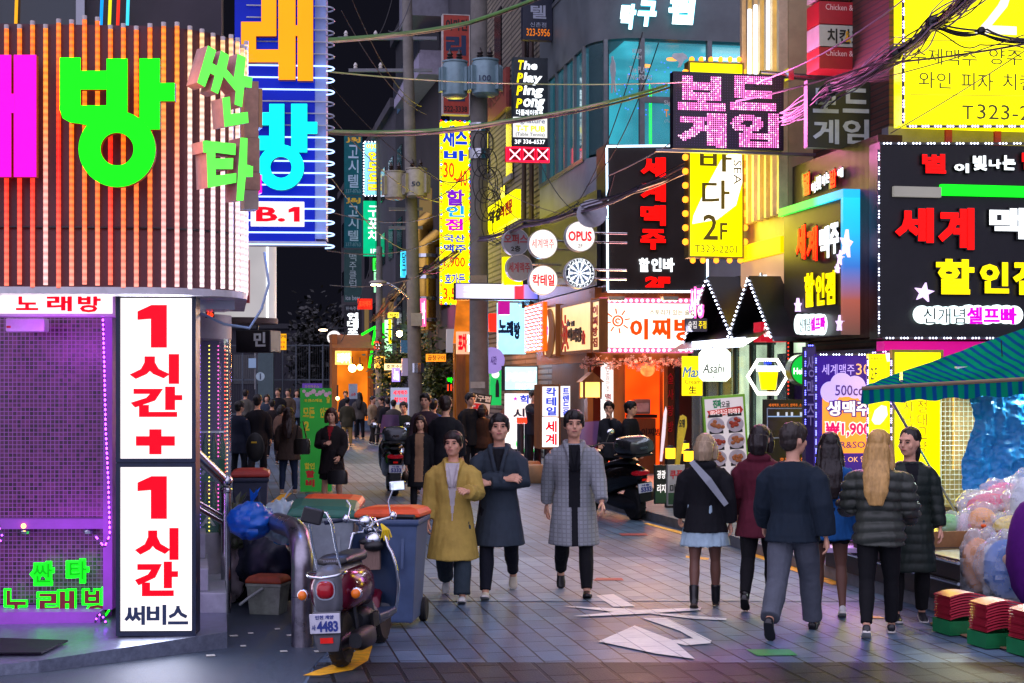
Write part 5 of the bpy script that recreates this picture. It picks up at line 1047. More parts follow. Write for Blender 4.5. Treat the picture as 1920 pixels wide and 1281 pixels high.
# signs left of the pole, farther up the street
sg = Sign('blade_sign', 'tall yellow karaoke and beer price blade sign edged with coloured leds', 'sign', (827,228,880,570), 47.5)
sg.panel((827,228,880,570), YEL2, 'face_panel', 0, .3); ORR = E('orange-red print','ff4a10',.8); SKYP = E('sky blue print','20a8f0',.8); VIO = E('violet print','8020d0',.7)
for t, r_, c, b in (('재즈',(830,236,876,276),BLUE_T,.04),('바',(832,282,876,302),BLUE_T,.04),('30',(831,304,852,334),ORR,.02),('~40',(850,318,876,350),ORR,.02),('할',(836,356,871,386),VIO,.035),('인',(836,382+4,871,407),SKYP,.035),('점',(834,410,868,432),MAG,.035),('국산',(832,440,872,454),BLUE_T,.03),('맥주',(832,458,874,474),BLUE_T,.03),('1,900',(832,482,872,504),ORR,.02),('호가든',(834,513,872,534),BLUE_T,.03),('3,500',(831,540,876,565),ORR,.02)): sg.text(t, r_, c, b, .003, .008)
sg.lamp((827,228,880,570), 'ffe840', 4); m = MB(); a, b, c0, d0 = sg.box4((827,228,880,570))
for i in range(44):
    z = c0+(d0-c0)*(i+.5)/44
    for x in (a, b): m.gem((x,-.03,z), .04, (i)%4)
for i in range(7):
    for z in (c0, d0): m.gem((a+(b-a)*i/6,-.03,z), .04, i%4)
m.build('led_border', [E('led red','ff2020',2,False,0),E('led blue','2040ff',3,False,0),E('led green','20e040',2,False,0),E('led amber','ffb020',2,False,0)], sg.t)['kind'] = 'stuff'
s_ = plate_sign('unlit orange-red upright sign with a navy word and a phone number', (831,28,880,214), 47.5, M('orange-red sheet','a83a2a',.5), .3, frame=M('pale edge','c0b8b0',.5))
s_.text('아마켠', (836,36,876,58), BLACKV, .03, .003, .006); s_.text('리', (836,66,874,104), M('navy vinyl'), .05, .003, .006); s_.text('포', (840,150,872,190), M('navy vinyl'), .05, .003, .006); s_.text('322-3338', (833,199,876,210), BLACKV, .02, .003, .006)
s_ = Sign('fascia_sign', 'dim red banner sign on the cream wall behind the transformers', 'sign', (908,140,950,230), FY(950,.1), SIDE, anchor=(950,225)); s_.panel((905,150,949,222), M('dim red sheet','8a3a34',.5), 'face_panel', 0, .1); s_.text('아마켠포차', (908,172,946,198), M('dark red vinyl','4a1414',.5), .01, .003, .006)
for y0, y1, lab, col in ((253,366,'upper teal lodging blade sign with gold initials','0c4450'),(367,466,'lower teal lodging blade sign with gold initials','0c3e4c')):
    s_ = plate_sign(lab, (646,y0,679,y1-1.5), 79, E('teal sheet '+col, col, .55, False, .2), .3, 'blade_sign'); s_.text('J&J', (649,y0+4,676,y0+15), M('gold vinyl'), .03, .003, .01)
    h = (y1-y0-30)/3
    for i, t in enumerate('고시텔'): s_.text(t, (653,y0+19+i*h,672,y0+16+h*(i+1)), GRL, .01, .003, .01)
    s_.text('337-8763', (648,y1-11,676,y1-4), M('faded grey','6a8088',.5), .0, .003, .01)
s_ = plate_sign('grey-teal beer blade sign with thin white upright words', (646,468,678,566), 79, E('grey teal sheet','24383e',.5,False,.2), .3, 'blade_sign'); s_.text('맥주클럽', (655,474,668,540), M('pale vinyl','a8b4b8',.5), 0, .003, .01, vertical=True); s_.text('ice beer', (648,554,676,563), M('pale vinyl'), .01, .003, .01)
s_ = plate_sign('dark folk-pub blade sign with fat white upright words', (646,572,677,632), 79, M('charcoal sheet'), .3, 'blade_sign'); s_.text('민속주점', (649,575,674,582), M('pale vinyl'), .01, .003, .01); s_.text('연대포', (651,586,672,630), WHT, .05, .003, .01, vertical=True, gap=.05)
sg = Sign('blade_sign', 'pale blue lit food blade sign with fat yellow words and white led edge', 'sign', (682,265,718,368), 78); sg.panel((683,266,718,367), E('aqua face','8cdcf0',.95,True,.2), 'face_panel', 0, .3); sg.text('아마', (687,270,714,280), YELE, .04, .003, .01); 
for i, t in enumerate('인도요리'): sg.text(t, (689,283+i*20,713,302+i*20), BLUE_T, .1, .002, .008, name='lettering_outline'); sg.text(t, (690,284+i*20,712,301+i*20), YELE, .05, .012, .01)
sg.leds([(682,266),(718,266),(718,367),(682,367)], .14, LEDW, 'led_border', .03, .035, 1, closed=True)
s_ = plate_sign('green lit pub blade sign with white upright words', (682,377,717,480), 78, E('green face','00b87c',.9,True,.1), .3, 'blade_sign')
for i, t in enumerate('구포차'): s_.text(t, (690,386+i*23,710,406+i*23), WHT, .02, .003, .01)
s_.text('1F', (695,467,704,475), WHT, .02, .003, .01)
s_ = plate_sign('small red dot-led board with coloured led rim beside the thin pole', (671,560,698,580), 62, E('red led face','e02818',.9,False,.4,8), .2, 'led_board'); s_.text('포차맥주', (673,564,696,576), E('red led'), .02, .003, .01)
s_ = plate_sign('red and white scrolling led board on the folk-pub wall', (648,630,690,645), 76, E('red led bar','ff2818',1.2), .2, 'led_board'); s_.panel((649,631,662,644), E('pink led','ffb0c0',1.3), 'bright_segment', .01, 0)
s_ = Sign('round_sign', 'small lit round pub sign with black words beside the far lamp', 'sign', (613,620,640,646), 70); P = s_.L(626.5,633); MB().disc(P[0],P[1],.31,0,.15).build('sign_disc', WHITE1, s_.t); s_.text('연대포', (616,628,637,638), BLACKV, .05, .003, .01)
s_ = Sign('traffic_sign', 'round no-parking traffic sign half behind the lit round pub sign', 'traffic sign', (628,628,648,650), 72); P = s_.L(637,638); MB().disc(P[0],P[1],.26,0,.04).build('sign_disc', M('blue reflective','1c48a0',.4), s_.t); MB().ringp(P[0],P[1],.22,.29,-.02,0).build('red_ring', REDP, s_.t)
s_ = plate_sign('yellow notice board with red lines below the black box sign', (506,626,537,656), 40, E('yellow notice','ffb010',.8), .1, 'notice_board'); s_.text('보호구역', (513,628,536,635), BLACKV, .02, .003, .01); s_.text('주차금지', (512,640,534,644), REDP, .02, .003, .01); s_.text('어린이보호', (511,648,534,653), REDP, .02, .003, .01)
# ---------------------------------------------------------------- far buildings
FARB = M('night brick','2c2428',.8,0,.3,.8,.3); FARC = M('night concrete','3c3a40',.8,0,.3,.7,.3); FARD = M('dark facade','1c1c22',.7,0,.3,.8,.2)
def fbld(label, pxa, pxb, pytop, mat, mid, du=0.0, cat='building'):
    t = thing('street_building', label, cat, (0,0,0), ST); v0, v1 = VY(pxa), VY(pxb); Y = FY(pxa)
    zt_ = ZZ(pytop, Y); MB().box(UF+du, UF+12, v0+.05, v1, 3.2, zt_).box(UF+du+.5, UF+12, v0+.05, v1, .13, 3.2).build('wall', mat, t)
    MB().box(UF+du-.25, UF+12, v0+.05, v1, zt_, zt_+.4).build('cornice', mat, t)
    r = random.Random(int(pxa)); nf = max(1, int((zt_-4)/3.1)); nw = max(1, int((v1-v0)/3.5))
    for i in range(nf):
        for j in range(nw):
            a = v0+(v1-v0)*(j+.25)/nw; b = v0+(v1-v0)*(j+.75)/nw; z = 4.6+i*3.1
            MB().box(UF+du-.04, UF+du-.002, a, b, z, z+1.5).build('window', r.choice(mid), t)
    return t, v0, v1
DKW = M('dark pane','0c1016',.1); LTW = E('dim warm pane','a88850',.25); LTB = E('dim blue pane','405878',.3)
t, v0, v1 = fbld('dark building with a grey ribbed front left of the cream wall', 884, 822, -90, FARC, [DKW,DKW,DKW])
MB().box(UF-1.4, UF+2, v1-2.5, v1, ZZ(62,FY(822)), ZZ(0,FY(822))).build('eaves', M('pale eaves','6a6a74',.6), t)
rf = thing('stair_canopy', 'pale sloping stair canopy on the dark building above the yellow blade sign', 'canopy', (0,0,0), ST); va, vb = VY(828), VY(776); Ya, Yb = FY(828), FY(776)
MB().add([(UF-.8,va,ZZ(95,Ya)),(UF-.8,vb,ZZ(185,Yb)),(UF,vb,ZZ(185,Yb)),(UF,va,ZZ(95,Ya)),(UF-.8,va,ZZ(140,Ya)),(UF-.8,vb,ZZ(205,Yb)),(UF,vb,ZZ(205,Yb)),(UF,va,ZZ(140,Ya))], [(0,1,2,3),(7,6,5,4),(0,4,5,1),(1,5,6,2),(3,7,4,0),(2,6,7,3)]).build('soffit', M('pale lilac render','9a94a8',.6), rf)
m = MB()
for i in range(24): q = i/24; v_ = va+(vb-va)*q; z = ZZ(95+90*q, Ya+(Yb-Ya)*q); m.box(UF-.85,UF-.75,v_,v_+.18,z-.1,z+.55)
m.build('railing', M('dark blue rail','1c2430',.5), rf)
fbld('brown brick building with pipes behind the leaning pole', 822, 778, 130, FARB, [DKW,LTW,DKW]); fbld('narrow dark building behind the older utility pole', 778, 742, 20, FARD, [DKW,DKW,LTB]); fbld('dark far building behind the aqua blade sign', 742, 712, 200, FARC, [DKW,LTW,DKW]); fbld('dark far brick building behind the teal blade signs', 712, 668, 250, FARB, [DKW,DKW,LTW]); fbld('most distant brick building at the street bend', 668, 640, 330, FARB, [DKW,LTW])
for k, (x, w_) in enumerate(((785,.42),(800,.34))):
    Y = FY(x,.5); o_ = W(x,600,Y); dct = thing('exhaust_duct', ('shiny metal duct hugging the brown brick wall','thinner shiny metal duct next to the wider one')[k], 'duct', (o_.x,o_.y,0)); MB().tube([(0,0,ZZ(620,Y)),(0,0,ZZ(560,Y)),(0,0,ZZ(430+30*k,Y)),(.4,.3,ZZ(415+30*k,Y))], w_, 12).build('duct_pipe', M('yellow-lit duct','b89040',.3,.9,.1), dct, smooth=50)  # yellow light on the metal is put into its colour
    for y in (600,560,520,480): MB().lathe([(w_+.04,-.06),(w_+.04,.06)], (0,0,ZZ(y,Y)), 12).build('joint_band', STEEL, dct)
# end of street: fence, low wall, dark building, trees
end = thing('far_building', 'unlit dark building closing the far end of the street', 'building', W(560,830,95), R(2)); MB().box(-14,9,0,8,0,7.0).build('wall', M('near-black wall','24222a',.9,0,.3,.5), end); MB().box(-14.2,9.2,-.2,8,7.0,7.3).build('parapet', FARD, end)
for i in range(5): MB().box(-12+i*4,-10.2+i*4,-.05,-.002,3.6,5.4).build('window', DKW, end)
fn = thing('metal_fence', 'tall dark metal fence across the far end of the street', 'fence', W(540,790,72), R(2)); m = MB()
for i in range(16): MB().box(-4+i*.62,-3.94+i*.62,0,.06,0,3.6).build('post', M('grey fence metal','4a525a',.5,.5), fn)
for z in (.3,1.9,3.5): m.box(-4,5.4,.07,.11,z,z+.06)
m.build('rail', M('grey fence metal'), fn); m = MB()
for i in range(90): m.tube([(-4+i*.105,.13,.3),(-4+i*.105,.13,3.5)], .012, 4)
m.build('wire_mesh', M('dark wire','2c3036',.5,.5), fn)
gt = thing('gate_panel', 'teal-grey metal gate pillar beside the far fence', 'gate', W(498,790,70), R(2)); MB().box(-.35,.35,0,.3,0,3.9).build('leaf_panel', M('teal grey paint','3c5054',.5), gt); MB().box(-.4,.4,-.04,.34,3.9,4.05).build('cap', FARD, gt)
s_ = plate_sign('blue and white street sign plate on a slim post', (466,672,480,690), 45, E('blue plate','90a8d0',.35), .04, 'street_sign'); s_.panel((477,662,479,730), M('grey post','8a8a8a',.5), 'post', -.05, .12)
s_ = Sign('traffic_sign', 'round white traffic sign near the far gate', 'traffic sign', (480,697,495,715), 46); P = s_.L(488,706); MB().disc(P[0],P[1],.13,0,.03).build('sign_disc', M('white reflective','b0c8d0',.4), s_.t); MB().box(P[0]-.015,P[0]+.015,-.012,-.002,P[1]-.09,P[1]+.09).build('bar', M('navy vinyl'), s_.t)
for i, (px, Y, h, w_, lab) in enumerate(((604,88,5.6,1.8,'dark tree behind the far fence by the round pub sign'),)):
    p = W(px,800,Y); leafy('tree', lab, 'tree', (p.x,p.y,0), h, w_, 1800, ['080b06','0b0e08','0d0d07'], .38, 20+i)
p = W(745,800,58); leafy('street_tree', 'small street tree left of the leaning pole with its leaves lit by lamps', 'tree', (p.x,p.y,0), 4.2, 1.1, 1500, ['3a4c16','55601c','2a3810'], .2, 30)
p = W(815,800,54); leafy('street_tree', 'small street tree right of the leaning pole in front of the orange shop', 'tree', (p.x,p.y,0), 3.6, 1.1, 1500, ['3a4c16','6a6a20','2a3810'], .2, 31)
# far shops
def farshop(label, pxa, pxb, pyt, pyb, Y, face, s=.2): return plate_sign(label, (pxa,pyt,pxb,pyb), Y, face, s, 'shop_sign')
fs = thing('shopfront', 'orange lit eatery front with timber roof far up the street', 'storefront', W(665,790,64), ST); f_ = lambda px: (px-665)/F*64
MB().box(f_(627),f_(700),1.2,1.3,0,3.2).build('lit_wall', E('amber lit wall','e87818',.7,True,.6,1), fs); MB().box(f_(622),f_(632),-.1,1.2,0,3.6).box(f_(694),f_(700),0,1.2,0,3.2).build('timber_post', WOODO, fs); MB().add([(f_(622),-.6,2.9),(f_(700),-.6,2.9),(f_(700),1.3,3.5),(f_(622),1.3,3.5),(f_(622),-.6,3.02),(f_(700),-.6,3.02),(f_(700),1.3,3.62),(f_(622),1.3,3.62)], [(3,2,1,0),(4,5,6,7),(0,1,5,4),(2,3,7,6),(1,2,6,5),(3,0,4,7)]).build('roof', WOODO, fs)
s_ = farshop('amber light box with white slats above the far eatery', 629, 659, 658, 684, 62, E('amber slat sign','ffc060',1.4,True,.5,6)); s_.text('포장마차', (632,662,657,681), WHT, .05, .003, .02)
for lab, px, py, Y, r_, c, st_ in (('big glowing globe lamp in front of the far eatery',660.5,690.5,60,.15,'ffd070',40),('smaller bare lamp on the wall by the aqua sign',749,626,56,.11,'ffd8a0',50),('second globe lamp beside the big one',675,689,62,.12,'ffb040',25),('tiny lamp at head height by the green banner stand',633,747,40,.05,'ffc070',9)):
    lt = thing('globe_lamp', lab, 'lamp', W(px,py,Y)); MB().ball((0,0,0), r_, 14, 9).build('globe', E('globe '+c+str(st_), c, st_, True, 0), lt, smooth=60); MB().tube([(0,0,r_*.9),(0,0,r_*.9+.3)], .02, 5).build('stem', DARKM, lt)
s_.lamp((629,658,659,684), 'ffa040', 40, .3)
s_ = farshop('white and yellow triangular shop sign in green neon', 670, 695, 660, 676, 66, E('pale yellow face','fff8a0',1.3)); s_.shape([(671,661),(694,661),(682,676)], YELE, 'triangle_print', .003, .01)
m = Sign('neon_sign', 'green neon gable outline far up the street', 'neon sign', (678,610,706,690), 64); P = [m.L(x,y) for x, y in ((678,628),(704,613),(703,622),(692,690))]; MB().tube([(x,0,z) for x, z in P], .05, 6).build('neon_tube', E('green neon'), m.t)
s_ = farshop('tall white, yellow and green lit column sign far up the street', 722, 735, 600, 672, 66, E('pale green face','b8ffc0',1.3,True)); s_.panel((728,599,734,645), YELE, 'yellow_part', .01, 0)
s_ = farshop('upright green neon bar beside the white column sign', 716, 721, 606, 634, 67, E('green neon'))
s_ = farshop('small framed cartoon-coloured picture sign on the far wall', 752, 767, 638, 662, 54, M('blue print','4888a8',.5,0,.5,14))
s_ = farshop('pale lilac rental box on the leaning pole', 754, 768, 672, 705, 50, E('lilac box','a898b8',.35))
s_ = Sign('price_board', 'pale blue beer price board with red words at street level', 'sign board', (733,726,767,800), 46); s_.panel((733,727,767,805), E('pale lavender board','b0b8d8',.55), 'board', 0, .1); s_.text('세계맥주', (737,732,764,741), REDT, .02, .003, .01); s_.text('할인점', (739,745,763,754), REDT, .02, .003, .01); s_.panel((739,759,764,800), E('peach print','e8c8a0',.5), 'picture_print', .005, 0)
ob = thing('shopfront', 'orange tiled-roof shop front left of the utility pole', 'storefront', W(882,790,44), ST); f_ = lambda px: (px-882)/F*44
MB().add([(f_(846),-.3,2.2),(f_(892),-.3,2.2),(f_(892),.6,3.5),(f_(862),.6,3.5)], [(0,1,2,3)]).build('canopy_roof', E('orange canopy','f08018',.5,False,.4,3), ob); MB().box(f_(852),f_(892),0,.3,0,2.2).build('lit_front', E('dim amber wall','905018',.4,True,.5,2), ob)
MB().box(f_(855),f_(872),-.1,-.002,.1,2.15).build('timber_door', WOODO, ob); m = MB()
for i in range(3): MB().ball((f_(868+i*9),-.36,2.2), .06, 8, 5).build('bulb', E('globe ffb0406','ffb040',6,True,0), ob)
s_ = farshop('red and white brush-letter shop sign over the orange canopy', 857, 892, 622, 664, 43.5, E('cream orange face','ffb890',.8,True)); s_.text('포차', (859,626,875,660), REDT, .06, .003, .02); s_.text('집술', (876,626,891,660), WHT, .06, .003, .02)
s_.lamp((857,622,892,700), 'ff9040', 14, .4)
s_ = farshop('plain pale box sign left of the brush-letter shop sign', 838, 857, 617, 661, 46, E('pale lilac face','b8b0b8',.4))
s_ = farshop('tiny green neon words beside the small street tree', 838, 868, 708, 718, 47, BLACKP); s_.text('막걸리', (839,708,867,718), E('green neon'), .03, .003, .02); s_ = farshop('tiny red neon words under the green ones', 838, 856, 720, 734, 47, BLACKP); s_.text('110', (839,721,855,733), E('red led'), .03, .003, .02)
s_ = plate_sign('tilted black and white pub placard carried above the crowd', (876,738,918,775), 33, M('black placard','141216',.5), .03, 'placard'); s_.text('탁구펍', (879,741,916,752), M('white vinyl','d8d8d8',.5), .03, .003, .004); s_.panel((877,755,917,775), M('white vinyl'), 'white_half', .003, 0); s_.text('포', (884,757,910,773), REDP, .05, .006, .004); s_.t.rotation_euler[1] = R(8)
# bright arcade and singing-room fronts right of the pole
s_ = farshop('glowing pale blue singing-room sign wall with navy box letters', 934, 986, 568, 664, 39.5, E('ice blue sign wall','a0e0f8',1.2,True,.15)); 
s_.lamp((936,570,985,662), '80c8ff', 16)
for i, t in enumerate('노래방'): s_.text(t, (934+i*14,600+i*2,948+i*13,625+i*6), M('navy vinyl'), .06, .0, .12)
s_ = farshop('red lit corner panel beside the ice blue sign wall', 918, 935, 588, 622, 40.5, E('red lit panel','ff2810',.9,True)); s_ = farshop('magenta and navy slim sign on top of the ice blue wall', 936, 956, 565, 590, 39.2, E('magenta face','c81898',.7))
s_ = Sign('round_sign', 'lilac round sign with purple words beside the blue-lit pole', 'sign', (916,652,932,700), 38.5); P = s_.L(922,676); MB().disc(P[0],P[1],.33,0,.1).build('sign_disc', E('lilac disc','a890e0',.6), s_.t); s_.text('시간', (920,668,931,684), M('purple print'), .03, .003, .01)
s_ = farshop('green soft-drink poster with bottle picture beside the pole', 920, 940, 694, 760, 38.8, E('green poster','20b858',.8,True)); s_.shape([(931,712),(934,712),(936,722),(936,745),(929,745),(929,722)], M('dark bottle print','102030',.4), 'bottle_print', .003, .006); P = s_.L(929,702); MB().ringp(P[0],P[1],.001,.1,-.01,-.003,16).build('white_badge', WHITE1, s_.t)
for lab, rc_, Y, c, k, t_ in (('small bright green bottle-shaped sign above the thin far pole',(700,484,711,507),64,'30ff40',1.2,'술'),('white-green upright sign strip under the bottle-shaped sign',(702,510,711,548),64.5,'a0ffb8',1.0,'맥주'),('amber lit awning box low beside the far eatery',(703,668,722,690),58,'ffb040',1.3,'전집'),
    ('small lavender lit box sign behind the beer price board',(736,690,750,716),52,'b090ff',1.0,'노래'),('warm white lit shop sign over the price board',(722,682,760,694),55,'ffe0a0',1.3,'호프소주'),('pink lit blade sign tucked behind the leaning pole',(789,560,799,612),53,'ff60a0',1.1,'바'),('orange lit banner strip left of the brush-letter shop sign',(800,664,836,678),49,'ff9020',1.2,'곱창구이'),
    ('cyan lit blade sign high on the narrow dark building',(752,470,763,520),60,'40d0ff',1.0,'당구'),('yellow lit strip sign above the street tree',(728,586,748,596),62,'ffe840',1.2,'치킨'),('red lit round-cornered sign by the green neon gable',(702,640,714,656),60,'ff3020',1.2,'면')):
    s_ = farshop(lab, rc_[0], rc_[2], rc_[1], rc_[3], Y, E('far sign '+c,c,k,True)); x0,y0,x1,y1 = rc_; s_.text(t_, (x0+2,y0+2,x1-2,y1-2), WHT if c in ('ff3020','b090ff','ff60a0') else BLACKV, .02, .003, .01, vertical=(y1-y0 > x1-x0+5)); s_.lamp(rc_, c, 18, .1)
# bollards and planter wall on the kerb
for i, (x, y) in enumerate(((976,880),(990,880),(1008,879),(1026,879))):
    b = thing('bollard', ('red-topped dark bollard nearest the pole','red-topped bollard second from the pole','red-topped bollard third from the pole','red-topped bollard beside the cocktail box sign')[i], 'bollard', G(x,y,.13), 0, 'red-topped bollards by the arcade'); b.location[1] += .0
    MB().lathe([(.08,0),(.08,1.0),(.001,1.0)], (0,0,0), 12).build('post', M('dark bollard','2a2a34',.5), b, smooth=50); MB().lathe([(.075,1.005),(.085,1.02),(.085,1.14),(.001,1.16)], (0,0,0), 12).build('lamp_cap', E('red bollard cap','ff3820',1.6,True), b, smooth=50)
pw = MB().plate(gp((985,868),(1062,868),(1055,855),(985,855)), .13, .5); pw = pw.build('planter_kerb', M('grey stone block','6a625c',.7,0,.25,4,.3)); tag(pw, 'low grey stone kerb wall under the cocktail box sign', 'kerb wall')
for i, (x, w_) in enumerate(((1003,1.0),(988,.6))):
    st_ = MB().lathe([(.28,0),(.3,.05),(.3,.3),(.26,.36),(.001,.36)], (0,0,0), 18).build('stone_bollard', M('tan stone','9a7a58',.7,0,.2,5,.2), smooth=50); st_.location = G(x,905-i*8); tag(st_, ('squat tan stone bollard in front of the low kerb wall','squat tan stone bollard half behind its twin')[i], 'bollard', 'squat stone bollards')
# ---------------------------------------------------------------- utility poles, transformers, street lamp, cables
POLEC = M('pole concrete','76726c',.8,0,.25,3,.3)
def pole(label, px, py, Y, r0, r1, ztop, lean=0): 
    o = W(px,py,Y); t = thing('utility_pole', label, 'utility pole', (o.x,o.y,0)); MB().tube([(0,0,0),(lean*.5,0,ztop/2),(lean,0,ztop)], [r0,(r0+r1)/2,r1], 16).build('post', POLEC, t, smooth=50); return t
def crossarm(t, x, z, w_, n=3):
    MB().box(x-w_*.7,x+w_*.3,-.05,.05,z,z+.1).build('cross_arm', M('galvanised arm','6a6c70',.5,.5), t); 
    for i in range(n): xx = x-w_*.62+i*w_*.3; MB().lathe([(.04,0),(.07,.03),(.05,.07),(.07,.11),(.05,.15),(.02,.2)], (xx,0,z+.1), 8).build('insulator', M('white porcelain','c8c4bc',.3), t)
p1 = pole('thick utility pole carrying two blue-grey transformers', 898, 830, 37.6, .24, .19, 14.5)
p2 = pole('leaning weathered utility pole with street lamp and cross arms', 781, 830, 50, .24, .16, 15, -.32)
p3 = pole('thin dark utility pole far up the street', 711, 800, 62, .17, .12, 7.5)
crossarm(p2, -.3, ZZ(135,50), 2.7); crossarm(p2, -.3, ZZ(75,50), 3.2); 
for y in (395,430): MB().box(-.9,.2,-.05,.05,ZZ(y,50),ZZ(y,50)+.1).build('step_arm', M('galvanised arm'), p2)
MB().box(-.16,.2,-.35,-.22,ZZ(612,50),ZZ(588,50)).build('meter_box', M('beige box','a09888',.5), p2); MB().lathe([(.25,-.15),(.25,.15)], (0,0,ZZ(690,50)), 14).build('band', STEEL, p2)
MB().box(-.2,.2,-.3,-.2,ZZ(530,37.6)-.1,ZZ(518,37.6)).build('junction_box', M('pale box','8a90a0',.5), p1); MB().box(-.2,.15,-.262,-.24,ZZ(728,37.6),ZZ(716,37.6)).build('notice_plate', M('notice paper','a8a498',.6), p1)
MB().lathe([(.26,-.12),(.26,.12)], (0,0,ZZ(290,37.6)), 14).build('band', STEEL, p1); MB().lathe([(.25,-.1),(.25,.1)], (0,0,ZZ(240,37.6)), 14).build('band', STEEL, p1)
TRM = M('transformer paint','7c98a0',.45,.2,.15,6); TRB = M('beige transformer paint','9a9488',.5,.2,.2,6)
def transformer(label, px, pyt, pyb, Y, r, mat, txt=None):
    o = W(px,pyb,Y); t = thing('transformer', label, 'transformer', o); h = (pyb-pyt)/F*Y
    MB().lathe([(r*.75,-.02),(r*.85,0),(r,.03),(r,h*.82),(r*.96,h*.85),(r*1.04,h*.86),(r*1.04,h*.9),(.001,h*.93)], (0,0,0), 22).build('tank', mat, t, smooth=40)
    for s_ in (-1,1):
        m = MB()
        for k in range(4): a = R(-90+s_*(50+k*16)); m.obox((math.cos(a)*r*1.15,math.sin(a)*r*1.15,h*.42), (math.cos(a)*r*.17,math.sin(a)*r*.17,0), (-math.sin(a)*.02,math.cos(a)*.02,0), (0,0,h*.3))
        m.build('cooling_fin', mat, t)
    for s_ in (-.4,.35):
        m = MB(); 
        m.lathe([(.05,0),(.09,.03),(.05,.06),(.09,.1),(.05,.13),(.08,.17),(.04,.22),(.02,.3)], (s_*r,0,h*.9), 10); m.build('bushing', M('dark porcelain','2a1c18',.3), t)
    if txt: mm = MB(); put_text(mm, txt, -.14, .14, h*.3, h*.45, -r-.012, -r-.002, .01); mm.build('lettering', M('navy vinyl'), t)
    return t
transformer('blue-grey transformer marked 100 on the right of the thick pole', 910, 105, 179, 37.2, .32, TRM, '100'); transformer('blue-grey transformer on the far side of the thick pole', 853, 108, 182, 37.4, .3, TRM)
transformer('beige transformer close to the leaning pole', 781, 310, 370, 49.5, .34, TRB, '50'); transformer('beige transformer hung outermost from the leaning pole', 741, 316, 373, 49.6, .33, TRB)
lo = W(763,600,49.6); lm = thing('street_lamp', 'lit cobra-head street lamp reaching out from the leaning pole', 'street lamp', lo)
q = lambda px, py: W(px,py,49.4)-lo
MB().tube([q(768,560),q(748,543),q(730,532),q(722,531)], .035, 8).build('lamp_arm', STEEL, lm, smooth=60); MB().ball(q(709,530), (.3,.14,.09), 14, 7).build('lamp_head', M('lamp housing','9a9288',.4,.4), lm, smooth=60); MB().ball(q(707,534), (.2,.1,.05), 12, 6).build('lamp_lens', E('sodium lens','ffd090',60,True,0), lm, smooth=60)
l2 = Sign('street_lamp', 'small far street lamp glowing over the dark fence', 'street lamp', (588,615,612,623), 74); P = l2.L(606,619); MB().ball((P[0],0,P[1]), (.22,.12,.06), 10, 6).build('lamp_head', E('pale lamp','ffd8b0',5,True,0), l2.t); MB().tube([(P[0]+.2,0,P[1]+.05),(P[0]+1.2,0,P[1]+.1)], .03, 6).build('lamp_arm', DARKM, l2.t)
# cables
CABB = M('black cable','14141a',.5); CABG = M('green sheathed cable','5a8a4a',.5); CABP = M('mauve grey cable','86708a',.45); CABY = M('pale green cable','a8b870',.5)
def cable(label, pts, r, mat, sag=0, n=14, name='overhead_cable', group='overhead cables', wob=0, seed=0):
    P = [W(*p) for p in pts]; out = []; rd = random.Random(seed)
    for a, b in zip(P, P[1:]):
        for i in range(n):
            t_ = i/n; p = a.lerp(b, t_); p.z -= sag*4*t_*(1-t_); p += Vector((rd.gauss(0,wob),rd.gauss(0,wob),rd.gauss(0,wob))); out.append(p)
    out.append(P[-1]); o = out[0].copy()
    ob = MB().tube([p-o for p in out], r, 6).build(name, mat, smooth=60); ob.location = o
    return tag(ob, label, 'cable', group)
cable('thick green cable crossing the top of the street from the blue sign', [(612,76,13),(880,42,20),(1090,-40,24)], .022, CABG, .03); cable('dark companion wire just under the thick green top cable', [(612,79,13),(880,46,20),(1090,-36,24)], .012, CABB, .03)
cable('pale yellow-green wire stretched from the neon coils to the pink led sign', [(618,135,13),(960,157,18),(1290,154,20)], .007, CABY, .02); cable('green-black cable sagging across the middle of the street', [(612,247,13),(940,228,18),(1250,160,21)], .02, CABG, .05); cable('black cable doubled under the sagging green one', [(612,250,13),(940,232,18),(1260,163,21)], .014, CABB, .06)
RC = random.Random(11)
E1 = ['first','second','third','fourth','fifth','sixth','seventh','eighth','ninth','tenth']
for i, (a, b) in enumerate((((640,20,30),(800,215,37)),((660,0,28),(790,200,38)),((735,0,46),(690,70,46)),((770,0,46),(728,58,46)),((620,160,30),(880,360,37)),((618,215,30),(830,380,45)),((618,330,25),(770,470,49)),((612,395,22),(880,370,37)),((612,470,22),(890,400,37)),((618,535,24),(900,440,37)),((640,640,60),(700,480,62)),((700,590,61),(770,540,50)),((900,440,37.4),(1010,400,33)),((780,370,49),(890,300,37.5)),((780,300,49),(890,330,37.5)),((900,330,37.4),(1140,410,30)),((900,300,37),(1010,420,34)),((1010,300,33),(1130,400,30.5)),((1205,60,26),(1075,390,30)),((1235,80,26),(1100,350,30)))):
    cable(f'thin dark wire, {E1[i%10]} of its {"upper" if i<10 else "lower"} tangle around the poles', [a,b], .009 if a[2] < 40 else .016, CABB if i % 3 else M('grey wire','4a4a50',.5), .25+.2*RC.random())
cable('grey wire slanting to the black box sign from the cream windows', [(1140,330,29),(1430,150,20),(1700,-5,17)], .01, CABP, .1); cable('dark straight wire across the yellow billboard', [(1380,190,20),(1640,120,17.5),(1960,75,15)], .011, CABB, .03); cable('thin diagonal wire over the billboard phone number', [(1670,250,17.5),(1960,70,15)], .006, CABB, .02); cable('second thin wire low over the billboard words', [(1560,165,18),(1930,62,15)], .006, CABB, .05)
m = MB(); o = W(1470,225,20)
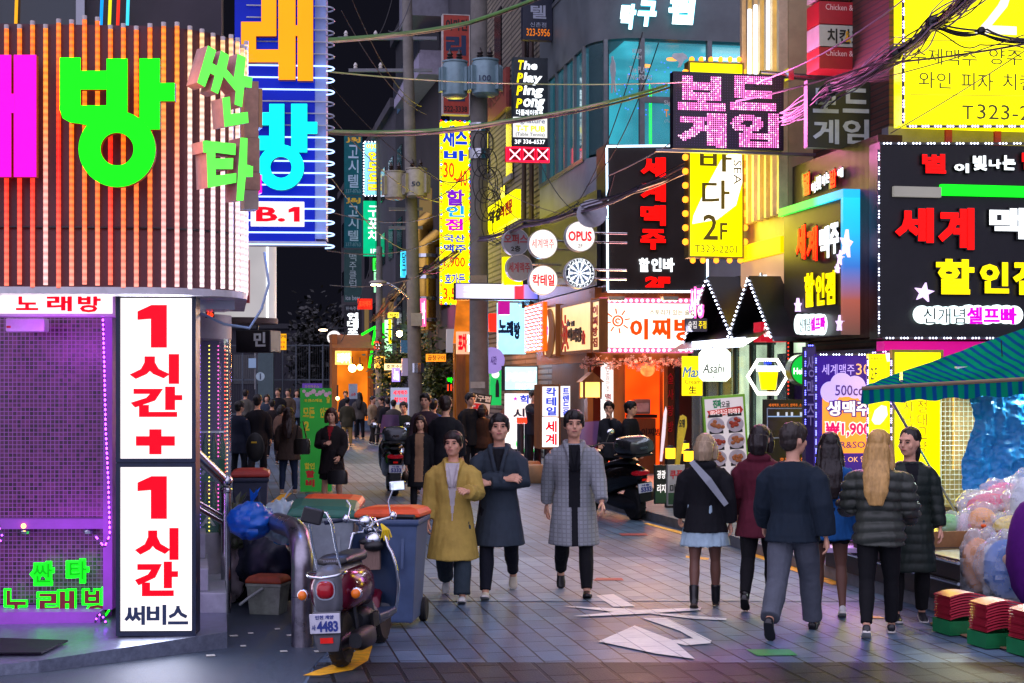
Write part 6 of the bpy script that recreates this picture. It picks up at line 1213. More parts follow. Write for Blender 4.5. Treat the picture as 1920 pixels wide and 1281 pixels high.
def bundle(label, path, n, spread, r, mats, seed, group='cable bundles'):
    rd = random.Random(seed); P = [W(*p) for p in path]; o = P[0].copy(); t = thing('cable_bundle', label, 'cable bundle', o, 0, group)
    for k in range(n):
        off = Vector((rd.gauss(0,spread),rd.gauss(0,spread),rd.gauss(0,spread))); pts = []; ph = rd.uniform(0,6.28)
        for a, b in zip(P, P[1:]):
            for i in range(10):
                q = i/10; c = a.lerp(b,q); c.z -= .12*q*(1-q)*4*.4; w_ = 1+.5*math.sin(ph+len(pts)*.45); pts.append(c+off*w_-o)
        pts.append(P[-1]+off*.6-o); MB().tube(pts, r*rd.uniform(.7,1.3), 5).build('strand', mats[k % len(mats)], t, smooth=60)
    m = MB()
    for i in range(1, len(P)-1): m.ball(P[i]-o, spread*1.6, 8, 5)
    m.build('tie_wrap', CABB, t)
    return t
bundle('mauve cable bundle rising from the pink led sign across the yellow billboard', [(1471,222,19.9),(1560,168,18.6),(1680,100,17.3),(1750,45,16.8),(1850,-40,16)], 26, .055, .009, [CABP,CABB,CABP], 1)
bundle('black cable bundle branching sideways across the billboard lettering', [(1750,45,16.8),(1840,58,16.4),(1960,75,15.8)], 7, .03, .01, [CABB], 2)
bundle('twisted mauve-brown cable bundle sagging from the thick pole to the yellow blade sign', [(900,448,37),(985,420,33),(1080,395,30),(1200,352,27),(1345,288,24)], 12, .035, .014, [CABP,CABB,M('brown cable','5a4448',.5)], 3)
bundle('dense black cable knot hanging round the leaning pole below the lamp', [(700,600,61),(735,560,55),(768,520,50),(800,505,50),(860,470,40)], 10, .09, .016, [CABB], 4)
for i in range(5):
    tl = thing('cable_coil', f'black spare cable coil, {E1[i]} from the top on the thick pole', 'cable coil', W(905+RC.uniform(-12,22), 270+i*38, 37.2)); 
    for k in range(3):
        rr = RC.uniform(.25,.5); MB().tube([(rr*.6*math.cos(a)+.1*k,-.1+.03*k,rr*math.sin(a)) for a in [j*.42 for j in range(15)]], .012, 5, closed=True).build('loop', CABB, tl, smooth=60)
# ---------------------------------------------------------------- people
_tmp = bpy.data.scenes.new('workbench')
def remesh(mb, vox, it=3):
    me = bpy.data.meshes.new('t'); me.from_pydata(mb.v, [], mb.f); o = bpy.data.objects.new('t', me); _tmp.collection.objects.link(o)
    r_ = o.modifiers.new('r', 'REMESH'); r_.mode = 'VOXEL'; r_.voxel_size = vox
    if it: s_ = o.modifiers.new('s', 'SMOOTH'); s_.iterations = it; s_.factor = .5
    with bpy.context.temp_override(scene=_tmp, view_layer=_tmp.view_layers[0]): dg = bpy.context.evaluated_depsgraph_get()
    m2 = bpy.data.meshes.new_from_object(o.evaluated_get(dg))
    bpy.data.objects.remove(o); bpy.data.meshes.remove(me); return m2
def shell(mb, vox, name, mat, parent, it=3, fold=0, fs=(9,9,3.5), seed=0, quilt=0, split=None):
    """one smooth closed surface grown round the parts; split = (test, name, material) cuts the faces that pass the test into a part of their own"""
    me = remesh(mb, vox, it); V = [v.co.copy() for v in me.vertices]; Nn = [v.normal.copy() for v in me.vertices]; off = Vector((seed*3.7, seed*1.3, 0))
    for i, (p, n) in enumerate(zip(V, Nn)):
        d = 0
        if fold: q = Vector((p.x*fs[0], p.y*fs[1], p.z*fs[2]))+off; d += fold*(noise.noise(q)+.6*(.4-abs(noise.noise(q*2.1)))+.25*noise.noise(q*5))
        if quilt: d += quilt*(abs(math.sin(p.z*38+noise.noise(p*3+off)))-.5)
        if d: V[i] = p+n*d
    F_ = [tuple(p.vertices) for p in me.polygons]; bpy.data.meshes.remove(me)
    if split:
        test, n2, m2 = split; A, B = MB(), MB()
        for f in F_: c = sum((V[i] for i in f), Vector())/len(f); (B if test(c) else A).f.append(f)
        for q, nm, mt_ in ((A, name, mat), (B, n2, m2)):
            ix = {}; 
            for f in q.f:
                for i in f: ix.setdefault(i, len(ix))
            q.f = [tuple(ix[i] for i in f) for f in q.f]; q.v = [tuple(V[i]) for i in ix]; q.m = [0]*len(q.f)
            if q.f: q.build(nm, mt_, parent, smooth=75)
        return
    q = MB(); q.v = [tuple(p) for p in V]; q.f = F_; q.m = [0]*len(F_); return q.build(name, mat, parent, smooth=75)
def C(name, col='808080', rough=.85, bump=.25, var=.14): return M(name, col, rough, 0, var, 9, bump, .25, bscale=90)
SKIN = M('skin', 'd09c80', .5, 0, .08, 14, .0, .35); SKINT = M('skin in sheer tights', '6a4638', .55, 0, .06, 14); LIP = M('lips', 'a85a54', .4); EYE = M('dark eye', '14100e', .2); SOLE = M('shoe sole', 'cfcac0', .6)
TOR = [(.465,.080,.066,.004),(.50,.094,.074,.006),(.54,.094,.072,.004),(.60,.080,.060,0),(.66,.086,.064,0),(.72,.098,.070,.002),(.77,.107,.064,.006),(.80,.100,.054,.008),(.822,.064,.046,.010),(.838,.040,.040,.010)]
def ell(z, rx, ry, yc=0, xc=0, n=20): return [(xc+rx*math.cos(6.28318*j/n), yc+ry*math.sin(6.28318*j/n), z) for j in range(n)]
def leg_pts(s, flex, abd, knee):
    h = Vector((s*.052,0,.50)); f, a, k = R(flex), R(abd), R(flex-knee)
    d = Vector((s*math.sin(a), -math.sin(f)*math.cos(a), -math.cos(f)*math.cos(a))); kn = h+d*.235
    d2 = Vector((s*math.sin(a)*.3, -math.sin(k), -math.cos(k))); return h, kn, kn+d2*.225, R(flex-knee)
def arm_pts(s, flex, abd, elbow, tw=0):
    sh = Vector((s*.104,.006,.792)); f, a = R(flex), R(abd)
    d = Vector((s*math.sin(a), -math.sin(f)*math.cos(a), -math.cos(f)*math.cos(a))); e = sh+d*.165; f2 = R(flex+elbow)
    d2 = Vector((s*math.sin(a)*.6-s*math.sin(R(tw)), -math.sin(f2), -math.cos(f2))).normalized(); return sh, e, e+d2*.142
def hand(w, d, up, s, curl, vox, H, spread=1.0):
    """palm, four unequal bent fingers and a thumb leaving the side of the palm"""
    d = d.normalized(); up = (up-d*up.dot(d)).normalized(); sd = d.cross(up)*s; m = MB()
    P = lambda a, b, c: w+d*a+sd*b+up*c
    m.tube([P(-.012,0,0),P(.006,0,0),P(.03,0,0),P(.052,0,0)], [.0135,.0155,.0205,.019], 10)
    m.v = [tuple(w+d*((Vector(v)-w).dot(d))+sd*((Vector(v)-w).dot(sd)*1.15)+up*((Vector(v)-w).dot(up)*.62)) for v in m.v]
    for k, (off, ln) in enumerate(((.0185,.041),(.0062,.046),(-.0062,.043),(-.018,.034))):
        p = P(.047,off,0); a = R(curl*.5+4*k); pts = [P(.03,off*.85,0), p]
        for seg in (.45,.32,.23): p = p+(d*math.cos(a)+sd*(off*4*spread*.25)-up*math.sin(a))*ln*seg; pts.append(p); a += R(curl)
        m.tube(pts, [.0062,.0058,.0053,.0048,.0038], 7)
    p = P(.012,.015,0); t1 = (d*.75+sd*.75-up*.25).normalized(); t2 = (d*.95+sd*.3-up*.4).normalized(); m.tube([p, p+t1*.024, p+t1*.024+t2*.018, p+t1*.024+t2*.032], [.0075,.0064,.0056,.0044], 7)
    m.v = [tuple(Vector(v)*H) for v in m.v]; return m
def head_parts(hair, H):
    b = MB(); b.ball((0,.006,.940), (.0445,.055,.060), 20, 14); b.ball((0,-.012,.905), (.036,.041,.040), 16, 10); b.ball((0,-.032,.882), (.018,.018,.012), 10, 6)
    b.tube([(0,-.051,.945),(0,-.057,.932),(0,-.063,.9205),(0,-.054,.914)], [.006,.0065,.009,.006], 8); b.ball((-.024,-.035,.918), (.015,.014,.015), 8, 6); b.ball((.024,-.035,.918), (.015,.014,.015), 8, 6)
    b.tube([(-.028,-.042,.951),(-.012,-.05,.953),(.012,-.05,.953),(.028,-.042,.951)], .0062, 6); b.ball((0,-.0515,.902), (.014,.006,.0065), 10, 6)
    for s in (-1,1): b.ball((s*.046,.008,.928), (.0055,.012,.017), 8, 6)
    h = MB(); st = hair
    h.ball((0,.012 if st != 'pony' else .018,.956), (.0505,.0600 if st != 'pony' else .0585,.053), 18, 12); h.ball((0,.032,.925), (.043,.034,.042), 14, 9)
    if st != 'pony':
        h.ball((0,-.012,.972), (.044,.042,.036), 14, 9)
        for i in range(7): x = -.036+.012*i; h.ball((x,-.036+abs(x)*.35,.968-abs(x)*.1), (.014,.016,.024), 8, 6)
    if st == 'short':
        for s in (-1,1): h.ball((s*.044,-.006,.945), (.008,.02,.026), 8, 6)
    if st == 'bob':
        for s in (-1,1): h.tube([(s*.04,-.02,.96),(s*.05,-.012,.92),(s*.047,-.01,.865)], [.016,.02,.017], 9)
        h.tube([(0,.045,.95),(0,.056,.90),(0,.05,.86)], [.05,.05,.04], 12)
    if st == 'long':
        for s in (-1,1): h.tube([(s*.042,-.012,.955),(s*.05,.004,.90),(s*.053,.02,.84),(s*.045,.035,.77)], [.015,.019,.021,.014], 9)
        h.loft([ell(z,rx,ry,y) for z,rx,ry,y in ((.97,.03,.02,.04),(.93,.05,.03,.045),(.87,.054,.028,.052),(.80,.060,.026,.080),(.73,.055,.022,.094),(.67,.03,.014,.098))])
    if st == 'pony': h.ball((0,.068,.93), (.02,.02,.022), 10, 7); h.tube([(0,.075,.93),(0,.085,.89),(0,.08,.83)], [.016,.018,.006], 8)
    return b, h
def person(label, px, yf, yh, yaw, arms=((4,8,10),(4,8,10)), legs=((0,3,0),(0,3,0)), top=None, coat=None, pants=None, skirt=None, bare=None, shoe='2a2622', hair=('short','14100e'), head=(0,0), lod=1, group=None, sole=None, curl=28, lean=0, z=0, boots=0, Yd=None, slim=1.0):
    g = G(px, yf, z) if Yd is None else Vector(((px-HX)/F*Yd, Yd, z)); Y = g.y; H = (yf-yh)/F*Y if Yd is None else Yd*0+1.72
    vox = (.0085,.014,.022)[lod]; t = thing('person', label, 'person', g, R(yaw), group); sd_ = int(px*7+yf)%97
    LP = [leg_pts(s,*l) for s, l in zip((-1,1), legs)]
    low = min(p[2].z-.042*math.cos(p[3])-max(0,math.sin(p[3]))*.0-max(0,-math.sin(p[3]))*.075 for p in LP); dz = -low
    AP = [tuple(Vector(q) for q in a) if isinstance(a[0], (tuple, Vector)) else arm_pts(s,*a) for s, a in zip((-1,1), arms)]
    ln = R(lean); rotp = lambda p: Vector((p[0], p[1]*math.cos(ln)-(p[2]-.5)*math.sin(ln), .5+p[1]*math.sin(ln)*1+(p[2]-.5)*math.cos(ln)))
    up = lambda p: tuple((rotp(p)+Vector((0,0,dz)))*H); dn = lambda p: tuple((Vector(p)+Vector((0,0,dz)))*H)
    def tr(m, f): m.v = [f(v) for v in m.v]; return m
    # body
    b = MB(); tr(b.loft([ell(z_,rx*slim,ry,yc) for z_,rx,ry,yc in TOR]), up); hd, hr = head_parts(hair[0], H)
    hm = Matrix.Translation((0,.006,.872)) @ Matrix.Rotation(R(head[0]),4,'Z') @ Matrix.Rotation(R(head[1]),4,'X') @ Matrix.Scale(1.1,4) @ Matrix.Translation((0,-.006,-.872)); hf = lambda v: up(hm @ Vector(v))
    tr(hd, hf); tr(hr, hf); k = MB(); k.tube([(0,.012,.80),(0,.010,.85),(0,.006,.90)], [.036,.031,.031], 14); tr(k, up)
    for q in (hd, k): b.add(q.v, q.f)
    for s, (sh, e, w) in zip((-1,1), AP):
        q = MB().tube([sh, sh.lerp(e,.5), e, e.lerp(w,.3), w], [.030,.027,.0215,.022,.0145], 10); tr(q, up); b.add(q.v, q.f)
    for (h, kn, an, a) in LP:
        q = MB().tube([h, h.lerp(kn,.5), kn, kn.lerp(an,.3), kn.lerp(an,.7), an, an+Vector((0,-math.sin(a)*0,-.03))], [.052,.045,.030,.033,.024,.019,.02], 12); tr(q, dn); b.add(q.v, q.f)
    me = remesh(b, vox, 2); bb = MB(); bb.v = [tuple(v.co) for v in me.vertices]; bb.f = [tuple(p.vertices) for p in me.polygons]; bpy.data.meshes.remove(me)
    lt = LP[0][0].z+dz-.03
    bb.m = [1 if bare == 'tights' and sum(bb.v[i][2] for i in f)/len(f) < .47*H else 0 for f in bb.f]
    for s, (sh, e, w) in zip((-1,1), AP):
        d = Vector(up(w))-Vector(up(e)); hh = hand(rotp(w)+Vector((0,0,dz)), d, Vector((s*1.0,-.15,.25)) if abs(d.normalized().z) > .55 else Vector((s*.2,-.6,.6)), s, curl, .004, H)
        if lod < 2:
            m2 = remesh(hh, .0042 if lod == 0 else .006, 1); bb.add([tuple(v.co) for v in m2.vertices], [tuple(p.vertices) for p in m2.polygons]); bpy.data.meshes.remove(m2)
        else: bb.add(hh.v, hh.f)
    bo = bb.build('body', [SKIN, SKINT], t, smooth=80)
    shell(hr, vox*.8, 'hair', M('hair '+hair[1], hair[1], .45, 0, .3, 40, .6, .4, stretch=(1,1,.15), bscale=60), t, 2, .0075*H/1.7, (34,34,9), sd_)
    if lod < 2:
        for s in (-1,1):
            MB().ball(hf((s*.0185,-.0475,.937)), (.0085*H,.0055*H,.0042*H), 8, 6).build('eye', EYE, t, smooth=80); MB().tube([hf((s*.010,-.0515,.9475)), hf((s*.020,-.0515,.950)), hf((s*.029,-.045,.948))], .0022*H, 5).build('eyebrow', M('brow','1a1410',.7), t)
        MB().tube([hf((-.013,-.0555,.9025)), hf((0,-.0585,.902)), hf((.013,-.0555,.9025))], [.0022*H,.0038*H,.0022*H], 6).build('mouth', LIP, t, smooth=80)
    # garments
    def garment(name, o_, mat, hem, slv=1.0, flare=0, fold=.010, quilt=0, split=None, loose=.004, z1=.838, lap=None, hood=False):
        m = MB(); rings = [ell(z_,rx*slim+o_*.8,ry+o_*.8,yc) for z_,rx,ry,yc in TOR if .50 < z_ <= z1]
        if hem < .5:
            n = 5; lo_ = [ell(hem+(.5-hem)*i/n, .094*slim+o_+flare*(1-i/n), .076+o_+flare*.9*(1-i/n), .004+.0*i) for i in range(n)]
            def cover(rg):
                z_ = rg[0][2]; lo2, hi2 = min(p[1] for p in rg), max(p[1] for p in rg); xw = max(p[0] for p in rg)
                for h_, kn_, an_, a_ in LP:
                    q = (h_.z-z_)/max(.01,h_.z-kn_.z); y_ = (h_+(kn_-h_)*q).y; lo2 = min(lo2, y_-.082-o_*.5); hi2 = max(hi2, y_+.078+o_*.5)
                return ell(z_, xw, (hi2-lo2)/2, (hi2+lo2)/2)
            lo_ = [cover(rg) for rg in lo_]
            rings = lo_+[ell(.5,.094*slim+o_,.076+o_,.006)]+rings
        else: rings = [r_ for r_ in rings if r_[0][2] > hem+.01]; rings = [ell(hem,.092*slim+o_+flare,.072+o_+flare,.004)]+rings
        m.loft(rings); tr(m, up)
        if slv:
            for sh, e, w in AP:
                w2 = e.lerp(w, (slv-.5)*2*.93) if slv > .5 else sh.lerp(e, slv*2)
                q = MB().tube([sh+Vector((-sh.x*.28,0,-.008)), sh.lerp(e,.3), e, e.lerp(w2,.5), w2], [.034+o_*.6,.033+o_*.62+loose*.6,.027+o_*.6+loose*.8,.025+o_*.58+loose*.8,.021+o_*.5+loose*.8], 12) if slv > .5 else MB().tube([sh, w2], [.036+o_,.035+o_], 12); tr(q, up); m.add(q.v, q.f)
        if lap:
            q = MB()
            for s in (-1,1): q.tube([(s*.052,.018,.845),(s*.048,-.03,.838),(s*.030,-.060-o_,.79),(s*.020,-.074-o_,.73),(s*.012,-.072-o_,.69)], [.012,.014,.015,.013,.006], 8)
            q.tube([(-.05,.02,.845),(0,.05,.85),(.05,.02,.845)], .014, 8); tr(q, up); m.add(q.v, q.f)
        if hood: q = MB(); q.ball((0,.055,.838), (.07,.035,.035), 14, 8); q.tube([(-.052,.02,.84),(-.03,-.035,.83),(0,-.045,.815),(.03,-.035,.83),(.052,.02,.84)], .017, 8); tr(q, up); m.add(q.v, q.f)
        sp = None
        if split:
            wz, zb, n2, m2 = split; sp = ((lambda c: c.y < -.012*H and zb*H < c.z-dz*H < .832*H and abs(c.x) < H*wz((c.z/H-dz))), n2, m2)
        shell(m, vox, name, mat, t, 3, fold, (8,8,3), sd_, quilt, sp)
    if pants:
        col, loose = pants; m = MB(); tr(m.loft([ell(z_,rx*slim+.008,ry+.008,yc) for z_,rx,ry,yc in TOR if z_ < .62]), dn)
        for (h, kn, an, a) in LP:
            q = MB().tube([h+Vector((0,0,.02)), h.lerp(kn,.5), kn, kn.lerp(an,.35), kn.lerp(an,.72), kn.lerp(an,.96)], [.057+loose*.3,.050+loose*.6,.035+loose,.036+loose,.028+loose*1.3,.025+loose*1.5], 14); tr(q, dn); m.add(q.v, q.f)
        shell(m, vox, 'trousers', C('trousers '+col, col), t, 3, .006, (11,11,5), sd_)
    if skirt:
        col, hem, fl = skirt; m = MB().loft([ell(hem+(.6-hem)*i/6, .088*slim+.012+fl*(1-i/6), .068+.012+fl*(1-i/6)) for i in range(7)]); tr(m, dn); shell(m, vox, 'skirt', C('skirt '+col, col), t, 2, .014, (16,16,1.5), sd_)
    if top: garment(**top)
    if coat: garment(**coat)
    for (h, kn, an, a), s in zip(LP, (-1,1)):
        A_n = Vector(dn(an)); c, q = math.cos(a), math.sin(a); f = lambda v: tuple(A_n+Vector((v[0]*H, (v[1]*c-v[2]*-q)*H, (v[2]*c-v[1]*q*1)*H)))
        rg = []
        for y, wx, zt_, zb_ in ((.026,.016,-.012,-.042),(.018,.021,.004,-.042),(-.005,.021,.004,-.042),(-.03,.021,-.010,-.042),(-.055,.024,-.020,-.042),(-.078,.022,-.027,-.042),(-.092,.013,-.032,-.041)):
            rg.append([(wx*math.cos(6.283*j/12), y, (zt_+zb_)/2+(zt_-zb_)/2*math.sin(6.283*j/12)*1.0) for j in range(12)])
        so = MB().loft(rg); tr(so, f)
        if boots: q_ = MB().tube([an+Vector((0,0,-.02)), an.lerp(kn,boots*.5), an.lerp(kn,boots)], [.026,.028,.031], 12); tr(q_, dn); so.add(q_.v, q_.f)
        sh_ = shell(so, .008 if lod < 2 else .016, 'shoe', M('shoe '+shoe, shoe, .3 if boots or shoe < '3' else .55, 0, .15, 8), t, 2)
        ps = MB(); o2 = [(.027,.012),(.024,-.018),(-.006,-.021),(-.03,-.022),(-.056,-.025),(-.08,-.023),(-.094,-.010),(-.094,.010),(-.08,.023),(-.056,.025),(-.03,.022),(-.006,.021),(.024,.018)]
        ps.plate([(x,y) for y, x in o2], -.0435, -.034); tr(ps, f); ps.build('shoe_sole', SOLE if sole is None else M('sole '+sole, sole, .6), sh_)
    return t, up, H, AP
WALK = ((26,2,8),(-20,2,30)); WALK2 = ((-18,2,30),(22,2,6)); STAND = ((3,4,2),(-3,4,4)); STEP = ((10,2,4),(-8,2,12))
vneck = lambda w0, zc, zt: (lambda z: w0*max(0, min(1, (z-zc)/(zt-zc))))
CAMEL = C('camel trench cloth','b09548',.75); CHAR = C('charcoal coat cloth','2c3640',.8); CHECK = brick_mat('grey check wool','83878a','8b8f94','777b7e',.04,.04,.006,0,'xz',.85,.2,0,.12,.05,.2)
BLACKC = C('black cloth','121318'); NAVYC = C('navy cloth','1a2030'); WHITEC = C('white cloth','b8b2b4'); MAROON = C('maroon cloth','521828'); BLUEC = C('blue cloth','14508c'); DBROWN = C('dark brown cloth','33261f'); GREYC = C('grey cloth','4c4a48'); DGREEN = C('dark green padded cloth','1a241f',.5)
X_ARMS = (((-.104,.006,.792),(-.135,-.055,.655),(.045,-.118,.672)),((.104,.006,.792),(.135,-.05,.65),(-.050,-.128,.650)))
person('person in a camel trench coat over a white top, walking towards the camera', 850, 1124, 806, -2, ((-6,10,15),(30,14,70,30)), WALK2, dict(name='shirt', o_=.006, mat=WHITEC, hem=.5), dict(name='trench_coat', o_=.026, mat=CAMEL, hem=.27, flare=.035, lap=True, loose=.012, fold=.011, split=(vneck(.04,.50,.82),.5,'shirt_front',WHITEC)), pants=('2e3a42',.016), shoe='c8ccc8', hair=('short','201410'), head=(-12,-4), lod=0)
person('person with folded arms in a charcoal coat and black trousers walking in the middle', 936, 1116, 770, -3, X_ARMS, WALK, None, dict(name='coat', o_=.020, mat=CHAR, hem=.315, flare=.03, lap=True, fold=.008, split=(vneck(.034,.70,.82),.70,'jumper_front',C('black jumper','0e1016'))), pants=('10141f',.004), shoe='c8c0a8', head=(4,-6), lod=0)
person('person in a long grey checked coat over black, right of the folded-arms walker', 1076, 1114, 766, 0, ((-20,9,6),(22,9,16)), WALK2, None, dict(name='checked_coat', o_=.022, mat=CHECK, hem=.30, flare=.022, lap=True, fold=.007, split=(lambda z: .030 if z > .5 else .018,.30,'jumper_front',C('black jumper'))), pants=('0c0d12',.004), shoe='0e0c0c', sole='181414', head=(2,0), lod=0)
person('person seen from behind in a black jacket and pale blue skirt with black boots', 1322, 1139, 822, 172, ((-10,10,20),(12,10,25)), STEP, None, dict(name='jacket', o_=.026, mat=BLACKC, hem=.44, flare=.016, hood=True, loose=.012), skirt=('9fb8c4',.36,.045), bare='tights', shoe='0d0c0e', sole='3a2a1c', boots=.35, hair=('bob','9a8468'), head=(-8,6), lod=0)
person('person from behind in a maroon coat with dark hair between two walkers', 1425, 1140, 803, 165, ((-8,9,15),(10,9,30)), ((6,2,4),(-14,2,24)), None, dict(name='coat', o_=.024, mat=MAROON, hem=.40, flare=.02, hood=True), pants=('0e0e12',.003), shoe='120e10', boots=.3, sole='141010', hair=('bob','1c1414'), head=(-5,0), lod=0)
person('person from behind in a dark blue jacket, red scarf and grey trousers', 1487, 1189, 786, 160, ((-14,12,20),(16,12,25)), WALK, None, dict(name='jacket', o_=.028, mat=C('blue-black cloth','16222e'), hem=.47, flare=.008, loose=.014, fold=.01), pants=('50555f',.014), shoe='141418', sole='1c1c20', hair=('short','2c2420'), head=(-35,0), lod=0)
person('person from behind in a blue coat with long dark hair and white sneakers', 1556, 1154, 820, 172, ((-8,9,20),(8,9,20)), ((-4,2,16),(8,2,4)), None, dict(name='coat', o_=.024, mat=BLUEC, hem=.42, flare=.025), bare='tights', skirt=('15151c',.40,.01), shoe='c4c4c0', hair=('long','1a1212'), lod=0)
person('blonde person from behind in a grey puffer jacket and black leggings', 1648, 1192, 815, 168, ((16,12,50),(22,12,60)), ((12,2,6),(-10,2,14)), None, dict(name='puffer_jacket', o_=.032, mat=C('grey-green puffer','3c403a',.4), hem=.45, loose=.018, fold=.01, quilt=.022), pants=('0d0e12',.003), shoe='14161c', hair=('long','b48c50'), head=(-10,0), lod=0)
ARM9 = (((-.104,.006,.792),(-.125,-.02,.63),(-.105,-.115,.665)),((.104,.006,.792),(.132,.0,.63),(.150,-.03,.49)))
person('person with tied-back hair in a long dark padded coat by the yellow wall', 1706, 1166, 812, -4, ARM9, ((2,4,2),(-4,4,6)), None, dict(name='padded_coat', o_=.026, mat=DGREEN, hem=.26, flare=.016, fold=.008, quilt=.006, split=(vneck(.036,.62,.82),.60,'jumper_front',C('black jumper'))), pants=('0c0d10',.005), shoe='26262a', sole='c8c6c0', hair=('pony','17120f'), head=(-38,2), lod=0)
# the middle distance
person('person in a dark jacket and red top holding a phone beside the green banner', 622, 958, 770, -8, (((-.104,.006,.792),(-.13,-.03,.64),(-.035,-.125,.665)),((.104,.006,.792),(.13,-.01,.63),(.10,-.10,.53))), STEP, None, dict(name='jacket', o_=.024, mat=C('brown-black cloth','1c1618'), hem=.36, flare=.02, split=(vneck(.03,.70,.82),.70,'red_top',C('red top','8c1420'))), skirt=('141014',.31,.03), shoe='1c1614', hair=('bob','3a1c10'), lod=1)
person('person from behind in a long black coat right in front of the green banner', 594, 922, 744, 175, ((0,8,14),(4,8,30)), STAND, None, dict(name='long_coat', o_=.022, mat=BLACKC, hem=.26, flare=.012), pants=('0d0e14',.006), shoe='2a241f', hair=('short','100c0a'), lod=1)
person('person from behind in a brown-grey coat and blue jeans with long hair', 541, 927, 768, 180, ((0,8,40),(4,8,30)), STAND, None, dict(name='coat', o_=.026, mat=C('taupe cloth','3a2e28'), hem=.40, flare=.03), pants=('1c2a44',.003), shoe='a8886c', hair=('long','20100c'), lod=1)
person('person from behind in dark clothes with a backpack near the red-lidded bin', 483, 905, 744, 178, ((2,8,20),(-2,8,15)), STEP, None, dict(name='jacket', o_=.026, mat=C('dusky black cloth','151318'), hem=.43), pants=('101118',.008), shoe='1c1a1a', hair=('short','120d0b'), lod=1)
person('person in dark clothes half hidden behind the glass shop corner', 449, 905, 756, 150, legs=STAND, coat=dict(name='jacket', o_=.024, mat=NAVYC, hem=.36), pants=('10141c',.006), lod=1)
person('person in a black coat over a beige hooded top behind the trench coat', 788, 965, 784, -5, ((2,8,12),(0,8,14)), STEP, None, dict(name='coat', o_=.024, mat=BLACKC, hem=.28, flare=.02, split=(lambda z: .045,.34,'beige_top',C('beige cloth','8c6a50'))), pants=('141418',.004), shoe='2a2420', hair=('long','2a120c'), lod=1)
person('tall person in black walking behind the trench coat and the charcoal coat', 836, 965, 748, 172, ((-8,9,18),(8,9,18)), STEP, None, dict(name='jacket', o_=.026, mat=C('soft black cloth','14141a'), hem=.42), pants=('101014',.01), hair=('short','24140e'), lod=1)
for i, a in enumerate((('person in a black sweatshirt turned sideways by the black and white placard', 882, 905, 741, 35, STAND, BLACKC, '14141a', 'short','0f0b0a'), ('person in a tan jacket and cap standing before the lit academy panel', 958, 880, 742, -12, STAND, C('tan cloth','7a4e36'), '1a1c28', 'short','14141c'),
    ('person in a dark coat pointing beside the cocktail box sign', 1001, 880, 735, 40, STAND, C('slate cloth','232834'), '14161c','short','16100e'), ('person with a finger raised to the lips by the parked black scooter', 1142, 935, 757, -10, STAND, C('grey striped cloth','23252c'), '14161c','short','0f0c0a'),
    ('person with a black backpack talking by the parked black scooter', 1183, 938, 757, 65, STAND, BLACKC, '12131a','short','0e0b0a'), ('person with dark hair and a dull purple top between two walkers in the crowd', 798, 930, 742, -15, STEP, C('plum cloth','34242e'), '181820','short','140d0b'),
    ('person in a blue shirt partly hidden in the crowd by the small street tree', 813, 905, 752, 170, STEP, C('royal blue cloth','123c80'), '1a1a22','short','1a100c'), ('person laughing in a dark green jacket left of the crowd', 757, 895, 757, -10, STAND, C('bottle green cloth','18241c'), '14161c','short','120e0c'),
    ('person in a brown coat beside the charcoal-coated walker', 905, 905, 762, 178, STEP, C('russet cloth','3c2418'), '1a1614','bob','24120c'))):
    lab, px, yf, yh, yaw, lg, mat, pcol, hs, hc = a
    arms = ((4,8,20),(4,8,14))
    if 'pointing' in lab: arms = ((75,20,10),(4,8,14))
    if 'raised' in lab: arms = ((4,10,60,25),((.104,.006,.792),(.12,-.06,.65),(.03,-.10,.84)))
    person(lab, px, yf, yh, yaw, arms, lg, None, dict(name='jacket', o_=.024, mat=mat, hem=.42+.01*(i%3)), pants=(pcol,.006), hair=(hs,hc), lod=1, z=.13 if px in (1142,1183,1001) else 0)
# far crowd
far = (('far person in khaki jacket and mustard trousers with back turned', 651, 838, 747, 178, '3a3626','b08c50','short'), ('far person in grey coat with long dark hair under the eatery lamps', 674, 826, 738, 180, '4c4640','14141a','long'), ('far person in slate jacket near the globe lamp', 664, 822, 730, 170, '2a2c3a','1a1c24','short'),
    ('far person in pale sleeves turned to a companion', 699, 835, 745, 60, '9a8468','2a2420','short'), ('far companion in dark brown jacket facing pale sleeves', 715, 836, 747, -60, '2c221c','1c1a1c','short'), ('far person in a black top holding a phone up by the fence', 521, 832, 730, -5, '141218','1c1a20','short'),
    ('far smiling person in brown top beside the phone holder', 540, 826, 731, -10, '4a3c30','1c1c22','short'), ('far person in grey top with back turned near the gate pillar', 460, 836, 733, 178, '54504a','1a1c22','short'), ('far person in white and navy by the fence', 556, 822, 732, 20, '5a6478','1a1c24','long'),
    ('far person in plain dark jacket behind the long-haired one', 510, 860, 752, -170, '241e20','141418','short'), ('far person in a tan coat walking past the fence', 528, 872, 762, 150, '6a4e3e','241c1c','bob'), ('far person in dark coat at the eatery door', 648, 815, 735, -10, '1c1a20','141418','short'), ('far person in grey shirt near the price board', 738, 850, 752, 175, '4a4442','1a1a20','short'), ('far person in a black coat left of the price board', 726, 842, 748, -160, '1a181c','141418','short'), ('far person in a dim blue top near the gate pillar', 500, 838, 742, 10, '28303e','16181e','bob'))
for lab, px, yf, yh, yaw, c, pc, hs in far: person(lab, px, yf, yh, yaw, ((4,8,14+px%30),(4,8,10+px%22)), STEP if px % 2 else STAND, None, dict(name='jacket', o_=.024, mat=C('cloth '+c, c), hem=.40+.02*(px%3)), pants=(pc,.006), hair=(hs,'16100d'), lod=2, group='people far up the street')
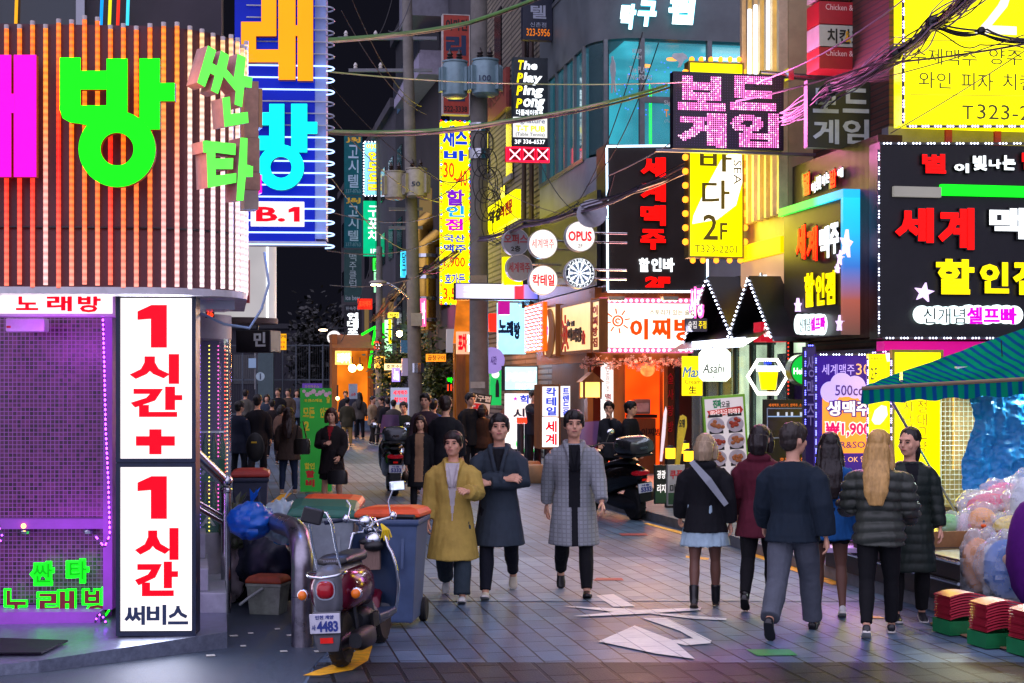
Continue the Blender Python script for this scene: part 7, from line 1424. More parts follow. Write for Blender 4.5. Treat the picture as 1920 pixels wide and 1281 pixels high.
# ---------------------------------------------------------------- scooters
MARP = M('maroon scooter paint','5a0c24',.16,.25,.1,3); GRYP = M('matt grey scooter plastic','55575e',.42,0,.12,8,.05); BLUP = M('blue-grey inner plastic','24344e',.4,0,.15,6); CHR = M('chrome','d8dce2',.08,1,.05,5); TYRE = M('tyre rubber','0f0f11',.75,0,.2,14,.2); RUBB = M('black vinyl seat','14141a',.45,0,.2,12,.1); AMB = M('amber lens','f07818',.12,0,.1); REDLENS = M('red lens','a00c1c',.1,0,.1); ENG = M('engine casting','2c2e34',.5,.5,.3,10); WPL = M('plate white','c4c4d0',.4); 
def roty(m, lo=0):
    m.v[lo:] = [(z,y,x) for x,y,z in m.v[lo:]]; m.f = [f[::-1] for f in m.f]; return m
def wheel(t, y, r, w, spokes=5):
    T = MB().lathe([(r*.62,-w*.42),(r*.85,-w*.5),(r*.96,-w*.36),(r,-w*.12),(r,w*.12),(r*.96,w*.36),(r*.85,w*.5),(r*.62,w*.42)], (0,0,0), 28); roty(T); T.v = [(a,b+y,c+r) for a,b,c in T.v]
    k = MB()
    for i in range(28): a = 6.283*i/28; k.obox((w*.2*(1 if i%2 else -1), y+math.cos(a)*r, r+math.sin(a)*r), (w*.16,0,0), (0,-math.sin(a)*.008,math.cos(a)*.008), (0,math.cos(a)*.004,math.sin(a)*.004))
    T.add(k.v, k.f); wh = T.build('wheel', TYRE, t, smooth=40)
    q = MB().lathe([(r*.62,-w*.36),(r*.64,w*.36),(r*.5,w*.25),(r*.48,-w*.25)], (0,0,0), 24); q.lathe([(.001,-w*.45),(r*.2,-w*.45),(r*.2,w*.45),(.001,w*.45)], (0,0,0), 12); roty(q); q.v = [(a,b+y,c+r) for a,b,c in q.v]
    for i in range(spokes): a = 6.283*i/spokes; q.obox((0,y+math.cos(a)*r*.36,r+math.sin(a)*r*.36), (w*.16,0,0), (0,-math.sin(a)*r*.07,math.cos(a)*r*.07), (0,math.cos(a)*r*.2,math.sin(a)*r*.2))
    q.build('rim', M('grey rim','6a6c74',.4,.6), wh, smooth=40)
def sup(y, w, zl, zh, n=18, p=2.6, xc=0): 
    o = []
    for j in range(n): a = 6.283*j/n; c, s_ = math.cos(a), math.sin(a); o.append((xc+w*math.copysign(abs(c)**(2/p),c), y, (zl+zh)/2+(zh-zl)/2*math.copysign(abs(s_)**(2/p),s_)))
    return o
g = G(640,1252); hd_ = R(10); fw = Vector((math.sin(hd_), math.cos(hd_), 0)); sc_ = thing('motor_scooter', 'retro maroon and grey scooter with tall chrome back bar parked by the bent steel pipe', 'scooter', g+fw*.56); sc_.rotation_euler = (0, R(-3.5), -hd_); sc_.scale = (.94,)*3
wheel(sc_, -.56, .215, .11); wheel(sc_, .56, .215, .10)
MB().loft([sup(*a) for a in ((-.845,.06,.50,.64),(-.80,.135,.45,.72),(-.68,.185,.42,.755),(-.45,.20,.42,.75),(-.2,.185,.42,.74),(-.03,.14,.38,.70),(.03,.09,.32,.6))]).build('side_cowl', MARP, sc_, smooth=60)
MB().loft([sup(*a) for a in ((-.885,.07,.44,.62),(-.865,.10,.42,.735),(-.78,.118,.41,.785),(-.6,.125,.5,.79),(-.35,.12,.5,.775),(-.1,.11,.4,.755),(.0,.10,.3,.70))]).build('centre_cowl', GRYP, sc_, smooth=60)
MB().loft([sup(*a) for a in ((-.70,.06,.78,.80),(-.68,.12,.775,.835),(-.5,.14,.77,.85),(-.25,.135,.76,.835),(-.08,.11,.74,.84),(.0,.07,.74,.80))]).build('seat', RUBB, sc_, smooth=60)
mm = MB(); put_text(mm,'YAMAHA',-.065,.065,.80,.818,-.6985,-.690,.02); mm.build('seat_lettering', M('grey print','8a8a98',.5), sc_)
tl = MB().loft([sup(*a) for a in ((-.935,.02,.59,.63),(-.925,.05,.565,.665),(-.895,.065,.555,.685),(-.86,.07,.55,.69))]).build('tail_light', REDLENS, sc_, smooth=60); MB().loft([sup(*a) for a in ((-.888,.076,.543,.697),(-.87,.08,.54,.70))]).build('chrome_bezel', CHR, tl, smooth=60)
for s in (-1,1):
    q = MB().ball((s*.205,-.80,.575), (.036,.03,.036), 14, 9).build('indicator', AMB, sc_, smooth=80); m = MB(); m.lathe([(.038,-.0),(.044,.008),(.044,.03),(.03,.045)], (0,0,0), 16); m.v = [(a+s*.205, c-.795, b+.575) for a,b,c in m.v]; m.build('chrome_bezel', CHR, q, smooth=60); MB().tube([(s*.17,-.76,.575),(s*.2,-.78,.575)], .014, 8).build('stalk', CHR, q)
MB().loft([sup(-.90,.10,.43,.47),sup(-.90,.105,.40,.45),sup(-.885,.095,.20,.26),sup(-.875,.08,.15,.19)][0:0] or [[(x*w,y,z) for x in ()] for w,y,z in ()] or [ell(0.46,.105,.015,-.88),ell(.40,.11,.015,-.90),ell(.24,.095,.014,-.90),ell(.17,.075,.012,-.885)]).build('rear_flap', GRYP, sc_, smooth=50)
pq = MB().box(-.115,.115,-.944,-.934,.31,.455).build('number_plate', WPL, sc_, bevel=.004); NB = M('plate blue','1c3080',.5); mm = MB(); put_text(mm,'인천 계양',-.07,.07,.415,.443,-.949,-.9445,.02); put_text(mm,'사',-.10,-.07,.335,.375,-.949,-.9445,.02); put_text(mm,'4483',-.06,.10,.322,.402,-.949,-.9445,.035); mm.build('plate_lettering', NB, pq)
MB().box(-.105,.105,-.9338,-.926,.30,.31).build('plate_bracket', DARKM, sc_); MB().box(-.048,.048,-.925,-.912,.235,.275).build('reflector', M('red reflector','f01c10',.2), sc_)
m = MB(); m.tube([(.12,-.72,.735),(.15,-.85,.74),(.10,-.93,.725),(0,-.955,.715),(-.10,-.93,.725),(-.15,-.85,.74),(-.12,-.72,.735)], .0115, 10); m.build('grab_rail', CHR, sc_, smooth=60)
m = MB(); m.tube([(-.075,-.80,.77),(-.085,-.86,.95),(-.085,-.90,1.12),(-.05,-.915,1.185),(0,-.918,1.20),(.05,-.915,1.185),(.085,-.90,1.10),(.09,-.86,.95),(.10,-.80,.77)], .0105, 10); m.build('back_bar', CHR, sc_, smooth=60)
MB().obox((-.05,-.93,1.17), (.075,0,-.02), (0,.018,0), (.02,0,.055)).build('back_pad', RUBB, sc_, bevel=.012)
MB().plate([(-.16,-.02),(.16,-.02),(.19,.15),(.19,.42),(-.19,.42),(-.19,.15)], .255, .315).build('floorboard', BLUP, sc_, bevel=.015); MB().loft([sup(*a) for a in ((-.06,.13,.22,.5),(.05,.17,.215,.30),(.40,.17,.22,.29),(.47,.13,.24,.34))]).build('belly_pan', GRYP, sc_, smooth=60)
def shield(off, sc=1):
    out = []
    for i in range(13):
        z = .26+.66*i/12; w = (.17+.055*math.sin(math.pi*min(1,i/10)))*(1 if i < 10 else 1-.22*(i-9)/3)*sc; yy = .46+.05*(1-i/12)+off-.03*math.sin(math.pi*i/12)
        out.append([(w*(-1+2*j/12), yy-.10*abs(-1+2*j/12)**2.5, z) for j in range(13)])
    return out
for nm, off, mt_ in (('leg_shield_inner',0,BLUP),('leg_shield_outer',.028,MARP)):
    r_ = shield(off); m = MB(); vs = [v for q in r_ for v in q]; m.add(vs, [(i*13+j,i*13+j+1,(i+1)*13+j+1,(i+1)*13+j) if not off else (i*13+j+1,i*13+j,(i+1)*13+j,(i+1)*13+j+1) for i in range(12) for j in range(12)]); m.build(nm, mt_, sc_, smooth=80)
r_ = shield(.013); MB().tube([q[0] for q in r_]+[r_[-1][k] for k in range(1,12)]+[q[-1] for q in r_[::-1]], .0135, 8).build('chrome_edge', CHR, sc_, smooth=60)
MB().tube([(0,.50,.85),(0,.56,.45),(0,.57,.24)], [.045,.035,.03], 10).build('fork', GRYP, sc_, smooth=60)
m = MB(); m.loft([[(w*math.cos(b_), .56+rr*math.sin(a), .215+rr*math.cos(a)) for b_, rr in ((0,.23),(.8,.25),(1.57,.26),(2.34,.25),(3.14,.23),(2.34,.24),(1.57,.25),(.8,.24))] for a, w in [(R(-75+15*k), .062) for k in range(11)]]).build('front_fender', MARP, sc_, smooth=60)
hb = R(16); H0 = Vector((0,.44,.985)); tn = lambda x, y, z: tuple(H0+Vector((x*math.cos(hb)-y*math.sin(hb), x*math.sin(hb)+y*math.cos(hb), z)))
MB().tube([tn(*p) for p in ((-.30,-.12,.05),(-.2,-.06,.055),(-.09,0,.03),(0,.02,0),(.09,0,.03),(.2,-.06,.055),(.30,-.12,.05))], .0125, 10).build('handlebar', CHR, sc_, smooth=60)
for s, mt_ in ((-1,M('blue-black grip','101c34',.5)),(1,BLACKP)): MB().tube([tn(s*.225,-.075,.053), tn(s*.36,-.155,.045)], .0175, 10).build('grip', mt_, sc_, smooth=60); MB().ball(tn(s*.19,-.055,.06), (.032,.028,.036), 10, 7).build('switch_box', CHR, sc_, smooth=80); MB().tube([tn(s*.19,-.02,.05),tn(s*.30,-.06,.04),tn(s*.36,-.11,.035)], .006, 6).build('brake_lever', CHR, sc_)
MB().ball(tn(0,.06,-.02), (.075,.10,.075), 16, 10).build('headlamp_shell', CHR, sc_, smooth=80); MB().ball(tn(-.04,-.06,.03), (.062,.05,.05), 14, 9).build('speedometer_pod', CHR, sc_, smooth=80); MB().ball(tn(.02,-.07,-.12), (.075,.06,.06), 14, 9).build('horn_cover', CHR, sc_, smooth=80); MB().ball(tn(.02,-.085,-.17), (.085,.06,.05), 14, 9).build('glove_box', BLACKP, sc_, smooth=80)
MB().tube([tn(.17,-.05,.08), tn(.16,-.04,.18), tn(.20,-.05,.27)], .0075, 8).build('mirror_stem', CHR, sc_, smooth=60)
mi = MB().obox(tn(.24,-.05,.30), (.062,.012,.0), (.004,.014,0), (0,0,.04)).build('mirror', CHR, sc_, bevel=.014); MB().obox(tn(.24,-.069,.30), (.052,.010,0), (.0004,.002,0), (0,0,.031)).build('mirror_glass', E('painted sign reflection','c8d4f0',.9,False,.5,20), mi)  # sign reflections in the mirror are painted as a glow
m = MB(); m.tube([tn(-.17,-.05,.08), tn(-.15,-.03,.16), tn(-.18,-.03,.21)], .0075, 8); m.build('mirror_stem', CHR, sc_, smooth=60)
MB().prism([(-.06,.62),(.08,.62),(.09,.83),(-.07,.83)], .36, .40).build('fringed_pouch', M('tan fringe leather','7a6258',.8,0,.3,30,.3,stretch=(6,1,.5)), sc_); MB().ball((.0,.37,.85), (.085,.03,.035), 10, 6).build('pouch_flap', BLACKP, sc_, smooth=60)
m = MB()
for k in range(5): m.tube([tn(.09,-.08,-.0), tn(.10+.012*k,-.12,-.05), tn(.085+.02*k,-.11,-.11-.02*(k%2))], .008, 5)
m.build('yellow_ribbon', M('yellow ribbon','e0c010',.6), sc_)
m = MB(); m.loft([sup(*a) for a in ((-.75,.05,.13,.24),(-.5,.10,.12,.27),(-.1,.09,.16,.33),(.02,.05,.2,.3))]); m.build('engine_block', ENG, sc_, smooth=50)
m = MB(); m.tube([(.13,-.10,.22),(.16,-.3,.2),(.17,-.45,.19)], .02, 8); m.loft([sup(y,w,zl,zh,xc=.175) for y,w,zl,zh in ((-.36,.04,.15,.26),(-.42,.065,.13,.29),(-.7,.07,.14,.30),(-.78,.05,.17,.28))]); m.build('exhaust_muffler', M('sooty muffler','1c1e22',.5,.4,.3,10), sc_, smooth=60)
m = MB()
for k in range(6): m.box(.165,.19,-.30+.028*k,-.285+.028*k,.25,.36)
MB().loft([sup(*a) for a in ((-.34,.12,.24,.38),(-.28,.165,.22,.40),(-.14,.165,.22,.40),(-.10,.12,.24,.38))]).build('fan_cover', ENG, sc_, smooth=50); m.build('cooling_slat', BLACKP, sc_)
for s in (-1,1): MB().tube([(s*.12,-.60,.55),(s*.135,-.57,.24)], .02, 8).build('shock_absorber', ENG, sc_)
MB().tube([(-.1,-.15,.2),(-.2,-.2,.03),(-.24,-.17,.012)], .012, 8).build('kick_stand', CHR, sc_)
# the black maxi scooter
g = G(1192,975); h2 = R(-27); fw = Vector((math.sin(h2), math.cos(h2), 0)); ms = thing('motor_scooter', 'big black scooter with top box and tinted windscreen parked by the orange pub', 'scooter', g+fw*.66); ms.rotation_euler = (0, R(-6), -h2)
BLK = M('gloss black paint','0c0c10',.14,.2,.1,4); wheel(ms, -.66, .25, .14); wheel(ms, .66, .25, .12)
MB().loft([sup(*a) for a in ((-.98,.05,.62,.74),(-.9,.12,.55,.80),(-.65,.19,.48,.84),(-.3,.21,.40,.82),(-.0,.2,.33,.72),(.15,.17,.28,.5),(.4,.17,.28,.45))]).build('rear_body', BLK, ms, smooth=60)
MB().loft([sup(*a) for a in ((-.78,.08,.83,.88),(-.6,.16,.82,.93),(-.3,.16,.80,.88),(-.05,.13,.74,.82),(.05,.08,.70,.76))]).build('seat', RUBB, ms, smooth=60)
MB().loft([sup(*a) for a in ((.3,.16,.3,.95),(.42,.22,.3,1.02),(.6,.22,.42,1.0),(.78,.14,.5,.85),(.86,.05,.55,.72))]).build('front_fairing', BLK, ms, smooth=60)
bx = MB().loft([sup(y,w,zl,zh,p=3.4) for y,w,zl,zh in ((-1.05,.12,1.0,1.14),(-1.02,.2,.98,1.2),(-.85,.225,.97,1.25),(-.6,.22,.97,1.24),(-.5,.17,.98,1.18))]).build('top_box', M('silver-black box','3c3e42',.22,.5,.15,3), ms, smooth=50); MB().box(-.06,.06,-1.066,-1.04,1.06,1.10).build('box_latch', CHR, bx); MB().loft([sup(y,w,zl,zh,p=3.4) for y,w,zl,zh in ((-1.055,.16,.955,.99),(-.85,.23,.94,1.0),(-.5,.18,.95,.99))]).build('box_tray', BLACKP, bx, smooth=40)
m = MB(); ws = [[(x*(.20-.05*k/5), .66-.05*k-.0*x-.15*(1-abs(x))**0*0+.12*(1-x*x), 1.0+.085*k) for x in [-1+j/4 for j in range(9)]] for k in range(6)]; m.add([v for q in ws for v in q], [(i*9+j,i*9+j+1,(i+1)*9+j+1,(i+1)*9+j) for i in range(5) for j in range(8)]); m.build('windscreen', glass_mat('violet windscreen','c088d0',.55,.15), ms, smooth=80)
MB().tube([(-.32,.28,1.06),(-.15,.38,1.08),(0,.42,1.05),(.15,.38,1.08),(.32,.28,1.06)], .014, 8).build('handlebar', BLACKP, ms, smooth=60)
for s in (-1,1):
    MB().tube([(s*.2,.36,1.08),(s*.27,.36,1.2)], .008, 6).build('mirror_stem', BLACKP, ms); MB().ball((s*.31,.36,1.24), (.07,.02,.045), 12, 8).build('mirror', CHR, ms, smooth=80)
MB().loft([sup(*a) for a in ((-1.0,.10,.68,.735),(-.93,.145,.675,.755),(-.88,.14,.68,.75))]).build('tail_light', E('red tail lens','a01020',.25,False,.1), ms, smooth=60)
MB().prism([(-.09,.30),(.09,.30),(.11,.58),(-.11,.58)], -1.0, -.97).build('rear_flap', BLACKP, ms); pq = MB().box(-.115,.115,-1.016,-1.006,.43,.565).build('number_plate', WPL, ms); mm = MB(); put_text(mm,'서울',-.07,.07,.525,.553,-1.022,-1.0165,.02); put_text(mm,'5333',-.08,.10,.44,.512,-1.022,-1.0165,.035); mm.build('plate_lettering', NB, pq); MB().box(-.04,.04,-1.012,-1.001,.60,.63).build('reflector', M('red reflector'), ms)
m = MB(); m.loft([sup(y,w,zl,zh,xc=.2) for y,w,zl,zh in ((-.3,.04,.2,.3),(-.5,.07,.2,.36),(-.85,.07,.28,.46),(-.9,.05,.32,.43))]); m.build('exhaust_muffler', M('bronze muffler','4a3a2c',.35,.6), ms, smooth=60); MB().loft([sup(*a) for a in ((-.8,.06,.15,.3),(-.4,.13,.14,.36),(.0,.1,.18,.36))]).build('engine_block', ENG, ms, smooth=50)
m = MB(); m.loft([[(w*math.cos(b_), .66+rr*math.sin(a), .25+rr*math.cos(a)) for b_, rr in ((0,.27),(1.57,.30),(3.14,.27),(1.57,.285))] for a, w in [(R(-70+15*k), .07) for k in range(10)]]).build('front_fender', BLK, ms, smooth=60)
d = dup(ms); d.location = G(735,925); d.rotation_euler = (0,0,R(8)); d['label'] = 'dark delivery scooter with a top box riding away on the left of the street'
# ---------------------------------------------------------------- bins, pipe, bags
def bin_(label, px, Yb, ztop, w, dp, yaw, body, lid, ang=0, txt=None, grp=None):
    o = W(px,720,Yb); t = thing('wheelie_bin', label, 'bin', (o.x,o.y,0), R(yaw), grp); h = ztop-.1; a, b = w/2, dp/2
    q = MB(); q.loft([[(x*s,y*s,z) for x,y in ((-a,-b),(a,-b),(a,b),(-a,b))] for s,z in ((.78,.05),(.80,.08),(.97,h-.06),(1.0,h-.05),(1.05,h-.04),(1.05,h))]); q.build('bin_body', body, t, bevel=.012)
    m = MB()
    for x in (-a*.5, a*.5): m.obox((x,-b*.93-.006,h*.72), (.012,0,0), (0,.012,0), (0,.02,h*.16))
    m.build('rib', body, t)
    l_ = MB().loft([[(x*s,y*s+dy,z) for x,y in ((-a,-b),(a,-b),(a,b),(-a,b))] for s,z,dy in ((1.08,0,0),(1.08,.03,0),(.98,.065,0),(.7,.085,0))]).build('lid', lid, t, bevel=.012); l_.location = (0,0,h+.004); l_.rotation_euler = (R(ang),R(ang*.4),0)
    MB().tube([(-a*.8,b+.03,h-.03),(-a*.8,b+.09,h),(a*.8,b+.09,h),(a*.8,b+.03,h-.03)], .016, 8).build('handle', body, t, smooth=50)
    for s in (-1,1): k = roty(MB().lathe([(.001,-.03),(.09,-.03),(.1,-.02),(.1,.02),(.09,.03),(.001,.03)], (0,0,0), 16)); k.v = [(x+s*a*.85,y+b*.85,z+.1) for x,y,z in k.v]; k.build('wheel', TYRE, t, smooth=40)
    if txt:
        mm = MB()
        for i, l in enumerate(txt): put_text(mm, l, -a*.4, a*.4, h*(.78-.08*i)-.03, h*(.78-.08*i)+.012, -b*.97-.004, -b*.97+.01)
        mm.build('lettering', M('dark bin print','1c2440',.6), t)
    return t
BG1 = M('pale weathered bin plastic','8a949c',.55,0,.25,5,.15); BG2 = M('blue-grey bin plastic','44587a',.5,0,.2,5,.1); BG3 = M('slate bin plastic','30364a',.55,0,.2,6,.1); ORL_ = M('orange bin lid','d84c18',.5,0,.2,8,.1); GRL_ = M('green bin lid','1a5c4c',.5,0,.25,8,.15); REL_ = M('red bin lid','a02c20',.5,0,.2,8,.1)
bin_('pale weathered bin with a green lid behind the retro scooter', 608, 12.95, 1.02, .53, .6, 4, BG1, GRL_, 4); bin_('blue-grey bin with an orange lid right of the retro scooter', 738, 12.85, 1.0, .50, .58, -6, BG2, ORL_, -2); bin_('bin with a faded orange lid behind the green-lidded one', 622, 13.75, 1.01, .5, .55, 0, BG3, ORL_, 3); bin_('slate bin with a red lid by the glass shop corner', 470, 17.4, 1.06, .40, .5, 8, BG3, REL_, 0, ('이용환경','1644-0636'))
pp = thing('bent_pipe', 'thick bent steel guard pipe beside the retro scooter', 'guard pipe', G(567,1212)); o = pp.location; e = W(478,1000,12.9)-o; z0 = .72
def bz(t_): a, b, c, d_ = Vector((0,0,.60)), Vector((0,0,.80)), Vector((-.06,.22,.86)), Vector((-.14,.45,.86)); return a*(1-t_)**3+b*3*t_*(1-t_)**2+c*3*t_*t_*(1-t_)+d_*t_**3
MB().tube([(0,0,0),(0,0,.3)]+[bz(i/8) for i in range(9)]+[Vector((-.36,1.15,.84))], .085, 24).build('pipe', M('scuffed steel','8a8690',.3,.95,.35,7,.05), pp, smooth=60); MB().lathe([(.088,.0),(.088,.004)], (0,0,.38), 24).build('weld_seam', DARKM, pp); MB().tube([(-.14,.45,.86),(-.15,.46,.86)], .0875, 24).build('weld_seam', STEEL, pp)
def bag(label, px, py, Y, rx, ry, rz, mat, seed, name='rubbish_bag', cat='rubbish bag', cr=.12, ear=True, zoff=None, grp=None, pz=1):
    o = W(px,py,Y); o.z = o.z if zoff is None else zoff; t = thing(name, label, cat, o, 0, grp); m = MB().ball((0,0,rz), (rx,ry,rz), 36, 26); of = Vector((seed*5.1,seed*2.2,0)); out = []
    for v in m.v:
        p = Vector(v); n = Vector((p.x/rx,p.y/ry,(p.z-rz)/rz)); s_ = 1+cr*(abs(noise.noise(n*2.2+of))*1.6-.4+.5*noise.noise(n*5+of)+.35*abs(noise.noise(n*11+of))); p = Vector((n.x*rx*s_,n.y*ry*s_,rz+n.z*rz*s_)); p.z = max(p.z, .0); out.append(tuple(p))
    m.v = out; m.build('bag_skin', mat, t, smooth=50)
    if ear:
        q = MB(); r_ = random.Random(seed)
        for k in range(3): a = r_.uniform(0,6.28); q.add([(0,0,rz*1.8),(math.cos(a)*.05,math.sin(a)*.05,rz*2+.03),(math.cos(a)*.11,math.sin(a)*.11,rz*2+.12),(math.cos(a+.6)*.07,math.sin(a+.6)*.07,rz*2+.06)], [(0,1,2,3),(3,2,1,0)])
        q.build('bag_tie', mat, t)
    return t
BLUB = M('blue carrier plastic','1460c0',.3,0,.2,6,.3,alpha=.92); WHB = glass_mat('milky bag plastic','b0c8d0',.75,.3); BKB = M('black bin liner','0a0b0e',.22,0,.2,8,.3); CYB = M('cyan clothes','3090b8',.7)
bag('crumpled blue carrier bag lying over the upper end of the bent pipe', 470, 1012, 13.0, .19, .22, .16, BLUB, 1, cr=.16); bag('milky see-through rubbish bag left of the pale bin', 527, 1020, 13.3, .15, .16, .19, WHB, 2, cr=.2); bag('cyan cloth bundle inside the milky rubbish bag', 530, 1022, 13.35, .1, .1, .13, CYB, 3, 'cloth_bundle', 'cloth', cr=.2, ear=False)
bag('large black rubbish bag behind the white cool box', 474, 1120, 14.3, .26, .25, .29, BKB, 4, cr=.25, zoff=0); bag('black rubbish bag squeezed under the bent pipe', 520, 1095, 14.1, .2, .2, .22, BKB, 5, cr=.25, zoff=0); bag('pale grey rubbish bag leaning on the steel handrail', 432, 1110, 14.2, .2, .2, .27, M('pale grey bag','9a9298',.4), 6, cr=.22, zoff=0); bag('olive rubbish bag under the blue carrier bag', 445, 1030, 14.0, .16, .16, .2, M('olive bag','3a4430',.4), 8, cr=.25)
bag('dark navy sack behind the bent pipe', 500, 1060, 13.9, .25, .2, .3, M('navy sack','141c30',.5), 9, cr=.2, zoff=.1)
cb = thing('cool_box', 'dirty white cool box with a rust-orange lid below the bent pipe', 'cool box', G(503,1150), R(-12)); MB().loft([[(x*s,y*s,z) for x,y in ((-.155,-.12),(.155,-.12),(.155,.12),(-.155,.12))] for s,z in ((.84,0),(.86,.01),(1,.24),(1.05,.245),(1.05,.27))]).build('box_body', M('dirty white plastic','8c9488',.6,0,.4,7,.2), cb, bevel=.012); MB().loft([[(x*s,y*s,z) for x,y in ((-.16,-.125),(.16,-.125),(.16,.125),(-.16,.125))] for s,z in ((1.04,.272),(1.04,.295),(.9,.33),(.6,.34))]).build('lid', M('rust orange plastic','9c4424',.6,0,.35,9,.2), cb, bevel=.01); MB().tube([(.0,-.13,.235),(-.1,-.2,.16),(-.17,-.24,.10)], .012, 8).build('handle', M('pale plastic','a0a8a8',.5), cb)
for i, (x, y, w_) in enumerate(((438,1193,.03),(456,1212,.02),(470,1188,.02),(545,1192,.03),(532,1222,.025),(395,1230,.03),(520,1180,.02),(600,1222,.04),(812,1085,.04))): q = MB().obox((0,0,.004), (w_,w_*.3,0), (-w_*.2,w_*.5,.002), (0,0,.002)).build('paper_scrap', M('paper scrap','b0b0a8',.7)); q.location = G(x,y,.008); tag(q, 'small pale paper scrap lying on the dark asphalt by the bins' if x < 700 else 'small pale paper scrap lying on the open paving', 'litter', 'paper scraps by the bins' if x < 700 else None)
mc = thing('manhole_cover', 'round iron manhole cover in the paving behind the bins', 'manhole cover', G(690,985,.003)); m = MB(); m.lathe([(.001,0),(.33,0),(.33,.012),(.001,.012)], (0,0,0), 28)
for i in range(5): m.box(-.2,.2,-.16+.08*i,-.13+.08*i,.012,.018)
m.build('cover_plate', M('worn iron','3a3632',.5,.6,.3,14,.2), mc)
# ---------------------------------------------------------------- street boards
def board(label, pts, Y, face, name='banner_stand', cat='banner', yaw=ST, lean=0):
    x0,y0,x1,y1 = pts; return plate_sign(label, pts, Y, face, .05, name, yaw)
s_ = board('tall green drinks banner stand with blossoms printed along its top', (563,728,622,922), 28.4, E('green banner','2c9038',.35,False,.15)); YO = M('yellow outline print','e8d020',.5)
for t, r_ in (('모든',(568,764,590,784)),('안주',(600,764,618,784)),('2',(570,790,580,808)),('할인',(571,868,590,880)),('술',(612,742,619,756)),('오션스페셜',(570,748,604,754))): s_.text(t, r_, YO, .04, .003, .006)
s_.text('할', (573,882,590,896), REDP, .06, .003, .006); s_.text('비', (573,899,590,913), REDP, .06, .003, .006); m = MB()
for i in range(9): P = s_.L(570+i*6, 734+3*((i*5)%3)); m.ringp(P[0],P[1],.001,.035+.01*(i%2),-.006-.0004*i,-.002,10)
m.build('blossom_print', M('pale pink print','e8c0d0',.5), s_.t); MB().box(-.3,.3,-.12,.2,-.09,-.02).build('foot_base', M('grey base','55585c',.5), s_.t)
s_ = plate_sign('small violet and yellow sign board sticking up behind the green banner', (567,719,604,731), 30, E('violet sign','6040a0',.5), .05); s_.text('오션하우스', (571,722,598,728), YO, .0, .003, .004); s_.panel((567,729,604,732), E('yellow strip','e0b820',.6), 'yellow_strip', .004, 0)
s_ = plate_sign('pale blue A-frame board in front of the far eatery', (654,720,670,748), 52, M('pale blue board','a0b0c0',.5), .05); s_.text('소주', (658,737,667,743), REDP, .02, .003, .006)
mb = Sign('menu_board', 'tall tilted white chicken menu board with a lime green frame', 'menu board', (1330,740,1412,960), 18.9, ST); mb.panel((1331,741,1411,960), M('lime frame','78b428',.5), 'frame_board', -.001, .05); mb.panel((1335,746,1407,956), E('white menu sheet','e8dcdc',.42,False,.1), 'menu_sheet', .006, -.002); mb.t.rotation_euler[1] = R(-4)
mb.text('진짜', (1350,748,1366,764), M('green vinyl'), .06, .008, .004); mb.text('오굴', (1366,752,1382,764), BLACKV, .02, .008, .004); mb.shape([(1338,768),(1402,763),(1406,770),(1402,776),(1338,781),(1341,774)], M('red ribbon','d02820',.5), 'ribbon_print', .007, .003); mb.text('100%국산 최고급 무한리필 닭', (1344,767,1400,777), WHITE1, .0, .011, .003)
FOOD = M('fried chicken print','a8622c',.6,0,.5,60,.5); PLT = M('plate print','b8b0ac',.5)
for r_ in range(5):
    for c_ in range(2):
        cx, cy = 1353+c_*36, 796+r_*31; P = mb.L(cx, cy); it = MB().ringp(P[0],P[1],.001,.095,-.012,-.008,18,0,0,360,1.15).build('dish_print', PLT, mb.t); m = MB(); rr = random.Random(r_*2+c_)
        for k in range(9): m.ball((P[0]+rr.gauss(0,.035),-.014,P[1]+rr.gauss(.01,.022)), (.028,.006,.024), 8, 5)
        m.build('food_print', M('spicy chicken print','a03818',.6,0,.5,60,.5) if (r_+c_)%3 == 1 else FOOD, it, smooth=60); P2 = mb.box4((cx-13,cy-21,cx+13,cy-15)); MB().box(P2[0],P2[1],-.011,-.008,P2[2],P2[3]).build('caption_print', BLACKV, it)
s_ = Sign('poster_board', 'dark bar photo poster with orange words behind the walkers', 'poster', (1432,748,1516,895), 19.2); s_.panel((1432,749,1516,895), M('black poster','101018',.4), 'poster_board', 0, .05); s_.text('세계맥주, 보드카, 생맥주, 소주', (1441,757,1508,763), E('orange print2','ff8030',.7), .0, .003, .004); s_.frame((1438,765,1512,822), .012, M('pale line','90a0b0',.5), 'photo_frame', .006, 0); s_.panel((1440,767,1510,820), M('dim bar photo','241a2c',.3,0,.9,5), 'photo_print', .003, 0); s_.panel((1440,780,1510,782), E('shelf glow','90b0e0',.6), 'shelf_print', .0045, 0)
for x in (1457,1473,1483,1500): s_.panel((x,773,x+4,780), E('bottle glow','d0d8e8',.6), 'bottle_print', .005, 0)
s_.text('호프·주연실', (1462,858,1508,866), E('orange print2'), 0, .003, .004)
for i, (px, y, lab) in enumerate(((1257,848,'small yellow glass garden lantern on a dark post'),(1291,853,'second yellow garden lantern right of its twin'),(1283,838,'third yellow garden lantern behind the other two'))):
    g = G(px,952-6*i,.13); t = thing('garden_lantern', lab, 'lantern', g, ST); z = ZZ(y+12, g.y)-.13; MB().box(-.07,.07,-.07,.07,0,z).build('post', M('dark timber','2a1c14',.6), t); MB().box(-.06,.06,-.06,.06,z,z+.16).build('lantern_glass', E('amber lantern glass','ffb820',2.2,True,.2), t); MB().loft([ell(z+.16,.1,.1,n=4),ell(z+.2,.03,.03,n=4)]).build('roof', DARKM, t)
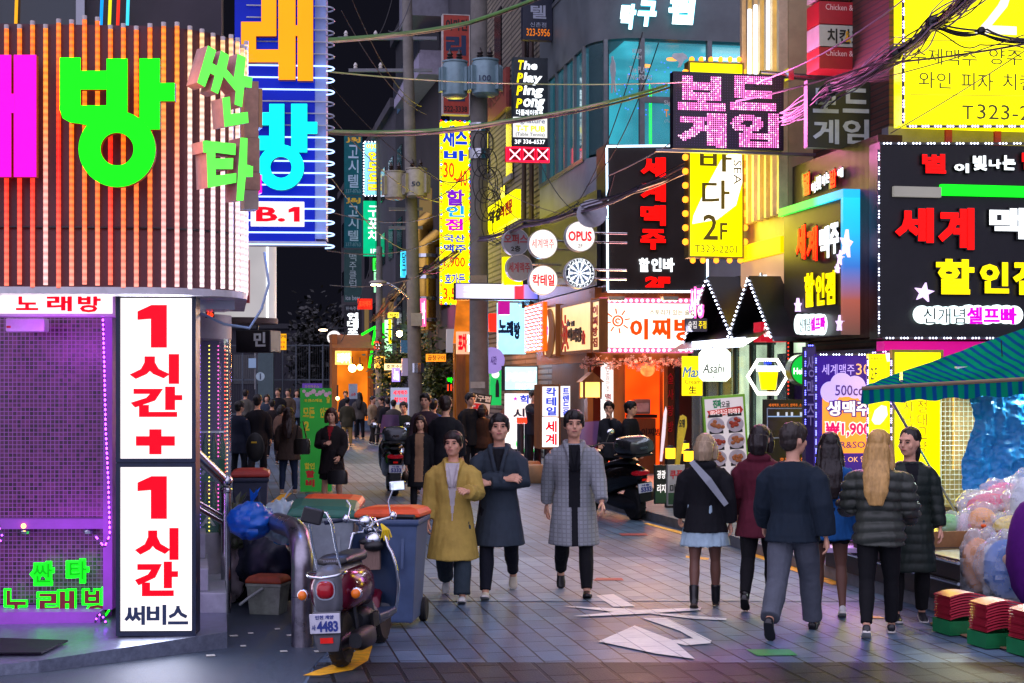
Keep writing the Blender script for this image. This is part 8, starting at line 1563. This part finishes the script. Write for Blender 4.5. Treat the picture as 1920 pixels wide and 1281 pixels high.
for lab, rct, Y, txt in (('black and green standing price board left of the garden lanterns',(1228,872,1252,945),21.3,'광광리지'),('white standing notice with a portrait box below the lanterns',(1252,872,1284,948),20.6,'쿠폰마지')):
    s_ = plate_sign(lab, rct, Y, M('dark board','1c241c',.5) if 'black' in lab else M('off-white board','b0aca4',.5), .06, 'street_board'); x0,y0,x1,y1 = rct; s_.text(txt[:2], (x0+4,y0+10,x1-4,y0+26), WHITE1 if 'black' in lab else REDP, .02, .003, .004); s_.text(txt[2:], (x0+4,y0+36,x1-4,y0+52), WHITE1 if 'black' in lab else BLACKV, .02, .003, .004)
    s_.panel((x0+1,y1-24,x1-1,y1-2), M('green board foot','2c5030',.5), 'green_foot', .004, 0)
cu = Sign('cutout_board', 'yellow tongue-shaped cutout board leaning by the lanterns', 'street board', (1262,778,1288,880), 20.9); cu.shape([(1264,880),(1272,880),(1280,830),(1287,800),(1286,782),(1280,778),(1274,781),(1270,800),(1268,835)], M('yellow cutout','d8b428',.5,0,.2,8), 'cutout', 0, .03); cu.text('오뎅', (1273,786,1284,802), BLACKV, .03, .033, .004)
ff = Sign('feather_flag', 'slim white and pink feather flag by the pub door', 'flag', (1237,762,1250,865), 21.6); ff.shape([(1237,865),(1241,865),(1247,815),(1250,770),(1248,762),(1244,775),(1240,820)], E('white flag cloth','f0d8e0',.7), 'flag_cloth', 0, .015)
# ---------------------------------------------------------------- toy stall under the striped awning
AWN = wave_mat('green and blue striped awning cloth', '067052', '0a3c6c', 3.2, 'X', 1.0, .0, width=.62)
AWN.node_tree.nodes['Principled BSDF'].inputs['Specular IOR Level'].default_value = 0
aw = thing('awning', 'green and blue striped awning cloth over the toy stall', 'awning', W(1800,720,15.6)); o = aw.location
P0, P1, P2, P3 = [W(*p)-o for p in ((1616,726,15.9),(2040,702,15.2),(2040,572,17.1),(1668,706,17.1))]
m = MB(); n = 14; vs = []
for i in range(n+1):
    for j in range(n+1):
        a, b = i/n, j/n; p = P0.lerp(P1,a).lerp(P3.lerp(P2,a),b); p.z += -.05*math.sin(math.pi*b)*math.sin(math.pi*a)+.012*noise.noise(p*4); vs.append(p)
m.add(vs, [(i*(n+1)+j,(i+1)*(n+1)+j,(i+1)*(n+1)+j+1,i*(n+1)+j+1) for i in range(n) for j in range(n)]); m.add([v-Vector((0,0,.012)) for v in vs], [(i*(n+1)+j,i*(n+1)+j+1,(i+1)*(n+1)+j+1,(i+1)*(n+1)+j) for i in range(n) for j in range(n)]); m.build('canopy_cloth', AWN, aw, smooth=60)
m = MB(); N_ = 60; vs = []
for i in range(N_+1):
    p = P0.lerp(P1,i/N_); q = p+Vector((-.02+.015*math.sin(i*1.3),-.03+.02*math.sin(i*.9),-.17-.012*math.sin(i*.7))); vs += [p-Vector((0,.012,.02)), q]
m.add(vs, [(2*i,2*i+1,2*i+3,2*i+2) for i in range(N_)]); m.build('valance', AWN, aw, smooth=60)
MB().tube([P0+Vector((0,0,-.015)), P1+Vector((0,0,-.015))], .022, 8).build('front_pole', M('worn timber pole','6a5a44',.7), aw)
for a, b in (((1672,752,16.2),(1800,975,16.9)),((1690,700,17.0),(1690,714,15.9))): MB().tube([W(*a)-o,W(*b)-o], .016, 8).build('support_strut', STEEL, aw)
lt = thing('tube_lamp', 'white tube lamp hung under the striped awning', 'lamp', W(1880,700,16.4)); MB().tube([(-.45,0,0),(.45,0,0)], .02, 8).build('lamp_tube', E('stall tube','f0fff0',5,False,0), lt); MB().box(-.5,.5,-.03,.03,.03,.07).build('lamp_housing', M('white paint','c8c8c8',.4), lt); MB().tube([(0,0,.07),(0,.05,.35)], .006, 5).build('cord', BLACKP, lt)
ld = bpy.data.lights.new('stall_light', 'AREA'); ld.shape = 'RECTANGLE'; ld.size = 1.0; ld.size_y = .15; ld.energy = 48; ld.color = (.78,1,.88); lo = bpy.data.objects.new('stall_light', ld); COL.objects.link(lo); lo.parent = lt; lo.location = (0,0,-.05); lo.rotation_euler = (R(-18),R(8),0)
gr = Sign('wire_grid', 'white wire display grid beside the blue tarpaulin', 'wire grid', (1764,752,1826,945), 17.0); m = MB(); a, b, c0, d0 = gr.box4((1764,735,1832,945))
for i in range(9): x = a+(b-a)*i/8; m.tube([(x,0,c0),(x,0,d0)], .004 if 0 < i < 8 else .009, 5)
for i in range(24): z = c0+(d0-c0)*i/23; m.tube([(a,-.004,z),(b,-.004,z)], .004, 5)
m.build('wire_mesh', M('white wire','c8c4b4',.4), gr.t)
s_ = Sign('wall_panel', 'tan board leaning behind the white wire grid', 'board', (1785,735,1835,880), 17.1); s_.panel((1788,735,1838,880), M('tan board','b08858',.7,0,.2,4), 'board', 0, .02)
tp = Sign('tarpaulin', 'crumpled bright blue tarpaulin hanging under the awning', 'tarpaulin', (1820,742,1990,920), 16.4); a, b, c0, d0 = tp.box4((1822,735,1995,918)); m = MB(); n = 64; vs = []
for i in range(n+1):
    for j in range(n+1):
        u, v = i/n, j/n; edge = .05*noise.noise(Vector((0,v*4,3)))-.05*math.sin(v*6.28)*(1-u)**4-.10*(1-v)*(1-u); x = a+(b-a)*u+edge*(1-u)**2; z = c0+(d0-c0)*v; p = Vector((x*3,z*3,0)); y = .05*noise.noise(p*.9)+.05*abs(noise.noise(p*2.2))+.05*noise.noise(Vector((x*11,z*1.6,1)))+.045*abs(noise.noise(p*4+Vector((2,1,0))))+.02*abs(noise.noise(p*9)); vs.append((x,y-.05,z))
m.add(vs, [(i*(n+1)+j,(i+1)*(n+1)+j,(i+1)*(n+1)+j+1,i*(n+1)+j+1) for i in range(n) for j in range(n)]); m.build('sheet', M('blue tarpaulin weave','2488cc',.38,0,.25,5,.3,bscale=120), tp.t, smooth=35)
DST = M('dark step metal','3a302a',.5,.3,.3,6,.3,bscale=150)
stp = thing('stall_steps', 'dark metal steps in front of the yellow wall and toy stall', 'steps')
for z0, z1, pts in ((.13,.35,((1548,1062),(1800,1138),(1800,985),(1560,985))),(.35,.53,((1600,1036),(1800,1090),(1800,975),(1610,975)))):
    MB().plate([tuple(G(x,y,z0)[:2]) for x, y in pts], z0, z1).build('step', DST, stp, bevel=.01)
    q = MB(); a, b = G(pts[0][0],pts[0][1],z0), G(pts[1][0],pts[1][1],z0); d_ = (b-a).normalized(); nn = Vector((d_.y,-d_.x,0)); q.tube([Vector((a.x,a.y,z1-.03))+nn*.012, Vector((b.x,b.y,z1-.03))+nn*.012], .016, 6); q.build('step_nosing', STEEL, stp)
sl = MB().plate(gp((1590,1096),(1768,1152),(1768,1140),(1600,1086)), .135, .19).build('stone_slab', M('grey green slab','6a7068',.8,0,.3,6,.3), bevel=.008); tag(sl, 'long grey stone slab lying at the foot of the dark steps', 'slab')
for i, (x, y, c) in enumerate(((1570,1035,'c0a8d0'),(1585,1012,'5a4a80'))): q = MB().box(-.28,.28,-.12,.12,0,.05).build('flat_box', M('flat box '+c, c, .5), bevel=.006); q.location = G(x,y,.35); q.location.z = .352 if i == 0 else .532; q.rotation_euler[2] = ST-.3; tag(q, ('flat pale lilac box lying on the lower dark step','flat violet box lying on the upper dark step')[i], 'box')
tr_ = thing('wooden_tray', 'shallow wooden tray of toys on the dark steps', 'tray', W(1795,1022,14.3), ST); WD = M('plywood','8a6238',.6,0,.25,7,.1); m = MB(); m.box(-.45,1.3,-.3,.4,0,.03); m.box(-.45,1.3,-.32,-.301,0,.16); m.box(-.47,-.451,-.3,.4,0,.16); m.build('tray_box', WD, tr_); MB().box(-.42,1.25,-.25,.35,-.34,-.002).build('tray_stand', DST, tr_)
CLR = glass_mat('clear bag plastic','e4ecf4',.30,.10)
def plush(label, px, py, Y, rx, ry, rz, col, seed, extra=(), spots=None, cat='plush toy', wrap=True):
    o = W(px,py,Y); t = thing('plush_toy', label, cat, o, ST); r_ = random.Random(seed); m = MB().ball((0,0,rz), (rx,ry,rz), 22, 14); out = []
    for v in m.v: p = Vector(v); s_ = 1+.10*noise.noise(p*7+Vector((seed,0,0)))+.03*noise.noise(p*22); out.append((p.x*s_,p.y*s_,rz+(p.z-rz)*s_))
    m.v = out; m.build('toy_body', M('plush '+col, col, .9, 0, .15, 14, .5, .2, bscale=120), t, smooth=70)
    for nm, c, x, y, z, r1 in extra: MB().ball((x,y,z), r1, 12, 8).build(nm, M('plush '+c, c, .85), t, smooth=70)
    if spots:
        m = MB()
        for k in range(26): a, b = r_.uniform(-1.2,1.2), r_.uniform(-.9,.9); m.ball((rx*1.02*math.sin(a)*math.cos(b), -ry*1.02*math.cos(a)*math.cos(b), rz+rz*1.02*math.sin(b)), .011, 6, 4)
        m.build('spot_print', M('spot '+spots, spots, .8), t)
    if wrap:
        m = MB().ball((0,0,rz*1.02), (rx*1.16,ry*1.16,rz*1.2), 40, 28); of = Vector((seed*3.3,1,2)); out = []
        for v in m.v: p = Vector(v); q = p.normalized() if p.length else p; s_ = .92+.30*abs(noise.noise(p*6+of))+.26*abs(noise.noise(p*13+of))+.13*abs(noise.noise(p*29+of)); out.append((p.x*s_,p.y*s_,rz+(p.z-rz)*s_))
        m.v = out; m.build('clear_bag', CLR, t, smooth=24)
    return t
EYES = lambda y, z, d: (('toy_eye','101010',-d,y,z,(.012,.008,.014)),('toy_eye','101010',d,y,z,(.012,.008,.014)))
plush('yellow-orange chick toy in a clear bag at the middle of the heap', 1842, 1010, 14.35, .15, .13, .145, 'e89a14', 1, EYES(-.125,.17,.05)+(('toy_beak','e85a10',-.06,-.14,.13,(.03,.03,.018)),))
plush('hot pink polka-dot toy in a clear bag on top of the heap', 1868, 972, 14.75, .30, .14, .12, 'd01858', 2, (), 'f0e0e0'); plush('second pink plush toy bag behind the polka-dot one', 1890, 955, 15.15, .25, .14, .13, 'e0407a', 12)
plush('bright green toy in a clear bag at the tray end', 1779, 1000, 14.45, .11, .1, .09, '58c028', 3); plush('brown-orange small bear toy at the tray corner', 1757, 985, 14.85, .09, .08, .08, 'b06a20', 4, (('toy_ear','8a4a14',-.06,0,.15,.03),('toy_ear','8a4a14',.06,0,.15,.03)), wrap=False); plush('tiny magenta toy at the back of the tray', 1746, 958, 15.45, .06, .06, .05, 'd030c0', 5, wrap=False)
plush('white and pink toy bag beside the chick', 1812, 1015, 14.40, .10, .1, .13, 'd8c0c8', 6, (('toy_nose','e05080',0,-.1,.15,(.04,.02,.03)),)); plush('yellow toy with lime stripe under the pink bags', 1895, 1020, 14.15, .17, .14, .13, 'd8c020', 7); plush('tan and red toy at the right of the heap', 1908, 990, 14.55, .15, .12, .12, 'c8823a', 8, (('toy_patch','c02020',-.08,-.1,.14,(.05,.03,.06)),))
plush('white toy bag at the frame edge above the blue one', 1925, 985, 14.25, .16, .14, .22, 'c8d0d8', 13); plush('grey-white toy bag behind the chick', 1825, 965, 15.05, .13, .12, .11, 'a89c98', 14)
plush('big blue toy in a clear bag on the ground by the red trays', 1886, 1122, 13.60, .20, .17, .26, '1070c8', 9, (('toy_hand','e8b080',-.06,-.15,.36,(.05,.04,.05)),('toy_muzzle','d8c0a0',.02,-.15,.22,(.06,.05,.05)))); plush('big orange and white toy bag left of the blue one', 1836, 1110, 13.80, .16, .15, .24, 'd88818', 10, (('toy_patch','e0dcd8',.05,-.11,.34,(.08,.06,.10)),))
plush('purple bundle standing in for a passer-by at the frame edge', 1935, 1140, 13.10, .18, .3, .45, '581878', 11, wrap=False, cat='bundle')  # plain bundle shape in place of a purple-clad passer-by
RTR = M('red plastic tray','b02c40',.4,0,.12,8,.05); GTR = M('green plastic crate','0e6a3a',.45,0,.2,8,.1)
def tray_mesh():
    m = MB(); pr = [(-.16+.32*i/8, .03*math.cos((i/8-.5)*3.0)) for i in range(9)]; m.add([(x,y,z+e) for e in (0,.012) for y in (-.12,.12) for x, z in pr], [(i,i+1,i+10,i+9) for i in range(8)]+[(i+18,i+27,i+28,i+19) for i in range(8)]+[(i,i+18,i+19,i+1) for i in range(8)]+[(i+9,i+10,i+28,i+27) for i in range(8)]); return m
src = None
for k, (px, py, n, nm) in enumerate(((1800,1188,9,'first'),(1868,1212,10,'middle'),(1944,1228,10,'last'))):
    g = G(px,py); cb = thing('crate', f'green plastic crate under the {nm} stack of red trays', 'crate', g, ST+R(5)); q = MB()
    q.box(-.17,.17,-.13,.13,.01,.03); MB().box(-.17,.17,-.132,-.122,.03,.12).box(-.17,.17,.122,.132,.03,.12).box(-.17,-.16,-.122,.122,.03,.12).box(.16,.17,-.122,.122,.03,.12).build('crate_wall', GTR, cb); q.build('crate_floor', GTR, cb)
    for i in range(n):
        if src is None: src = tray_mesh().build('plastic_tray', RTR, smooth=50); c = src
        else: c = src.copy(); COL.objects.link(c)
        c.location = (g.x+.004*math.sin(i*2.1), g.y, .128+i*.0215); c.rotation_euler = (0,0,ST+R(5)+.02*math.sin(i*1.7+k)); tag(c, f'red plastic tray stacked on the {nm} green crate by the toy bags', 'tray', f'red trays of the {nm} stack')
cbd = MB().plate([tuple(G(x,y)[:2]) for x, y in ((1742,1172),(1850,1212),(1990,1245),(1990,1225),(1880,1185),(1790,1165))], .012, .02).build('cardboard_sheet', M('damp cardboard','7a5a40',.85,0,.2,6)); tag(cbd, 'flattened cardboard sheet under the red tray stacks', 'cardboard')
# bags carried by the walkers
def strapbag(label, px, py, Y, w, h, d_, col, strap, yaw=0, name='shoulder_bag'):
    t = thing(name, label, 'bag', W(px,py,Y), R(yaw)); MB().loft([sup(z,w,-d_,d_,16,3) and [(x,y2,z) for x,_,y2 in sup(0,w*k,-d_,d_,16,3)] for z,k in ((0,.9),(h*.1,1),(h*.8,1),(h,.85))]).build('bag_body', M('leather '+col, col, .4, 0, .2, 12, .1), t, smooth=50)
    MB().tube([Vector(p) for p in strap], .011, 6).build('strap', M('leather '+col), t, smooth=60); return t
s_ = thing('sling_bag', 'grey sling strap bag across the back of the black jacket', 'bag', W(1325,960,13.7)); q = lambda x, y, dy=0: W(x,y,13.62+dy)-s_.location
MB().loft([[q(x,y,dy) for x,y,dy in pts] for pts in (((1292,868,.0),(1300,862,.0),(1300,862,.03),(1292,868,.03)),((1322,905,-.04),(1334,897,-.04),(1334,897,.0),(1322,905,.0)),((1358,950,-.02),(1366,944,-.02),(1366,944,.03),(1358,950,.03)))]).build('strap', M('grey webbing','8a9098',.6), s_)
strapbag('black shoulder bag of the brown-grey coat wearer', 566, 852, 25.6, .14, .26, .07, '15100e', ((-.1,0,.24),(-.06,-.02,.5),(.02,0,.55),(.08,0,.24))); strapbag('black handbag held by the phone-holding walker', 633, 908, 24.0, .16, .22, .08, '121013', ((-.1,0,.2),(-.06,0,.34),(.06,0,.34),(.1,0,.2)))
bk = thing('backpack', 'black backpack of the pair by the parked black scooter', 'backpack', W(1196,845,26.2), R(60)); MB().ball((0,0,.12), (.15,.1,.24), 18, 12).build('bag_body', BLACKC, bk, smooth=70); MB().ball((0,-.08,.02), (.11,.06,.12), 14, 9).build('pocket', BLACKC, bk, smooth=70)
bk = thing('backpack', 'black backpack with a tiny yellow tag near the red-lidded bin', 'backpack', W(483,850,28.4)); MB().ball((0,-.28,.12), (.17,.12,.27), 18, 12).build('bag_body', M('backpack black','101014',.7), bk, smooth=70); MB().box(-.05,.05,-.405,-.398,.2,.23).build('tag', M('yellow tag','c8a020',.5), bk)
ph = thing('phone', 'pale phone in the hand of the walker with the red top', 'phone', W(610,836,24.6)); MB().box(-.035,.035,-.005,.005,0,.14).build('phone_case', M('pale phone','b8b4b0',.3), ph, bevel=.004)
